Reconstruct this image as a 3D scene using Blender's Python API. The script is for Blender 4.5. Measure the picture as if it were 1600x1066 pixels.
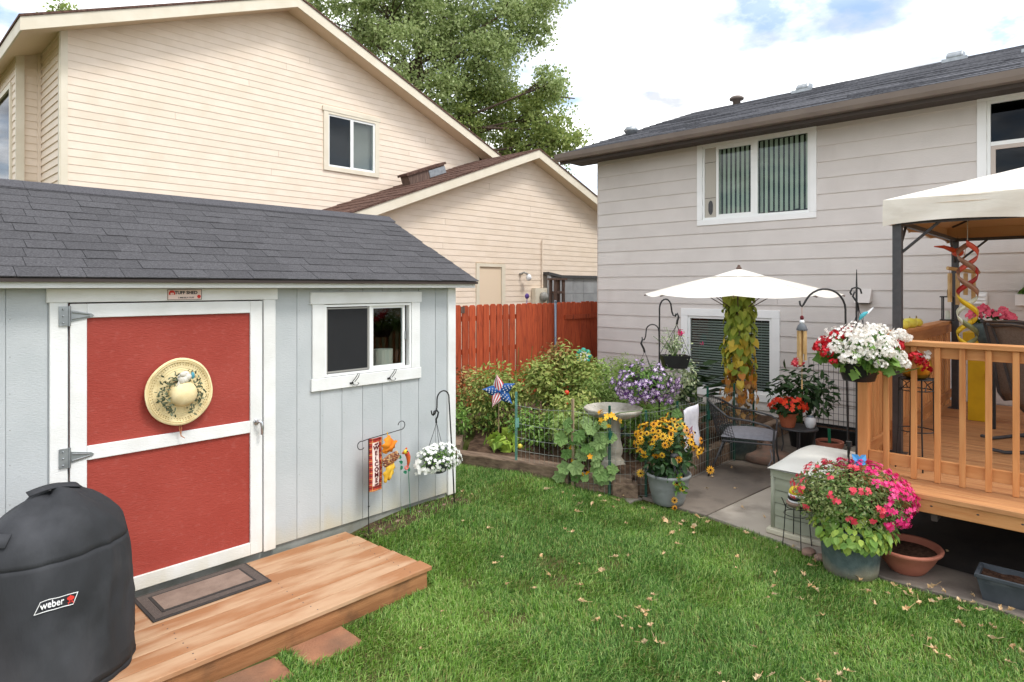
import bpy, bmesh, math, random
import numpy as np
from mathutils import Vector, Matrix
random.seed(7); np.random.seed(7)
sc = bpy.context.scene
for o in list(bpy.data.objects): bpy.data.objects.remove(o)
COL = sc.collection
R = math.radians
# ------------------------------------------------------------ camera
cam_d = bpy.data.cameras.new('camera'); cam = bpy.data.objects.new('camera', cam_d); COL.objects.link(cam)
cam_d.sensor_width = 36.0; cam_d.lens = 22.275; cam_d.shift_y = -0.0525
cam_d.clip_start = 0.05; cam_d.clip_end = 3000
cam.location = (0, 0, 2.12); cam.rotation_euler = (R(90), 0, R(-46.64))
sc.camera = cam
# ------------------------------------------------------------ world: broken bright cloud over a blue sky
SUN_DIR = Vector((0.12, -0.62, 0.95)).normalized()
w = bpy.data.worlds.new('World'); sc.world = w; w.use_nodes = True
nt = w.node_tree; nt.nodes.clear()
def N(t, **k):
    n = nt.nodes.new(t)
    for a, b in k.items(): setattr(n, a, b)
    return n
out = N('ShaderNodeOutputWorld'); mix = N('ShaderNodeMixShader')
bg1 = N('ShaderNodeBackground'); bg2 = N('ShaderNodeBackground')
sky = N('ShaderNodeTexSky', sky_type='NISHITA'); sky.sun_disc = False
sky.sun_elevation = math.asin(SUN_DIR.z); sky.sun_rotation = math.atan2(SUN_DIR.x, SUN_DIR.y)
sky.dust_density = 0.6
nt.links.new(sky.outputs[0], bg1.inputs[0]); bg1.inputs[1].default_value = 0.15
tc = N('ShaderNodeTexCoord'); sep = N('ShaderNodeSeparateXYZ'); nt.links.new(tc.outputs['Generated'], sep.inputs[0])
za = N('ShaderNodeMath', operation='MAXIMUM'); nt.links.new(sep.outputs[2], za.inputs[0]); za.inputs[1].default_value = 0.0
zb = N('ShaderNodeMath', operation='ADD'); nt.links.new(za.outputs[0], zb.inputs[0]); zb.inputs[1].default_value = 0.16
dx = N('ShaderNodeMath', operation='DIVIDE'); dy = N('ShaderNodeMath', operation='DIVIDE')
nt.links.new(sep.outputs[0], dx.inputs[0]); nt.links.new(zb.outputs[0], dx.inputs[1])
nt.links.new(sep.outputs[1], dy.inputs[0]); nt.links.new(zb.outputs[0], dy.inputs[1])
cmb = N('ShaderNodeCombineXYZ'); nt.links.new(dx.outputs[0], cmb.inputs[0]); nt.links.new(dy.outputs[0], cmb.inputs[1]); cmb.inputs[2].default_value = 3.7
n1 = N('ShaderNodeTexNoise'); n1.inputs['Scale'].default_value = 2.1; n1.inputs['Detail'].default_value = 9; n1.inputs['Roughness'].default_value = 0.6
nt.links.new(cmb.outputs[0], n1.inputs['Vector'])
rmp = N('ShaderNodeMapRange'); rmp.inputs[1].default_value = 0.37; rmp.inputs[2].default_value = 0.55; rmp.inputs[3].default_value = 0.15; rmp.inputs[4].default_value = 1.0
rmp.clamp = True; nt.links.new(n1.outputs[0], rmp.inputs[0])
n2 = N('ShaderNodeTexNoise'); n2.inputs['Scale'].default_value = 3.2; n2.inputs['Detail'].default_value = 8
nt.links.new(cmb.outputs[0], n2.inputs['Vector'])
cr = N('ShaderNodeValToRGB'); cr.color_ramp.elements[0].position = 0.34; cr.color_ramp.elements[0].color = (0.36, 0.375, 0.40, 1)
cr.color_ramp.elements[1].position = 0.56; cr.color_ramp.elements[1].color = (1.0, 1.0, 1.0, 1)
nt.links.new(n2.outputs[0], cr.inputs[0]); nt.links.new(cr.outputs[0], bg2.inputs[0]); bg2.inputs[1].default_value = 1.45
nt.links.new(rmp.outputs[0], mix.inputs[0]); nt.links.new(bg1.outputs[0], mix.inputs[1]); nt.links.new(bg2.outputs[0], mix.inputs[2])
nt.links.new(mix.outputs[0], out.inputs[0])
# ------------------------------------------------------------ sun, softened by cloud
sd = bpy.data.lights.new('sun', 'SUN'); sd.energy = 1.4; sd.angle = R(15); sd.color = (1, 0.97, 0.93)
sun = bpy.data.objects.new('sun', sd); COL.objects.link(sun); sun.rotation_euler = SUN_DIR.to_track_quat('Z', 'Y').to_euler()
vs = sc.view_settings; vs.view_transform = 'Standard'; vs.look = 'None'; vs.exposure = 0.76; vs.gamma = 1
vs.use_curve_mapping = False
# ------------------------------------------------------------ materials
def S(r, g, b):
    f = lambda c: (c/255/12.92 if c/255 <= .04045 else ((c/255+.055)/1.055)**2.4)
    return (f(r), f(g), f(b), 1)
MATS = {}
def mat(name, c, rough=.65, c2=None, ns=6., st=(1,1,1), lo=.35, hi=.65, bump=0., bs=60., bst=(1,1,1), metal=0., rand=0., island=False, transl=0., c3=None, spec=.35, dirt=None, dirtz=None):
    """noise-mixed two-colour principled material in object space; rand = per-object brightness spread; island = colours per mesh island"""
    m = bpy.data.materials.new(name); m.use_nodes = True; t = m.node_tree; nd = t.nodes; L = t.links.new
    p = nd['Principled BSDF']; p.inputs['Roughness'].default_value = rough; p.inputs['Metallic'].default_value = metal
    p.inputs['Specular IOR Level'].default_value = spec
    tcn = nd.new('ShaderNodeTexCoord')
    def noise(scale, stretch, detail=5):
        mp = nd.new('ShaderNodeMapping'); mp.inputs['Scale'].default_value = stretch; L(tcn.outputs['Object'], mp.inputs[0])
        if rand or True:
            oi = nd.new('ShaderNodeObjectInfo'); ml = nd.new('ShaderNodeVectorMath'); ml.operation = 'SCALE'; ml.inputs[0].default_value = (17.3, 9.1, 13.7)
            L(oi.outputs['Random'], ml.inputs['Scale']); L(ml.outputs[0], mp.inputs['Location'])
        n = nd.new('ShaderNodeTexNoise'); n.inputs['Scale'].default_value = scale; n.inputs['Detail'].default_value = detail; L(mp.outputs[0], n.inputs['Vector']); return n
    col = None
    if c2 is not None:
        rp = nd.new('ShaderNodeValToRGB'); e = rp.color_ramp.elements
        if island:
            g = nd.new('ShaderNodeNewGeometry'); oi_ = nd.new('ShaderNodeObjectInfo'); ad_ = nd.new('ShaderNodeMath'); ad_.operation = 'ADD'; L(g.outputs['Random Per Island'], ad_.inputs[0]); L(oi_.outputs['Random'], ad_.inputs[1]); fr_ = nd.new('ShaderNodeMath'); fr_.operation = 'FRACT'; L(ad_.outputs[0], fr_.inputs[0]); L(fr_.outputs[0], rp.inputs[0]); e[0].position = 0; e[1].position = 1
        else:
            L(noise(ns, st).outputs[0], rp.inputs[0]); e[0].position = lo; e[1].position = hi
        e[0].color = c; e[1].color = c2
        if c3 is not None:
            k = e.new(.5*(e[0].position+e[1].position)); k.color = c2; rp.color_ramp.elements[2].color = c3
        col = rp.outputs[0]
    if dirt is not None:
        mx = nd.new('ShaderNodeMix'); mx.data_type = 'RGBA'; nn = noise(dirt[1], dirt[2] if len(dirt) > 2 else (1,1,1), 7)
        mr = nd.new('ShaderNodeMapRange'); mr.inputs[1].default_value = dirt[3] if len(dirt) > 3 else .52; mr.inputs[2].default_value = (dirt[3] if len(dirt) > 3 else .52)+.16; mr.inputs[4].default_value = dirt[4] if len(dirt) > 4 else .7
        L(nn.outputs[0], mr.inputs[0]); L(mr.outputs[0], mx.inputs[0])
        if col: L(col, mx.inputs[6])
        else: mx.inputs[6].default_value = c
        mx.inputs[7].default_value = dirt[0]; col = mx.outputs[2]
    if dirtz is not None:   # splash stain: colour, height, fade
        mx = nd.new('ShaderNodeMix'); mx.data_type = 'RGBA'; sx = nd.new('ShaderNodeSeparateXYZ'); L(tcn.outputs['Object'], sx.inputs[0])
        nn = noise(7, (1,1,.4), 6); ad = nd.new('ShaderNodeMath'); ad.operation = 'MULTIPLY_ADD'; L(nn.outputs[0], ad.inputs[0]); ad.inputs[1].default_value = dirtz[2]*1.2; L(sx.outputs[2], ad.inputs[2])
        mr = nd.new('ShaderNodeMapRange'); mr.inputs[1].default_value = dirtz[1]+dirtz[2]*1.2; mr.inputs[2].default_value = dirtz[1]+dirtz[2]*.3; mr.inputs[4].default_value = dirtz[3]; L(ad.outputs[0], mr.inputs[0]); L(mr.outputs[0], mx.inputs[0])
        if col: L(col, mx.inputs[6])
        else: mx.inputs[6].default_value = c
        mx.inputs[7].default_value = dirtz[0]; col = mx.outputs[2]
    if rand:
        oi = nd.new('ShaderNodeObjectInfo'); mr = nd.new('ShaderNodeMapRange'); mr.inputs[3].default_value = 1-rand; mr.inputs[4].default_value = 1+rand
        L(oi.outputs['Random'], mr.inputs[0]); hs = nd.new('ShaderNodeHueSaturation'); L(mr.outputs[0], hs.inputs['Value'])
        if col: L(col, hs.inputs['Color'])
        else: hs.inputs['Color'].default_value = c
        col = hs.outputs[0]
    if col: L(col, p.inputs['Base Color'])
    else: p.inputs['Base Color'].default_value = c
    if bump:
        b = nd.new('ShaderNodeBump'); b.inputs['Strength'].default_value = bump; b.inputs['Distance'].default_value = .01
        L(noise(bs, bst, 4).outputs[0], b.inputs['Height']); L(b.outputs[0], p.inputs['Normal'])
    if transl:
        tr = nd.new('ShaderNodeBsdfTranslucent'); mxs = nd.new('ShaderNodeMixShader'); mxs.inputs[0].default_value = transl
        if col: L(col, tr.inputs[0])
        else: tr.inputs[0].default_value = c
        o = nd['Material Output']; L(p.outputs[0], mxs.inputs[1]); L(tr.outputs[0], mxs.inputs[2]); L(mxs.outputs[0], o.inputs[0])
    MATS[name] = m; return m
def glass_mat(name, tint=(.9,.95,.93,1), clear=.93):
    m = bpy.data.materials.new(name); m.use_nodes = True; t = m.node_tree; nd = t.nodes; L = t.links.new
    nd.remove(nd['Principled BSDF']); g = nd.new('ShaderNodeBsdfGlossy'); g.inputs['Roughness'].default_value = .015; g.inputs['Color'].default_value = (.95,.97,1,1)
    tr = nd.new('ShaderNodeBsdfTransparent'); tr.inputs[0].default_value = tuple(clear*x for x in tint[:3])+(1,)
    fr = nd.new('ShaderNodeFresnel'); fr.inputs[0].default_value = 1.5
    a = nd.new('ShaderNodeMath'); a.operation = 'MULTIPLY_ADD'; a.inputs[1].default_value = .5; a.inputs[2].default_value = .0; L(fr.outputs[0], a.inputs[0])
    mx = nd.new('ShaderNodeMixShader'); L(a.outputs[0], mx.inputs[0]); L(tr.outputs[0], mx.inputs[1]); L(g.outputs[0], mx.inputs[2])
    L(mx.outputs[0], nd['Material Output'].inputs[0]); MATS[name] = m; return m
# painted and natural surfaces
mat('shed_grey', S(188,192,193), .7, S(180,185,186), 3, bump=.3, bs=42, bst=(1,1,5.5), dirtz=(S(190,180,148), .2, .28, .75))
mat('shed_white', S(232,233,231), .6, S(222,222,218), 4, bump=.22, bs=42, bst=(1,1,5), dirtz=(S(206,194,162), .17, .3, .7))
mat('shed_red', S(152,56,44), .62, S(166,70,58), 2.2, lo=.3, hi=.7, bump=.38, bs=40, bst=(1,1,6), dirt=(S(182,104,94), 26, (1,1,1.6), .56, .22))
mat('shingle', S(68,67,69), .95, S(90,89,91), 90, rand=.1, bump=.5, bs=220, spec=.15)
mat('ridge_shingle', S(74,73,76), .95, S(92,91,94), 90, bump=.5, bs=220, spec=.15)
mat('brown_shingle', S(76,56,50), .95, S(112,88,78), 22, bump=.8, bs=60, spec=.1, rand=.12)
mat('roof_asphalt', S(80,80,84), .95, S(104,104,108), 9, st=(.5,2.5,1), bump=.6, bs=60, spec=.12, rand=.14)
mat('drip_edge', S(62,52,48), .5)
mat('concrete', S(182,172,158), .85, S(154,144,131), 1.6, lo=.3, hi=.7, bump=.25, bs=90, dirt=(S(104,96,86), 2.2, (1,1,1), .5, .7))
mat('concrete_dark', S(138,127,115), .85, S(112,103,94), 1.8, lo=.3, hi=.7, bump=.25, bs=90, dirt=(S(88,80,72), 3.5, (1,1,1), .52, .7))
mat('foundation', S(150,150,142), .9, S(128,130,120), 6, bump=.3, bs=60, dirt=(S(112,108,90), 4))
mat('soil', S(92,74,60), 1, S(60,47,38), 14, bump=1, bs=45, spec=.05)
mat('pot_soil', S(58,42,34), 1, S(84,62,50), 40, bump=1, bs=90, spec=.05)
mat('ground_earth', S(70,78,44), 1, S(96,86,58), .6, spec=.05)
mat('lawn_earth', S(66,80,32), 1, S(84,80,50), 2.5, bump=.6, bs=50, spec=.05, dirt=(S(96,80,62), 1.6, (1,1,1), .6, .9))
mat('cream', S(231,215,197), .7, S(225,208,188), 2.5, bump=.2, bs=26, bst=(1,6,6), rand=.022, dirt=(S(214,196,172), 1.4, (1.5,1,.35), .54, .35))
mat('cream_trim', S(222,213,194), .65, S(214,204,183), 3, bump=.1, bs=40)
mat('cream_soffit', S(224,204,178), .75)
mat('taupe', S(212,205,199), .7, S(206,199,193), 2.2, bump=.3, bs=30, bst=(5,1,6), rand=.03, dirt=(S(184,175,168), 1.3, (1,1.6,.35), .56, .25))
mat('taupe_trim', S(190,178,168), .7)
mat('white_trim', S(240,240,238), .5, S(234,234,232), 3)
mat('white_vinyl', S(236,237,234), .35)
mat('gutter_brown', S(120,108,99), .4, S(112,100,92), 3)
mat('soffit_brown', S(72,64,60), .7)
mat('redwood', S(188,86,49), .75, S(164,69,41), 5, st=(9,9,.8), bump=.4, bs=25, bst=(6,6,.5), rand=.16, dirt=(S(96,38,26), 6, (3,3,.6), .55, .6))
mat('galv', S(168,172,174), .42, S(146,150,152), 14, metal=.75)
mat('aluminium', S(196,198,200), .3, metal=.8)
mat('steel_blue', S(126,138,150), .4, metal=.5)
mat('iron', S(30,30,31), .5, S(42,40,39), 30)
mat('dark_metal', S(62,62,64), .45, S(72,71,72), 20)
mat('cedar', S(208,152,98), .6, S(186,124,72), 4, st=(5,.7,5), lo=.3, hi=.7, bump=.15, bs=30, bst=(4,.5,4), rand=.1)
mat('cedar_v', S(208,148,92), .6, S(186,120,68), 4, st=(6,6,.6), lo=.3, hi=.7, bump=.15, bs=30, bst=(5,5,.5), rand=.1)
mat('cedar_x', S(202,142,88), .6, S(180,114,64), 4, st=(.6,6,6), lo=.3, hi=.7, bump=.15, bs=30, bst=(.5,5,5), rand=.1)
mat('cedar_floor', S(206,152,102), .6, S(176,118,74), 4, st=(7,.6,5), lo=.3, hi=.72, bump=.2, bs=30, bst=(5,.5,5), rand=.09, dirt=(S(150,102,66), 3, (5,.6,1), .56, .6))
mat('platform_dry', S(188,153,121), .75, S(181,145,112), 5, st=(.5,6,6), bump=.2, bs=40, bst=(.5,6,6), rand=.03, dirt=(S(158,108,70), 1.1, (1.5,5.5,1), .43, .9))
mat('platform_side', S(168,118,78), .75, S(140,94,58), 5, st=(.5,6,6), bump=.3, bs=40, bst=(.5,6,6), dirt=(S(80,58,42), 4, (1,1,1), .55, .7))
mat('timber', S(140,118,98), .9, S(98,80,66), 6, st=(5,.6,5), bump=.7, bs=30, bst=(5,.5,5), rand=.1, dirt=(S(66,54,46), 3, (1,1,1), .54, .7))
mat('paver', S(160,112,82), .9, S(136,94,70), 5, bump=.6, bs=60, dirt=(S(110,84,66), 3))
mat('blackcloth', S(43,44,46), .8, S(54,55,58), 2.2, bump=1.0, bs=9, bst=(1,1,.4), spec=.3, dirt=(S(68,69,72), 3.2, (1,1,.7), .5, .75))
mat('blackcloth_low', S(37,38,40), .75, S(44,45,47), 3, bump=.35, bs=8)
mat('print_white', S(232,232,230), .6)
mat('print_red', S(206,52,40), .6)
mat('print_black', S(24,24,24), .6)
mat('print_maroon', S(96,28,34), .8)
mat('mat_dark', S(58,54,52), .95, S(66,62,59), 60, bump=.5, bs=200)
mat('mat_rib', S(98,88,82), .95, S(88,79,73), 60, bump=.6, bs=200)
mat('mat_tan', S(152,132,118), .95, S(134,115,102), 12, bump=.7, bs=250)
mat('straw', S(240,224,178), 1, S(228,208,158), 20, bump=.15, bs=160, spec=.05)
mat('straw_dark', S(160,128,66), .9)
mat('eucalyptus', S(58,64,44), .8, S(96,104,78), island=True, c3=S(120,128,104), transl=.1)
mat('ribbon', S(222,218,206), .6, S(200,194,180), 20)
mat('ribbon_blue', S(80,150,166), .5)
mat('twine', S(176,116,78), .9)
mat('plaid', S(168,52,44), .9, S(196,76,60), 30)
mat('plaid_dark', S(92,30,28), .9)
mat('plaid_gold', S(214,160,90), .9)
mat('flag_cream', S(238,214,204), .9)
mat('orange_cloth', S(238,150,42), .75, S(226,116,30), 9, transl=.2)
mat('yellow_cloth', S(238,196,70), .75, S(222,172,48), 9, transl=.2)
mat('corn', S(112,58,50), .6, S(170,110,70), island=True, c3=S(220,186,130))
mat('plastic_dark', S(60,63,68), .45, S(70,73,78), 6)
mat('plastic_black', S(26,27,28), .4, S(34,35,36), 10)
mat('white_petal', S(246,246,240), .6, S(232,234,226), island=True, transl=.25)
mat('geranium_white', S(250,248,242), .6, S(240,232,222), island=True, transl=.25)
mat('geranium_red', S(186,14,32), .5, S(206,24,40), island=True, c3=S(150,8,26), transl=.15)
mat('begonia_red', S(216,46,24), .5, S(236,74,34), island=True, c3=S(190,26,18), transl=.15)
mat('pink_petal', S(214,24,110), .5, S(232,54,128), island=True, c3=S(238,88,150), transl=.2)
mat('coral_petal', S(222,60,84), .5, S(234,92,106), island=True, transl=.2)
mat('purple_petal', S(84,36,108), .5, S(108,56,136), island=True, c3=S(66,26,92), transl=.15)
mat('lilac_petal', S(232,216,234), .5, S(206,184,212), island=True, transl=.2)
mat('susan_petal', S(240,176,28), .55, S(246,196,54), island=True, c3=S(228,150,20), transl=.2)
mat('susan_eye', S(60,30,14), .9)
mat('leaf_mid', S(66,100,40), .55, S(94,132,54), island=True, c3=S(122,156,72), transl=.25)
mat('leaf_dark', S(32,58,28), .5, S(48,78,38), island=True, c3=S(64,96,50), transl=.2)
mat('leaf_lime', S(150,178,66), .5, S(176,196,86), island=True, c3=S(120,158,62), transl=.25)
mat('leaf_limegreen', S(112,150,60), .5, S(140,172,84), island=True, c3=S(92,134,56), transl=.25)
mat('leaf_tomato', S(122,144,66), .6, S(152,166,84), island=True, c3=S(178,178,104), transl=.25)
mat('leaf_dry', S(150,116,70), .8, S(176,140,88), island=True, c3=S(118,86,54), transl=.15)
mat('leaf_fern', S(124,154,72), .6, S(152,178,96), island=True, c3=S(176,194,118), transl=.3)
mat('leaf_squash', S(116,148,80), .6, S(146,172,110), island=True, c3=S(92,128,62), transl=.25, bump=.6, bs=50)
mat('leaf_cabbage', S(70,98,92), .55, S(92,120,112), island=True, c3=S(56,82,76), transl=.1)
mat('leaf_varieg', S(150,166,120), .55, S(196,204,166), island=True, c3=S(92,124,68), transl=.25)
mat('leaf_vine_green', S(132,156,56), .5, S(156,172,66), island=True, c3=S(184,188,80), transl=.25)
mat('leaf_vine_yellow', S(216,190,70), .5, S(226,198,80), island=True, c3=S(176,156,52), transl=.25)
mat('leaf_vine_orange', S(214,150,52), .55, S(196,128,56), island=True, c3=S(168,112,66), transl=.2)
mat('leaf_fuchsia', S(96,118,58), .55, S(142,150,92), island=True, c3=S(72,98,44), transl=.2)
mat('leaf_tree', S(134,154,92), .5, S(160,176,114), island=True, c3=S(186,198,142), transl=.45)
mat('leaf_tree_light', S(146,162,88), .55, S(168,180,106), island=True, c3=S(124,148,78), transl=.45)
mat('bark', S(104,88,74), .95, S(70,58,50), 8, st=(3,3,.6), bump=.8, bs=14)
mat('stem_green', S(92,118,54), .7, S(72,98,44), 20)
mat('stem_brown', S(122,98,66), .8)
mat('fallen_leaf', S(222,198,160), .85, S(196,158,108), 30, rand=.2, transl=.1)
mat('grass', S(38,78,18), .5, S(80,126,40), island=True, c3=S(146,178,100), transl=.35, spec=.3)
mat('grass_light', S(80,122,32), .5, S(122,164,58), island=True, c3=S(176,198,120), transl=.35, spec=.3)
mat('grass_dry', S(150,150,84), .7, S(176,168,110), island=True, transl=.3)
mat('terracotta', S(184,104,70), .8, S(166,90,60), 8, bump=.15, bs=60)
mat('terracotta_pink', S(178,112,90), .7, S(164,100,80), 5, bump=.1, bs=60)
mat('pot_grey', S(138,141,140), .6, S(124,127,126), 6, dirt=(S(96,98,96), 5, (1,1,2), .58, .5))
mat('pot_slate', S(66,80,80), .55, S(84,98,96), 20, bump=.3, bs=80, dirtz=(S(158,146,122), .02, .16, .8))
mat('trough_black', S(62,67,72), .55, S(76,81,86), 10, dirt=(S(110,114,116), 8, (1,1,3), .57, .5))
mat('box_sage', S(160,162,144), .55, S(152,154,136), 3)
mat('box_lid', S(218,217,208), .5, S(208,207,198), 5)
mat('box_base', S(196,190,168), .6)
mat('umbrella', S(240,236,228), .75, S(230,225,214), 3, transl=.22, bump=.35, bs=5)
mat('umbrella_trim', S(168,112,62), .8)
mat('canopy', S(238,232,220), .8, S(228,220,206), 2.5, bump=.6, bs=5, bst=(1,1,3), transl=.12, dirt=(S(206,196,180), 3, (1,1,2), .56, .5))
mat('canopy_under', S(216,180,138), .85, transl=.2)
mat('green_post', S(24,78,64), .5, S(34,90,76), 10)
mat('teal_post', S(110,160,146), .55, S(96,146,132), 10)
mat('wire', S(168,174,168), .45, metal=.4)
mat('wire_black', S(44,44,46), .5)
mat('wood_stake', S(168,148,118), .85, S(148,126,98), 8, st=(4,4,.5))
mat('bath_stone', S(186,180,168), .85, S(160,154,140), 9, bump=.5, bs=50, dirt=(S(120,116,96), 5))
mat('cushion', S(126,126,132), .9, S(116,116,122), 30, bump=.3, bs=120)
mat('sling', S(118,104,92), .85, S(104,91,80), 60, bump=.4, bs=200)
mat('chair_cushion', S(186,174,160), .9)
mat('white_ceramic', S(228,230,232), .25)
mat('towel', S(224,224,230), .9, S(206,206,216), 14, bump=.4, bs=80)
mat('towel_print', S(140,86,104), .9)
mat('bamboo', S(204,172,122), .6, S(182,146,94), 14)
mat('dark_ground', S(50,46,43), .9, S(66,60,55), 3, bump=.3, bs=40, dirt=(S(64,58,52), 3, (1,1,1), .56, .6))  # dark brown-grey for the ground beneath the deck
mat('chime_cap', S(96,100,104), .6)
mat('gold', S(196,150,50), .28, S(176,128,38), 6, metal=.7)
mat('gourd', S(226,206,84), .45, S(206,190,70), 7)
mat('yellow_paint', S(222,178,20), .5, S(210,166,18), 6)
mat('rose', S(226,84,110), .6, S(236,112,132), island=True, c3=S(206,60,90))
mat('spin_coral', S(214,96,78), .35, metal=.3); mat('spin_red', S(168,44,38), .35, metal=.3); mat('spin_brown', S(150,112,90), .35, metal=.3)
mat('spin_cream', S(214,214,190), .35, metal=.2); mat('spin_yellow', S(218,180,40), .35, metal=.3); mat('spin_green', S(124,126,84), .35, metal=.3)
mat('flag_blue', S(30,84,150), .45); mat('flag_red', S(206,58,70), .5); mat('flag_white', S(238,238,238), .5)
mat('teal_glass', S(52,156,136), .4); mat('hummer', S(70,160,170), .3); mat('butterfly', S(70,140,196), .4)
mat('tomato', S(206,62,30), .3); mat('bee_yellow', S(228,204,52), .4)
mat('lizard_orange', S(206,96,40), .5, S(196,70,56), 20); mat('lizard_yellow', S(220,190,56), .5); mat('metal_green', S(24,104,72), .45); mat('coral_pink', S(224,112,98), .5)
mat('stone', S(150,120,104), .9, S(128,112,100), 8, bump=.5, bs=40)
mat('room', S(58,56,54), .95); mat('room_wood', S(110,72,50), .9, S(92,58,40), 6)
mat('screen_mesh', S(52,53,55), .7); mat('blind_green', S(214,218,200), .7); mat('blind_white', S(164,164,161), .6)
mat('roll', S(206,200,190), .9); mat('shade_blind', S(168,160,158), .9)
mat('siding_grey', S(168,170,172), .8, S(150,152,154), 3)
mat('old_wood', S(112,92,82), .9, S(84,66,58), 8, st=(5,5,.6))
mat('meter_grey', S(150,148,142), .4); mat('pet_panel', S(178,172,160), .6); mat('dark_gap', S(20,20,21), .95)
mat('solar_glass', S(196,190,160), .3); mat('purple_thing', S(92,70,140), .6)
glass_mat('glass'); glass_mat('glass_dark', (.7,.75,.78,1), .6); glass_mat('glass_sky', (.55,.6,.66,1), .5)
# ------------------------------------------------------------ mesh helpers
class MB:
    def __init__(s): s.v = []; s.f = []; s.m = []; s.mi = 0
    def add(s, vs, fs):
        n = len(s.v); s.v += [tuple(v) for v in vs]; s.f += [tuple(i+n for i in f) for f in fs]; s.m += [s.mi]*len(fs); return s
    def box(s, a, b, rot=None, c=None):
        x0, y0, z0 = a; x1, y1, z1 = b
        vs = [(x0,y0,z0),(x1,y0,z0),(x1,y1,z0),(x0,y1,z0),(x0,y0,z1),(x1,y0,z1),(x1,y1,z1),(x0,y1,z1)]
        if rot is not None:
            c = Vector(c) if c is not None else Vector([(p+q)/2 for p, q in zip(a, b)])
            vs = [c+rot@(Vector(v)-c) for v in vs]
        return s.add(vs, [(0,3,2,1),(4,5,6,7),(0,1,5,4),(1,2,6,5),(2,3,7,6),(3,0,4,7)])
    def prism(s, poly, d):
        d = Vector(d); n = len(poly); vs = [Vector(p) for p in poly]+[Vector(p)+d for p in poly]
        fs = [tuple(range(n-1,-1,-1)), tuple(range(n,2*n))]+[(i,(i+1)%n,(i+1)%n+n,i+n) for i in range(n)]
        return s.add(vs, fs)
    def tube(s, pts, r, seg=6, cap=True):
        pts = [Vector(p) for p in pts]; n = len(pts); rs = r if isinstance(r, (list, tuple)) else [r]*n
        vs = []; up = Vector((.13,.27,1)).normalized()
        t0 = (pts[1]-pts[0]).normalized()
        if abs(t0.dot(up)) > .9: up = Vector((1,.2,.1)).normalized()
        a = t0.cross(up).normalized()
        for i, p in enumerate(pts):
            t = (pts[min(i+1,n-1)]-pts[max(i-1,0)]).normalized(); a = (a-t*a.dot(t))
            a = a.normalized() if a.length > 1e-6 else t.orthogonal().normalized(); b = t.cross(a)
            for k in range(seg):
                q = 2*math.pi*k/seg; vs.append(p+(a*math.cos(q)+b*math.sin(q))*rs[i])
        fs = [(i*seg+k, i*seg+(k+1)%seg, (i+1)*seg+(k+1)%seg, (i+1)*seg+k) for i in range(n-1) for k in range(seg)]
        if cap: fs += [tuple(range(seg-1,-1,-1)), tuple((n-1)*seg+k for k in range(seg))]
        return s.add(vs, fs)
    def lathe(s, prof, c=(0,0,0), seg=24, sx=1, sy=1, fn=None):
        vs = []; n = len(prof)
        for i, (r, z) in enumerate(prof):
            for k in range(seg):
                q = 2*math.pi*k/seg; rr = r*(fn(q, i) if fn else 1); vs.append((c[0]+rr*math.cos(q)*sx, c[1]+rr*math.sin(q)*sy, c[2]+z))
        fs = [(i*seg+k, i*seg+(k+1)%seg, (i+1)*seg+(k+1)%seg, (i+1)*seg+k) for i in range(n-1) for k in range(seg)]
        fs += [tuple(range(seg-1,-1,-1)), tuple((n-1)*seg+k for k in range(seg))]
        return s.add(vs, fs)
    def ball(s, c, r, seg=12, ring=7, rot=None):
        r = r if isinstance(r, (tuple, list)) else (r,r,r); vs = []
        for i in range(ring+1):
            a = math.pi*i/ring
            for k in range(seg):
                q = 2*math.pi*k/seg; v = Vector((r[0]*math.sin(a)*math.cos(q), r[1]*math.sin(a)*math.sin(q), r[2]*math.cos(a)))
                vs.append(Vector(c)+(rot@v if rot else v))
        return s.add(vs, [(i*seg+k, (i+1)*seg+k, (i+1)*seg+(k+1)%seg, i*seg+(k+1)%seg) for i in range(ring) for k in range(seg)])
    def grid(s, fn, nu, nv):
        vs = [fn(i/nu, j/nv) for i in range(nu+1) for j in range(nv+1)]
        return s.add(vs, [(i*(nv+1)+j, (i+1)*(nv+1)+j, (i+1)*(nv+1)+j+1, i*(nv+1)+j+1) for i in range(nu) for j in range(nv)])
    def build(s, name, m, parent=None, smooth=False, bevel=0, label=None, thick=0):
        me = bpy.data.meshes.new(name); me.from_pydata(s.v, [], s.f)
        ms = m if isinstance(m, (list, tuple)) else [m]
        for q in ms: me.materials.append(MATS[q])
        if len(ms) > 1: me.polygons.foreach_set('material_index', s.m)
        if smooth: me.polygons.foreach_set('use_smooth', [True]*len(me.polygons))
        if bevel:
            bm = bmesh.new(); bm.from_mesh(me); bmesh.ops.bevel(bm, geom=bm.edges[:], offset=bevel, segments=1, affect='EDGES', clamp_overlap=True); bm.to_mesh(me); bm.free()
        o = bpy.data.objects.new(name, me); COL.objects.link(o)
        if thick:
            md = o.modifiers.new('thickness', 'SOLIDIFY'); md.thickness = thick; md.offset = 0
        if smooth == 2:
            md = o.modifiers.new('smooth', 'SUBSURF'); md.levels = 1; md.render_levels = 1
        return put(o, parent, label)
def put(o, parent=None, label=None):
    if parent is not None:
        o.parent = parent; o.matrix_parent_inverse = Matrix.Translation(-Vector(parent.get('_at', (0,0,0)))) if not parent.get('_child') else Matrix()
        o['_child'] = 1
    if label: o['label'] = label
    return o
def tag(o, label, cat, group=None, kind=None):
    if label: o['label'] = label
    if cat: o['category'] = cat
    if group: o['group'] = group
    if kind: o['kind'] = kind
    return o
def thing(name, label, cat, at=(0,0,0), group=None):
    o = bpy.data.objects.new(name, None); COL.objects.link(o); o.location = at; o['_at'] = tuple(at); o.empty_display_size = .1
    return tag(o, label, cat, group)
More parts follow.
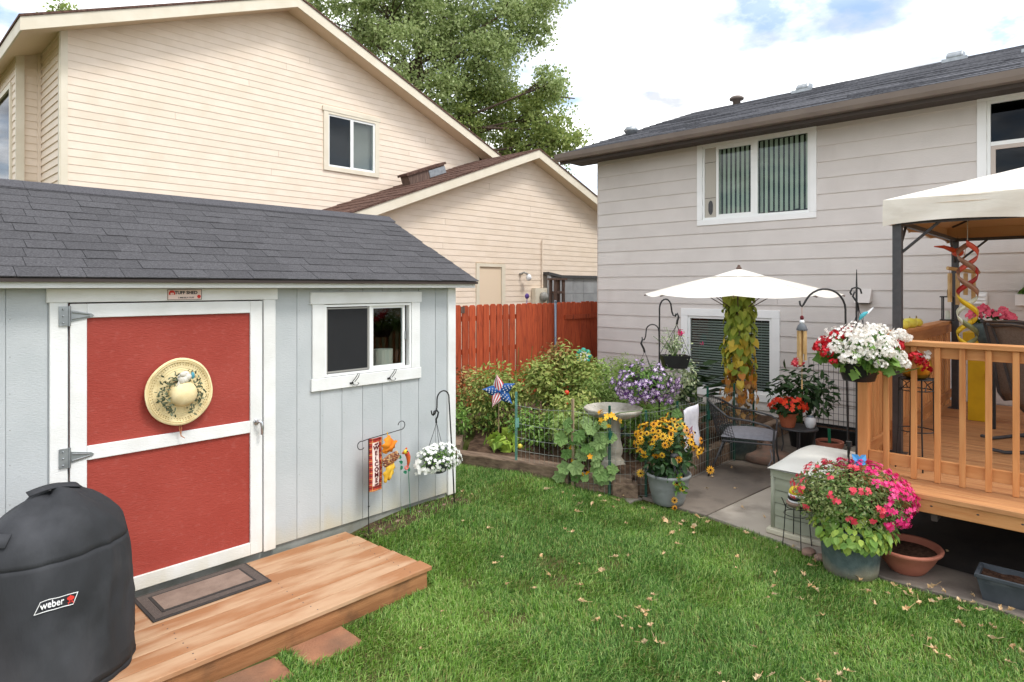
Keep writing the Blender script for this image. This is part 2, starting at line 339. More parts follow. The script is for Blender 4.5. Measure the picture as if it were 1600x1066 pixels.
def B(name, m, parent, a, b, bevel=0, label=None, rot=None): return MB().box(a, b, rot).build(name, m, parent, bevel=bevel, label=label)
def struct(o): o['kind'] = 'structure'; return o
def stuff(o): o['kind'] = 'stuff'; return o
# stamped shapes: leaves and petals
LEAF = ([(0,0,0),(.3,.2,.05),(.7,.17,.05),(1,0,-.06),(.7,-.17,.05),(.3,-.2,.05)], [(0,3,2,1),(0,5,4,3)])
THIN = ([(0,0,0),(.4,.09,.02),(1,0,-.08),(.4,-.09,.02)], [(0,3,2,1)])
WIDE = ([(0,0,0),(.15,.33,.06),(.6,.34,.06),(1,0,-.1),(.6,-.34,.06),(.15,-.33,.06)], [(0,3,2,1),(0,5,4,3)])
HEART = ([(.08,0,0),(-.12,.26,.05),(.1,.46,.07),(.5,.38,.05),(1,0,-.1),(.5,-.38,.05),(.1,-.46,.07),(-.12,-.26,.05)], [(0,4,3,2,1),(0,7,6,5,4)])
LOBED = ([(.05,0,0),(-.15,.3,.03),(.0,.5,.07),(.28,.38,.03),(.42,.56,.08),(.62,.3,.03),(1,0,-.06),(.62,-.3,.03),(.42,-.56,.08),(.28,-.38,.03),(0,-.5,.07),(-.15,-.3,.03)], [(0,6,5,4,3,2,1),(0,11,10,9,8,7,6)])
def star(n, inner, cup=.1, wid=0):
    v = [(0,0,0)]; f = []
    for i in range(n):
        a = 2*math.pi*i/n; h = math.pi/n
        v += [(math.cos(a-h)*inner, math.sin(a-h)*inner, cup*.3), (math.cos(a-h*.45)*.92, math.sin(a-h*.45)*.92, cup), (math.cos(a)*1.0, math.sin(a)*1.0, cup), (math.cos(a+h*.45)*.92, math.sin(a+h*.45)*.92, cup)]
    for i in range(n):
        b = 1+4*i; f.append((0, b, b+1, b+2, b+3, 1+4*((i+1)%n)))
    return v, f
SQUASH = (lambda P: ([(0,0,-.04)]+P+[(.5*p[0],.5*p[1],.5*p[2]+(.02 if i % 3 else -.03)) for i, p in enumerate(P)], [(0,19+i,19+(i+1)%18) for i in range(18)]+[(19+i,1+i,1+(i+1)%18,19+(i+1)%18) for i in range(18)]))([((.95 if i % 3 == 0 else .72 if i % 3 == 1 else .78)*(.62 if i == 9 else 1)*.62*math.cos(2*math.pi*i/18), (.95 if i % 3 == 0 else .72 if i % 3 == 1 else .78)*.62*math.sin(2*math.pi*i/18), .05+.06*math.sin(i*2.3)) for i in range(18)])
PETAL5 = star(5, .55, .15); STAR5 = ([(0,0,.02)]+[(math.cos(math.pi*i/5)*(1 if i%2==0 else .35), math.sin(math.pi*i/5)*(1 if i%2==0 else .35), .04) for i in range(10)], [(0,1+i,1+(i+1)%10) for i in range(10)])
DAISY = ([(0,0,0)]+[q for i in range(11) for q in ((math.cos(2*math.pi*i/11-.2)*.7, math.sin(2*math.pi*i/11-.2)*.7, -.05),(math.cos(2*math.pi*i/11)*1.0, math.sin(2*math.pi*i/11)*1.0, -.18),(math.cos(2*math.pi*i/11+.2)*.7, math.sin(2*math.pi*i/11+.2)*.7, -.05))], [(0,1+3*i,2+3*i,3+3*i) for i in range(11)])
SHARED = {}
DIAM = ([(0,0,0),(.45,.36,.03),(1,0,-.08),(.45,-.36,.03)], [(0,3,2,1)])
def fastmesh(name, V, F):
    """V (n,3), F list of equal-length or mixed faces as (counts, flat)"""
    me = bpy.data.meshes.new(name); cnt, flat = F
    me.vertices.add(len(V)); me.vertices.foreach_set('co', np.asarray(V, np.float32).ravel())
    me.loops.add(len(flat)); me.loops.foreach_set('vertex_index', np.asarray(flat, np.int32))
    me.polygons.add(len(cnt)); st = np.concatenate([[0], np.cumsum(cnt)[:-1]]).astype(np.int32); me.polygons.foreach_set('loop_start', st)
    me.update(calc_edges=True); return me
def unit(a): return a/np.maximum(np.linalg.norm(a, axis=1, keepdims=True), 1e-9)
def stamp(name, m, parent, shape, pts, nrm, size, axis=None, label=None, ind=None):
    pts = np.asarray(pts, float); n = len(pts); z = unit(np.asarray(nrm, float)+1e-6)
    x = np.random.normal(size=(n,3)) if axis is None else np.asarray(axis, float)+np.random.normal(size=(n,3))*1e-3
    x = unit(x-z*np.sum(x*z, axis=1, keepdims=True)); y = np.cross(z, x); size = np.broadcast_to(np.asarray(size, float), (n,))
    sv = np.array(shape[0], float); k = len(sv)
    if ind is None: ind = n <= 60 and size.mean() >= .025
    if ind:
        key = (id(shape), m); 
        if key not in SHARED:
            me = bpy.data.meshes.new(name); me.from_pydata(shape[0], [], shape[1]); me.materials.append(MATS[m]); SHARED[key] = me
        for i in range(n):
            o = bpy.data.objects.new(name, SHARED[key]); COL.objects.link(o); put(o, parent, label)
            M4 = Matrix((( x[i,0],y[i,0],z[i,0],0),(x[i,1],y[i,1],z[i,1],0),(x[i,2],y[i,2],z[i,2],0),(0,0,0,1))); o.matrix_basis = Matrix.Translation(pts[i])@M4@Matrix.Scale(float(size[i]),4)
        return o
    V = pts[:,None,:]+size[:,None,None]*(x[:,None,:]*sv[None,:,0:1]+y[:,None,:]*sv[None,:,1:2]+z[:,None,:]*sv[None,:,2:3])
    fl = np.array([i for f in shape[1] for i in f]); cn = np.array([len(f) for f in shape[1]])
    flat = (fl[None,:]+np.arange(n)[:,None]*k).ravel(); cnt = np.tile(cn, n)
    me = fastmesh(name, V.reshape(-1,3), (cnt, flat)); me.materials.append(MATS[m])
    o = bpy.data.objects.new(name, me); COL.objects.link(o); o['kind'] = 'stuff'; return put(o, parent, label)
def blob(n, c, r, shell=.6, zmin=-1):
    d = unit(np.random.normal(size=(n*2,3))); d = d[d[:,2] > zmin][:n]; n = len(d)
    rad = shell+(1-shell)*np.random.rand(n,1); p = np.array(c)+d*np.array(r)*rad
    return p, d
def leafmass(name, m, parent, c, r, n, size, shape=LEAF, shell=.55, zmin=-1, up=.5, droop=0, label=None):
    p, d = blob(n, c, r, shell, zmin); k = len(p)
    nr = d*.7+np.array([0,0,up])+np.random.normal(size=(k,3))*.45
    ax = d+np.random.normal(size=(k,3))*.5-np.array([0,0,droop])
    return stamp(name, m, parent, shape, p, nr, size*(.7+.6*np.random.rand(k)), ax, label)
def flowers(name, m, parent, c, r, n, size, shape=PETAL5, shell=.92, zmin=-.3, label=None, face=None):
    p, d = blob(n, c, np.array(r), shell, zmin)
    nr = d+np.random.normal(size=d.shape)*.35+(np.array(face) if face is not None else 0)
    return stamp(name, m, parent, shape, p, nr, size*(.8+.4*np.random.rand(len(p))), None, label)
def text_mesh(s, size, font_bold=.0, depth=.0015, sx=1.0):
    cu = bpy.data.curves.new('lettering', 'FONT'); cu.body = s; cu.size = size; cu.extrude = depth; cu.align_x = 'CENTER'; cu.align_y = 'CENTER'; cu.offset = font_bold
    o = bpy.data.objects.new('lettering', cu); COL.objects.link(o); bpy.context.view_layer.update()
    me = bpy.data.meshes.new_from_object(o.evaluated_get(bpy.context.evaluated_depsgraph_get())); bpy.data.objects.remove(o)
    for v in me.vertices: v.co.x *= sx
    return me
def letter(name, s, size, m, parent, M4, bold=0., wrap=None, sx=1.0):
    me = text_mesh(s, size, bold, sx=sx)
    for v in me.vertices: v.co = wrap(v.co) if wrap else M4@v.co
    me.materials.append(MATS[m]); o = bpy.data.objects.new(name, me); COL.objects.link(o); return put(o, parent)
def faceY(x, y, z): return Matrix.Translation((x,y,z))@Matrix.Rotation(R(90), 4, 'X')      # readable from -Y
def rects_minus(r, holes):
    out = [r]
    for h in holes:
        nx = []
        for a in out:
            x0,z0,x1,z1 = a; hx0,hz0,hx1,hz1 = h
            if hx0 >= x1 or hx1 <= x0 or hz0 >= z1 or hz1 <= z0: nx.append(a); continue
            if hx0 > x0: nx.append((x0,z0,hx0,z1))
            if hx1 < x1: nx.append((hx1,z0,x1,z1))
            m0, m1 = max(x0,hx0), min(x1,hx1)
            if hz0 > z0: nx.append((m0,z0,m1,hz0))
            if hz1 < z1: nx.append((m0,hz1,m1,z1))
        out = nx
    return out
def rotz(a): return Matrix.Rotation(a, 3, 'Z')
# ============================================================ ground
def sm(t): t = np.clip(t, 0, 1); return t*t*(3-2*t)
def hz(x, y): return .15*sm((np.asarray(y)-3.3)/1.2)*sm((np.asarray(x)-2.0)/1.6)+.012*np.sin(np.asarray(x)*2.1+1)*np.sin(np.asarray(y)*1.7)*sm((4.9-np.asarray(x))/.8)-.012
EDGE = [(-.6,4.9),(.0,5.02),(.6,5.2),(1.1,5.17),(1.6,5.24),(2.2,5.38),(3.0,5.47),(3.45,5.44),(3.9,5.2),(4.6,4.98),(5.3,4.74),(5.5,4.9),(6.1,5.6),(6.9,6.35),(7.8,6.6)]
def edge_x(y): return np.interp(y, [e[0] for e in EDGE], [e[1] for e in EDGE])
gm = MB().grid(lambda u, v: (-120+u*300, -120+v*300, -.06), 6, 6).build('ground', 'ground_earth'); struct(gm)
lw = MB().grid(lambda u, v: (-4+u*15, -4+v*13, float(hz(-4+u*15, -4+v*13))), 100, 90).build('lawn', 'lawn_earth', smooth=True); struct(lw)
# patio slabs (poured concrete with a saw joint), three pieces
def slab(name, poly, m, z=.012, th=.1):
    o = MB().prism([(x,y,z-th) for x, y in poly], (0,0,th)).build(name, m, bevel=.006); return o
pat = MB().prism([(5.0,-4,-.12),(10.2,-4,-.12),(10.2,3.4,-.12),(5.6,3.4,-.12)], (0,0,.1)).build('patio', 'concrete_dark'); struct(pat)
def pslab(poly, m):
    o = slab('slab', poly, m, z=.014, th=.05); put(o, pat)
pslab([(5.52,3.42),(5.50,2.72),(6.86,2.62),(10.05,2.45),(10.05,3.46),(6.0,3.44)], 'concrete_dark')
pslab([(5.495,2.705),(5.40,2.2),(5.28,1.6),(10.05,1.5),(10.05,2.435),(6.86,2.605)], 'concrete')
pslab([(5.275,1.585),(5.19,1.12),(5.22,.6),(5.0,-.4),(4.9,-3.9),(10.05,-3.9),(10.05,1.485)], 'concrete_dark')
fb = MB().grid(lambda u, v: (5.66+4.36*u+.05*math.sin(v*23)*(1-u)+.03*math.sin(v*41)*(1-u), -3.8+5.1*v+.05*math.sin(u*7), .019+.004*math.sin(u*31)*math.sin(v*27)), 30, 30).build('dark_ground_sheet', 'dark_ground', smooth=True); struct(fb)  # separate darker ground sheet over the slab, only beneath the deck
pslab([(5.40,3.60),(5.30,3.42),(5.50,3.40),(5.56,3.56)], 'concrete')
# ============================================================ shed
sh = thing('garden_shed', 'grey garden shed with white trim, red door and dark shingle roof', 'shed', (2.1,4.55,0))
XL, XR, YF, YB = .12, 4.0, 4.55, 7.12
holes = [(.937,.17,2.13,2.032),(2.637,1.401,3.492,1.983)]
bk = MB()
for a in rects_minus((XL,.19,XR,2.17), holes): bk.box((a[0],YF+.006,a[1]),(a[2],YF+.05,a[3]))
bk.box((XL,YB-.04,.19),(XR,YB,2.17)); bk.box((XL,YF+.05,.19),(XL+.04,YB-.04,2.17)); bk.box((XR-.04,YF+.05,.19),(XR,YB-.04,2.17))
for x in (XL, XR-.04): bk.prism([(x,YF+.02,2.17),(x,YB,2.17),(x,5.84,2.80)], (.04,0,0))
bk.build('wall', 'shed_grey', sh)
MB().box((XL+.04,YF+.05,.19),(XR-.04,YB-.04,.21)).build('floor', 'room_wood', sh)
il = MB(); il.box((XL+.045,YB-.06,.21),(XR-.045,YB-.045,2.1)); il.box((XR-.06,YF+.06,.21),(XR-.045,YB-.07,2.1))
il.build('inner_panel', 'room_wood', sh)
gx = [2.408+.1965*k for k in range(-12, 9)]; gx = [g for g in gx if XL < g < XR-.03]; gx = [XL]+gx+[XR-.075]
for a, b in zip(gx[:-1], gx[1:]):
    for r in rects_minus((a+.0025,.185,b-.0025,2.115), holes):
        if r[2]-r[0] < .012 or r[3]-r[1] < .012: continue
        B('siding_panel', 'shed_grey', sh, (r[0],YF,r[1]), (r[2],YF+.0055,r[3]))
B('foundation', 'foundation', sh, (XL,YF+.02,-.1), (XR-.02,YB,.185))
B('corner_board', 'shed_white', sh, (XR-.075,YF-.02,.16), (XR+.02,YF+.014,2.114), .004)
B('corner_board', 'shed_white', sh, (XR+.001,YF+.016,.17), (XR+.02,YF+.1,2.114), .003)
nl = MB()
for a in gx[1:-1]:
    for k in range(9):
        z = .26+k*.21+random.uniform(-.01,.01)
        if any(h[0]-.1 < a < h[2]+.1 and h[1]-.1 < z < h[3]+.1 for h in holes): continue
        nl.ball((a+.02,YF-.0002,z), (.0032,.0012,.0032), 6, 4)
stuff(nl.build('nail_head', 'meter_grey', sh))
# door with its casing
B('door_casing', 'shed_white', sh, (.842,YF-.02,.17), (.93,YF,2.028), .003); B('door_casing', 'shed_white', sh, (2.137,YF-.02,.17), (2.229,YF,2.028), .003)
B('door_casing', 'shed_white', sh, (.826,YF-.024,2.0285), (2.243,YF,2.112), .003)
door = B('door', 'shed_red', sh, (.942,YF-.004,.178), (2.125,YF+.03,2.02))
D0 = YF-.022
for a, b in (((.942,D0,.178),(1.028,YF-.0045,2.02)), ((2.036,D0,.178),(2.125,YF-.0045,2.02)), ((1.0285,D0,1.934),(2.0355,YF-.0045,2.02)), ((1.0285,D0,1.066),(2.0355,YF-.0045,1.152)), ((1.0285,D0,.178),(2.0355,YF-.0045,.268))):
    B('door_rail', 'shed_white', door, a, b, .003)
MB().box((.928,YF+.035,.17),(2.14,YF+.04,2.035)).build('door_backing', 'dark_gap', sh)
for z in (1.948, 1.101):
    h = MB(); h.box((.885,D0-.008,z-.058),(.932,D0-.0005,z+.058)); h.tube([(.937,D0-.008,z-.06),(.937,D0-.008,z+.06)], .007, 8)
    h.prism([(.945,D0-.007,z-.034),(.945,D0-.007,z+.034),(1.05,D0-.007,z+.012),(1.064,D0-.007,z),(1.05,D0-.007,z-.012)], (0,.0065,0))
    h.tube([(.95,D0-.009,z+.02),(1.04,D0-.009,z+.006)], .004, 5); h.tube([(.95,D0-.009,z-.02),(1.04,D0-.009,z-.006)], .004, 5)
    for zz in (-.04,0,.04): h.ball((.905,D0-.009,z+zz), .006, 6, 4)
    h.build('hinge', 'galv', door)
h = MB(); h.lathe([(.001,-.012),(.02,-.012),(.02,.0),(.001,0)], (0,0,0), 14); h.v = [(2.076+v[0], D0-.001+v[2]*.9, 1.14+v[1]) for v in h.v]
h.tube([(2.072,D0-.012,1.145),(2.078,D0-.045,1.148),(2.096,D0-.05,1.14),(2.102,D0-.048,1.1),(2.1,D0-.045,1.05)], [.011,.012,.013,.013,.01], 8); h.build('handle', 'aluminium', door, smooth=True)
# shed window
wn = B('window', 'shed_white', sh, (2.512,YF-.024,1.985), (3.607,YF+.0,2.08), .003)
B('side_trim', 'shed_white', wn, (2.531,YF-.02,1.4), (2.634,YF,1.9845), .003); B('side_trim', 'shed_white', wn, (3.496,YF-.02,1.4), (3.59,YF,1.9845), .003)
B('sill_board', 'shed_white', wn, (2.52,YF-.024,1.302), (3.602,YF,1.3995), .003)
fr = MB()
for a, b in (((2.637,YF-.012,1.404),(2.655,YF+.04,1.98)), ((3.475,YF-.012,1.404),(3.493,YF+.04,1.98)), ((2.655,YF-.012,1.962),(3.475,YF+.04,1.98)), ((2.655,YF-.012,1.404),(3.475,YF+.04,1.424)), ((3.062,YF-.006,1.424),(3.09,YF+.036,1.962))): fr.box(a, b)
fr.build('frame', 'white_vinyl', wn)
s_ = MB()
for a, b in (((3.09,YF+.008,1.424),(3.108,YF+.03,1.962)), ((3.415,YF+.008,1.424),(3.44,YF+.03,1.962)), ((3.108,YF+.008,1.94),(3.415,YF+.03,1.962)), ((3.108,YF+.008,1.424),(3.415,YF+.03,1.45))): s_.box(a, b)
s_.build('sash', 'white_vinyl', wn)
B('latch', 'galv', wn, (3.436,YF-.004,1.66), (3.446,YF+.007,1.73))
B('pane', 'glass', wn, (3.108,YF+.018,1.45), (3.415,YF+.022,1.94))
sf = MB()
for a, b in (((2.656,YF+.0,1.43),(2.67,YF+.008,1.955)), ((3.046,YF+.0,1.43),(3.06,YF+.008,1.955)), ((2.67,YF,1.943),(3.046,YF+.008,1.955)), ((2.67,YF,1.43),(3.046,YF+.008,1.444))): sf.box(a, b)
sf.build('screen_frame', 'meter_grey', wn)
sm_ = MB()
for i in range(95): x = 2.671+i*.00395; sm_.box((x,YF+.003,1.444),(x+.0017,YF+.0038,1.943))
for i in range(125): z = 1.446+i*.00398; sm_.box((2.671,YF+.0042,z),(3.046,YF+.0049,z+.0017))
stuff(sm_.build('screen', 'screen_mesh', wn))
B('pane', 'glass_dark', wn, (2.67,YF+.024,1.43), (3.06,YF+.028,1.955))
# eaves and roof
B('fascia', 'shed_white', sh, (-.05,4.42,2.114), (4.17,4.442,2.168), .003)
MB().box((-.05,4.443,2.118),(4.17,YF-.026,2.13)).build('soffit', 'shed_white', sh)
MB().prism([(4.15,4.43,2.12),(4.15,4.43,2.178),(4.15,5.84,2.86),(4.15,5.84,2.79)], (.022,0,0)).build('rake_board', 'shed_white', sh)
MB().prism([(4.15,7.25,2.12),(4.15,7.25,2.178),(4.15,5.84,2.86),(4.15,5.84,2.79)], (.022,0,0)).build('rake_board', 'shed_white', sh)
P0, P1 = Vector((0,4.385,2.178)), Vector((0,5.84,2.882)); sl = (P1-P0); SL = sl.length; sd_ = sl.normalized(); nn_ = Vector((0,-sd_.z,sd_.y))
rf = MB().prism([(-.08,4.40,2.168),(-.08,5.84,2.872),(-.08,7.29,2.168),(-.08,7.29,2.15),(-.08,5.84,2.855),(-.08,4.40,2.15)], (4.25,0,0)).build('roof', 'drip_edge', sh)
MB().box((-.06,4.388,2.150),(4.175,4.4,2.172)).build('drip_edge', 'drip_edge', rf)
rows = 12; ex = SL/rows
for i in range(rows):
    x = -.08-random.random()*.3; t0 = i*ex-.004
    while x < 4.17:
        wd = random.choice((.13,.17,.2,.25,.3)); x1 = min(x+wd, 4.178); x0 = max(x,-.085); th = random.choice((.007,.007,.010)); dl = random.uniform(-.002,.002)
        if x1-x0 > .03:
            a = P0+sd_*(t0+dl); b = P0+sd_*min(t0+ex+.012, SL)
            vs = [a+nn_*.001, b-nn_*.002, b+nn_*.004, a+nn_*th]
            MB().prism([(x0+.0015,v.y,v.z) for v in vs], (x1-x0-.003,0,0)).build('shingle', 'shingle', rf)
        x += wd
a = P0; MB().prism([(-.085,7.29,2.172),(-.085,5.84,2.876),(-.085,5.84,2.884),(-.085,7.30,2.180)], (4.263,0,0)).build('back_slope', 'ridge_shingle', rf)
for k in range(17):
    x0 = -.09+k*.252
    MB().prism([(x0,5.72,2.832),(x0,5.84,2.896),(x0,5.96,2.832),(x0,5.96,2.842),(x0,5.84,2.908),(x0,5.72,2.842)], (.25,0,0)).build('ridge_cap', 'ridge_shingle', rf)
# maker's plate over the door
sg = B('maker_plate', 'flag_cream', sh, (1.478,YF-.03,2.036), (1.694,YF-.0245,2.106)); YS = YF-.031
MB().box((1.478,YS-.001,2.036),(1.694,YS+.0005,2.0385)).box((1.478,YS-.001,2.1035),(1.694,YS+.0005,2.106)).box((1.478,YS-.001,2.0386),(1.4805,YS+.0005,2.1034)).box((1.6915,YS-.001,2.0386),(1.694,YS+.0005,2.1034)).build('plate_border', 'print_black', sg)
letter('lettering', 'TUFF SHED', .029, 'print_black', sg, faceY(1.594,YS,2.083), .0008); letter('lettering', '1-800-BUY-TUFF', .0145, 'print_black', sg, faceY(1.594,YS,2.05))
lg = MB(); lg.prism([(1.486,YS,2.07),(1.524,YS,2.07),(1.524,YS,2.086),(1.514,YS,2.099),(1.496,YS,2.099),(1.486,YS,2.086)], (0,-.001,0)); lg.build('emblem', 'print_red', sg)
MB().box((1.496,YS-.002,2.071),(1.5035,YS-.0012,2.083)).box((1.507,YS-.002,2.071),(1.5145,YS-.0012,2.083)).build('emblem', 'flag_cream', sg)
q = MB(); q.lathe([(.0,0),(.012,0),(.012,.001),(.0,.001)], (0,0,0), 12); q.v = [(1.676+v[0],YS-v[2],2.057+v[1]) for v in q.v]; q.build('emblem', 'print_red', sg)
# things kept inside, seen through the pane
ro = MB(); ro.lathe([(.06,0),(.085,0),(.085,1.36),(.055,1.36),(.05,1.2)], (0,0,0), 20); ro.v = [(3.27+v[0]*1.1+v[2]*.03, 4.68+v[1]*.9+v[2]*.02, .21+v[2]) for v in ro.v]
tag(ro.build('carpet_roll', 'roll', smooth=False), 'pale rolled-up rug standing inside the shed behind the window', 'rug roll')
# ============================================================ wooden platform before the shed door
pf = thing('wooden_platform', 'low wooden platform step with damp boards in front of the shed door', 'platform', (1.4,4,0))
ys = [3.50+.1445*k for k in range(8)]
for k in range(7):
    y0 = ys[k]; e = random.uniform(-.006,.006)
    B('plank', 'platform_dry', pf, (-.4,y0+.003,.112), (2.88+e-.012*k,ys[k+1]-.003,.14), .003)
B('fascia_board', 'platform_side', pf, (-.4,3.52,-.03), (2.85,3.558,.1115)); B('fascia_board', 'platform_side', pf, (2.815,3.5585,-.03), (2.85,4.5,.1115)); B('joist', 'platform_side', pf, (1.2,3.56,-.03), (1.24,4.5,.1115))
sc_ = MB()
for k in range(7):
    for x in (2.72,2.0,1.3):
        for d in (.04,.105): sc_.lathe([(.0045,0),(.0045,.0008)], (x+random.uniform(-.01,.01), ys[k]+d, .1402), 6)
stuff(sc_.build('screw', 'dark_metal', pf))
# door mat
dm = thing('door_mat', 'rectangular brown door mat with dark border on the wooden platform', 'door mat', (1.62,4.3,.141))
B('border', 'mat_dark', dm, (1.262,4.10,.1405), (1.99,4.505,.149), .003); B('inner_band', 'mat_rib', dm, (1.28,4.118,.1495), (1.972,4.487,.1515)); B('inner_border', 'mat_dark', dm, (1.335,4.172,.152), (1.917,4.433,.155)); B('centre', 'mat_tan', dm, (1.352,4.189,.1555), (1.90,4.416,.1575))
# stepping pavers
for k, (c, a) in enumerate((((1.96,3.37),.02), ((1.52,3.36),-.03), ((1.07,3.35),.04))):
    m = MB(); m.prism([(c[0]+x*math.cos(a)-y*math.sin(a), c[1]+y*math.cos(a)+x*math.sin(a), -.05) for x, y in ((-.17,-.13),(-.12,-.145),(.14,-.14),(.185,-.11),(.19,.12),(-.18,.135))], (0,0,.058))
    tag(m.build('stepping_stone', 'paver', bevel=.008), ['square brown stepping stone beside the platform, nearest its right corner', 'brown stepping stone at the bottom edge below the platform', 'brown stepping stone farthest left along the platform'][k], 'stepping stone', 'stepping stones along the platform')
# ============================================================ covered kettle grill
G = (.745,3.965,.14)
gr = thing('covered_grill', 'kettle grill under a black fabric cover with a printed logo', 'grill', G)
prof = [(.372,.0),(.374,.05),(.37,.13),(.36,.3),(.348,.46),(.336,.6),(.328,.66),(.316,.72),(.292,.775),(.25,.825),(.2,.862),(.15,.888),(.128,.91),(.115,.925),(.06,.932),(.005,.932)]
pz = np.array([p[1] for p in prof]); pr = np.array([p[0] for p in prof])
def gfold(q, z):
    s = 1+.022*math.sin(3*q+1+z*3)+.018*math.sin(7*q+z*7)*(1 if z < .75 else .5)+.03*max(0,math.sin(9*q-z*4))**4*max(0,1-abs(z-.45)*1.8)+.012*math.sin(17*q+z*6)*max(0,.9-z)+.035*math.sin(5*q+2)*math.exp(-((z-.84)/.07)**2)
    s += .022*abs(math.sin(6.5*q+2.2*math.sin(z*8)))**6*(1 if z < .8 else .3)-.02*abs(math.sin(4.5*q+1.7+3*z))**8-.015
    s += .05*math.exp(-((z-.72)/.07)**2)*math.cos(2*q-.8)*.6
    return s
def gpt(q, z, off=0):
    r = float(np.interp(z, pz, pr))*gfold(q, z)+off
    return Vector((G[0]+r*math.cos(q), G[1]+r*math.sin(q), G[2]+z+(.012*math.sin(4*q)+.02*math.sin(q+2) if z > .6 else 0)*min(1,(z-.6)*6 if z > .6 else 0)))
zs = [0,.012,.024,.028,.032,.06,.1,.15,.2,.25,.3,.35,.4,.45,.5,.55,.6,.64,.66,.664,.668,.69,.72,.75,.78,.81,.84,.86,.885,.905,.92,.928,.932]
cv = MB(); sg_ = 120
for z in zs:
    for k in range(sg_):
        q = 2*math.pi*k/sg_; cv.v.append(tuple(gpt(q, z, -.008 if (.662 <= z <= .665 or .026 < z < .03) else 0)))
n_ = len(zs); cv.f = [(i*sg_+k, i*sg_+(k+1)%sg_, (i+1)*sg_+(k+1)%sg_, (i+1)*sg_+k) for i in range(n_-1) for k in range(sg_)]+[tuple((n_-1)*sg_+k for k in range(sg_))]
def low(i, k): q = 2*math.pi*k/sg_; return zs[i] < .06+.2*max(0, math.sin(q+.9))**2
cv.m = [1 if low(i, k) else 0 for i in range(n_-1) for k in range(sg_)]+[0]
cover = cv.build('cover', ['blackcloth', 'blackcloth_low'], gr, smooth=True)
st = MB(); st.grid(lambda u, v: gpt(R(150)+u*R(75), .77+.05*v, .012+.02*math.sin(math.pi*u)), 10, 2); st.build('handle_flap', 'blackcloth', cover, thick=.006, smooth=True)
tp = MB(); tp.grid(lambda u, v: (G[0]-.1+.22*u, G[1]-.045+.09*v, G[2]+.935+.02*math.sin(math.pi*u)), 8, 3); tp.build('top_handle', 'blackcloth', cover, thick=.006, smooth=True)
qa = math.atan2(-G[1], -G[0])+.06
def gw(zc, off):
    def f(c): return gpt(qa+c.x/.37, zc+c.y, off+c.z)
    return f
bd = MB(); W_, H_ = .08, .026
for (x0, x1, y0, y1) in ((-W_,W_,H_-.0035,H_),(-W_,W_,-H_,-H_+.0035),(-W_,-W_+.0035,-H_,H_),(W_-.0035,W_,-H_,H_)):
    bd.grid(lambda u, v: gw(.485,.009)(Vector((x0+u*(x1-x0)+.012*(y0+v*(y1-y0))/H_, y0+v*(y1-y0), 0))), 10 if x1-x0 > .1 else 1, 1 if x1-x0 > .1 else 5)
bd.build('logo_frame', 'print_white', cover)
letter('logo_lettering', 'weber', .044, 'print_white', cover, None, .0005, wrap=lambda c: gw(.487,.009)(Vector((c.x-.019, c.y, c.z))), sx=.86)
k_ = MB()
def kp(poly): k_.add([gw(.485,.010)(Vector((x,y,0))) for x, y in poly], [tuple(range(len(poly)))])
kp([(.058+.016*math.cos(a), .006+.010*math.sin(a)) for a in np.linspace(0,2*math.pi,14)[:-1]]); kp([(.053,-.002),(.056,-.002),(.048,-.021),(.045,-.021)]); kp([(.060,-.002),(.063,-.002),(.071,-.021),(.068,-.021)]); kp([(.044,-.013),(.072,-.013),(.072,-.0105),(.044,-.0105)]); kp([(.055,.016),(.061,.016),(.061,.020),(.055,.020)])
k_.build('logo_emblem', 'print_red', cover)
# ============================================================ hat on the door
HC = Vector((1.545, D0-.012, 1.428))
hat = thing('straw_hat', 'yellow straw sun hat with greenery hanging on the red door', 'hat', HC)
br = MB(); ns = 48
for r, y in ((.08,-.03),(.11,-.022),(.15,-.018),(.19,-.022),(.215,-.028),(.222,-.024)):
    for k in range(ns):
        q = 2*math.pi*k/ns; wv = .008*math.sin(2*q+.6)+.006*math.sin(5*q)
        br.v.append((HC.x+r*math.cos(q)*.95, HC.y+y+wv*r/.2, HC.z+r*math.sin(q)))
br.f = [(i*ns+k, i*ns+(k+1)%ns, (i+1)*ns+(k+1)%ns, (i+1)*ns+k) for i in range(5) for k in range(ns)]; br.m = [0]*len(br.f)
brim = br.build('brim', 'straw', hat, smooth=True, thick=.005)
rg_ = MB()
for rr in (.1,.115,.13,.145,.16,.2,.21):
    rg_.tube([(HC.x+rr*math.cos(q)*.95, HC.y-.022-(.0035)-(.006 if rr > .18 else 0)+(.008*math.sin(2*q+.6)+.006*math.sin(5*q))*rr/.2+(.004 if rr < .17 else 0), HC.z+rr*math.sin(q)) for q in np.linspace(0,2*math.pi,49)], .0022, 5, False)
stuff(rg_.build('straw_braid', 'straw', brim, smooth=True))
ev = MB()
for k in range(64):
    q = 2*math.pi*k/64
    for rr in (.178,.19): ev.ball((HC.x+rr*math.cos(q+rr)*.95, HC.y-.030+(.008*math.sin(2*q+.6)+.006*math.sin(5*q))*rr/.2, HC.z+rr*math.sin(q+rr)), .0032, 5, 3)
stuff(ev.build('eyelet_ring', 'straw_dark', brim))
cw = MB(); cw.lathe([(.088,0),(.086,.03),(.078,.06),(.06,.085),(.03,.098),(.004,.1)], (0,0,0), 26); cw.v = [(HC.x+.012+v[0], HC.y-.022-v[2], HC.z-.012+v[1]) for v in cw.v]; cw.build('crown', 'straw', hat, smooth=True)
pts = []; 
for k in range(170):
    a = random.choice((random.uniform(R(95),R(250)), random.uniform(R(-75),R(80)))); r = random.uniform(.09,.15)
    pts.append((HC.x+r*math.cos(a), HC.y-.045-random.random()*.03, HC.z+r*math.sin(a)-random.random()*.03))
stamp('greenery', 'eucalyptus', hat, LEAF, pts, np.random.normal(size=(len(pts),3))*.6+np.array([0,-1,0]), .028)
rb = MB()
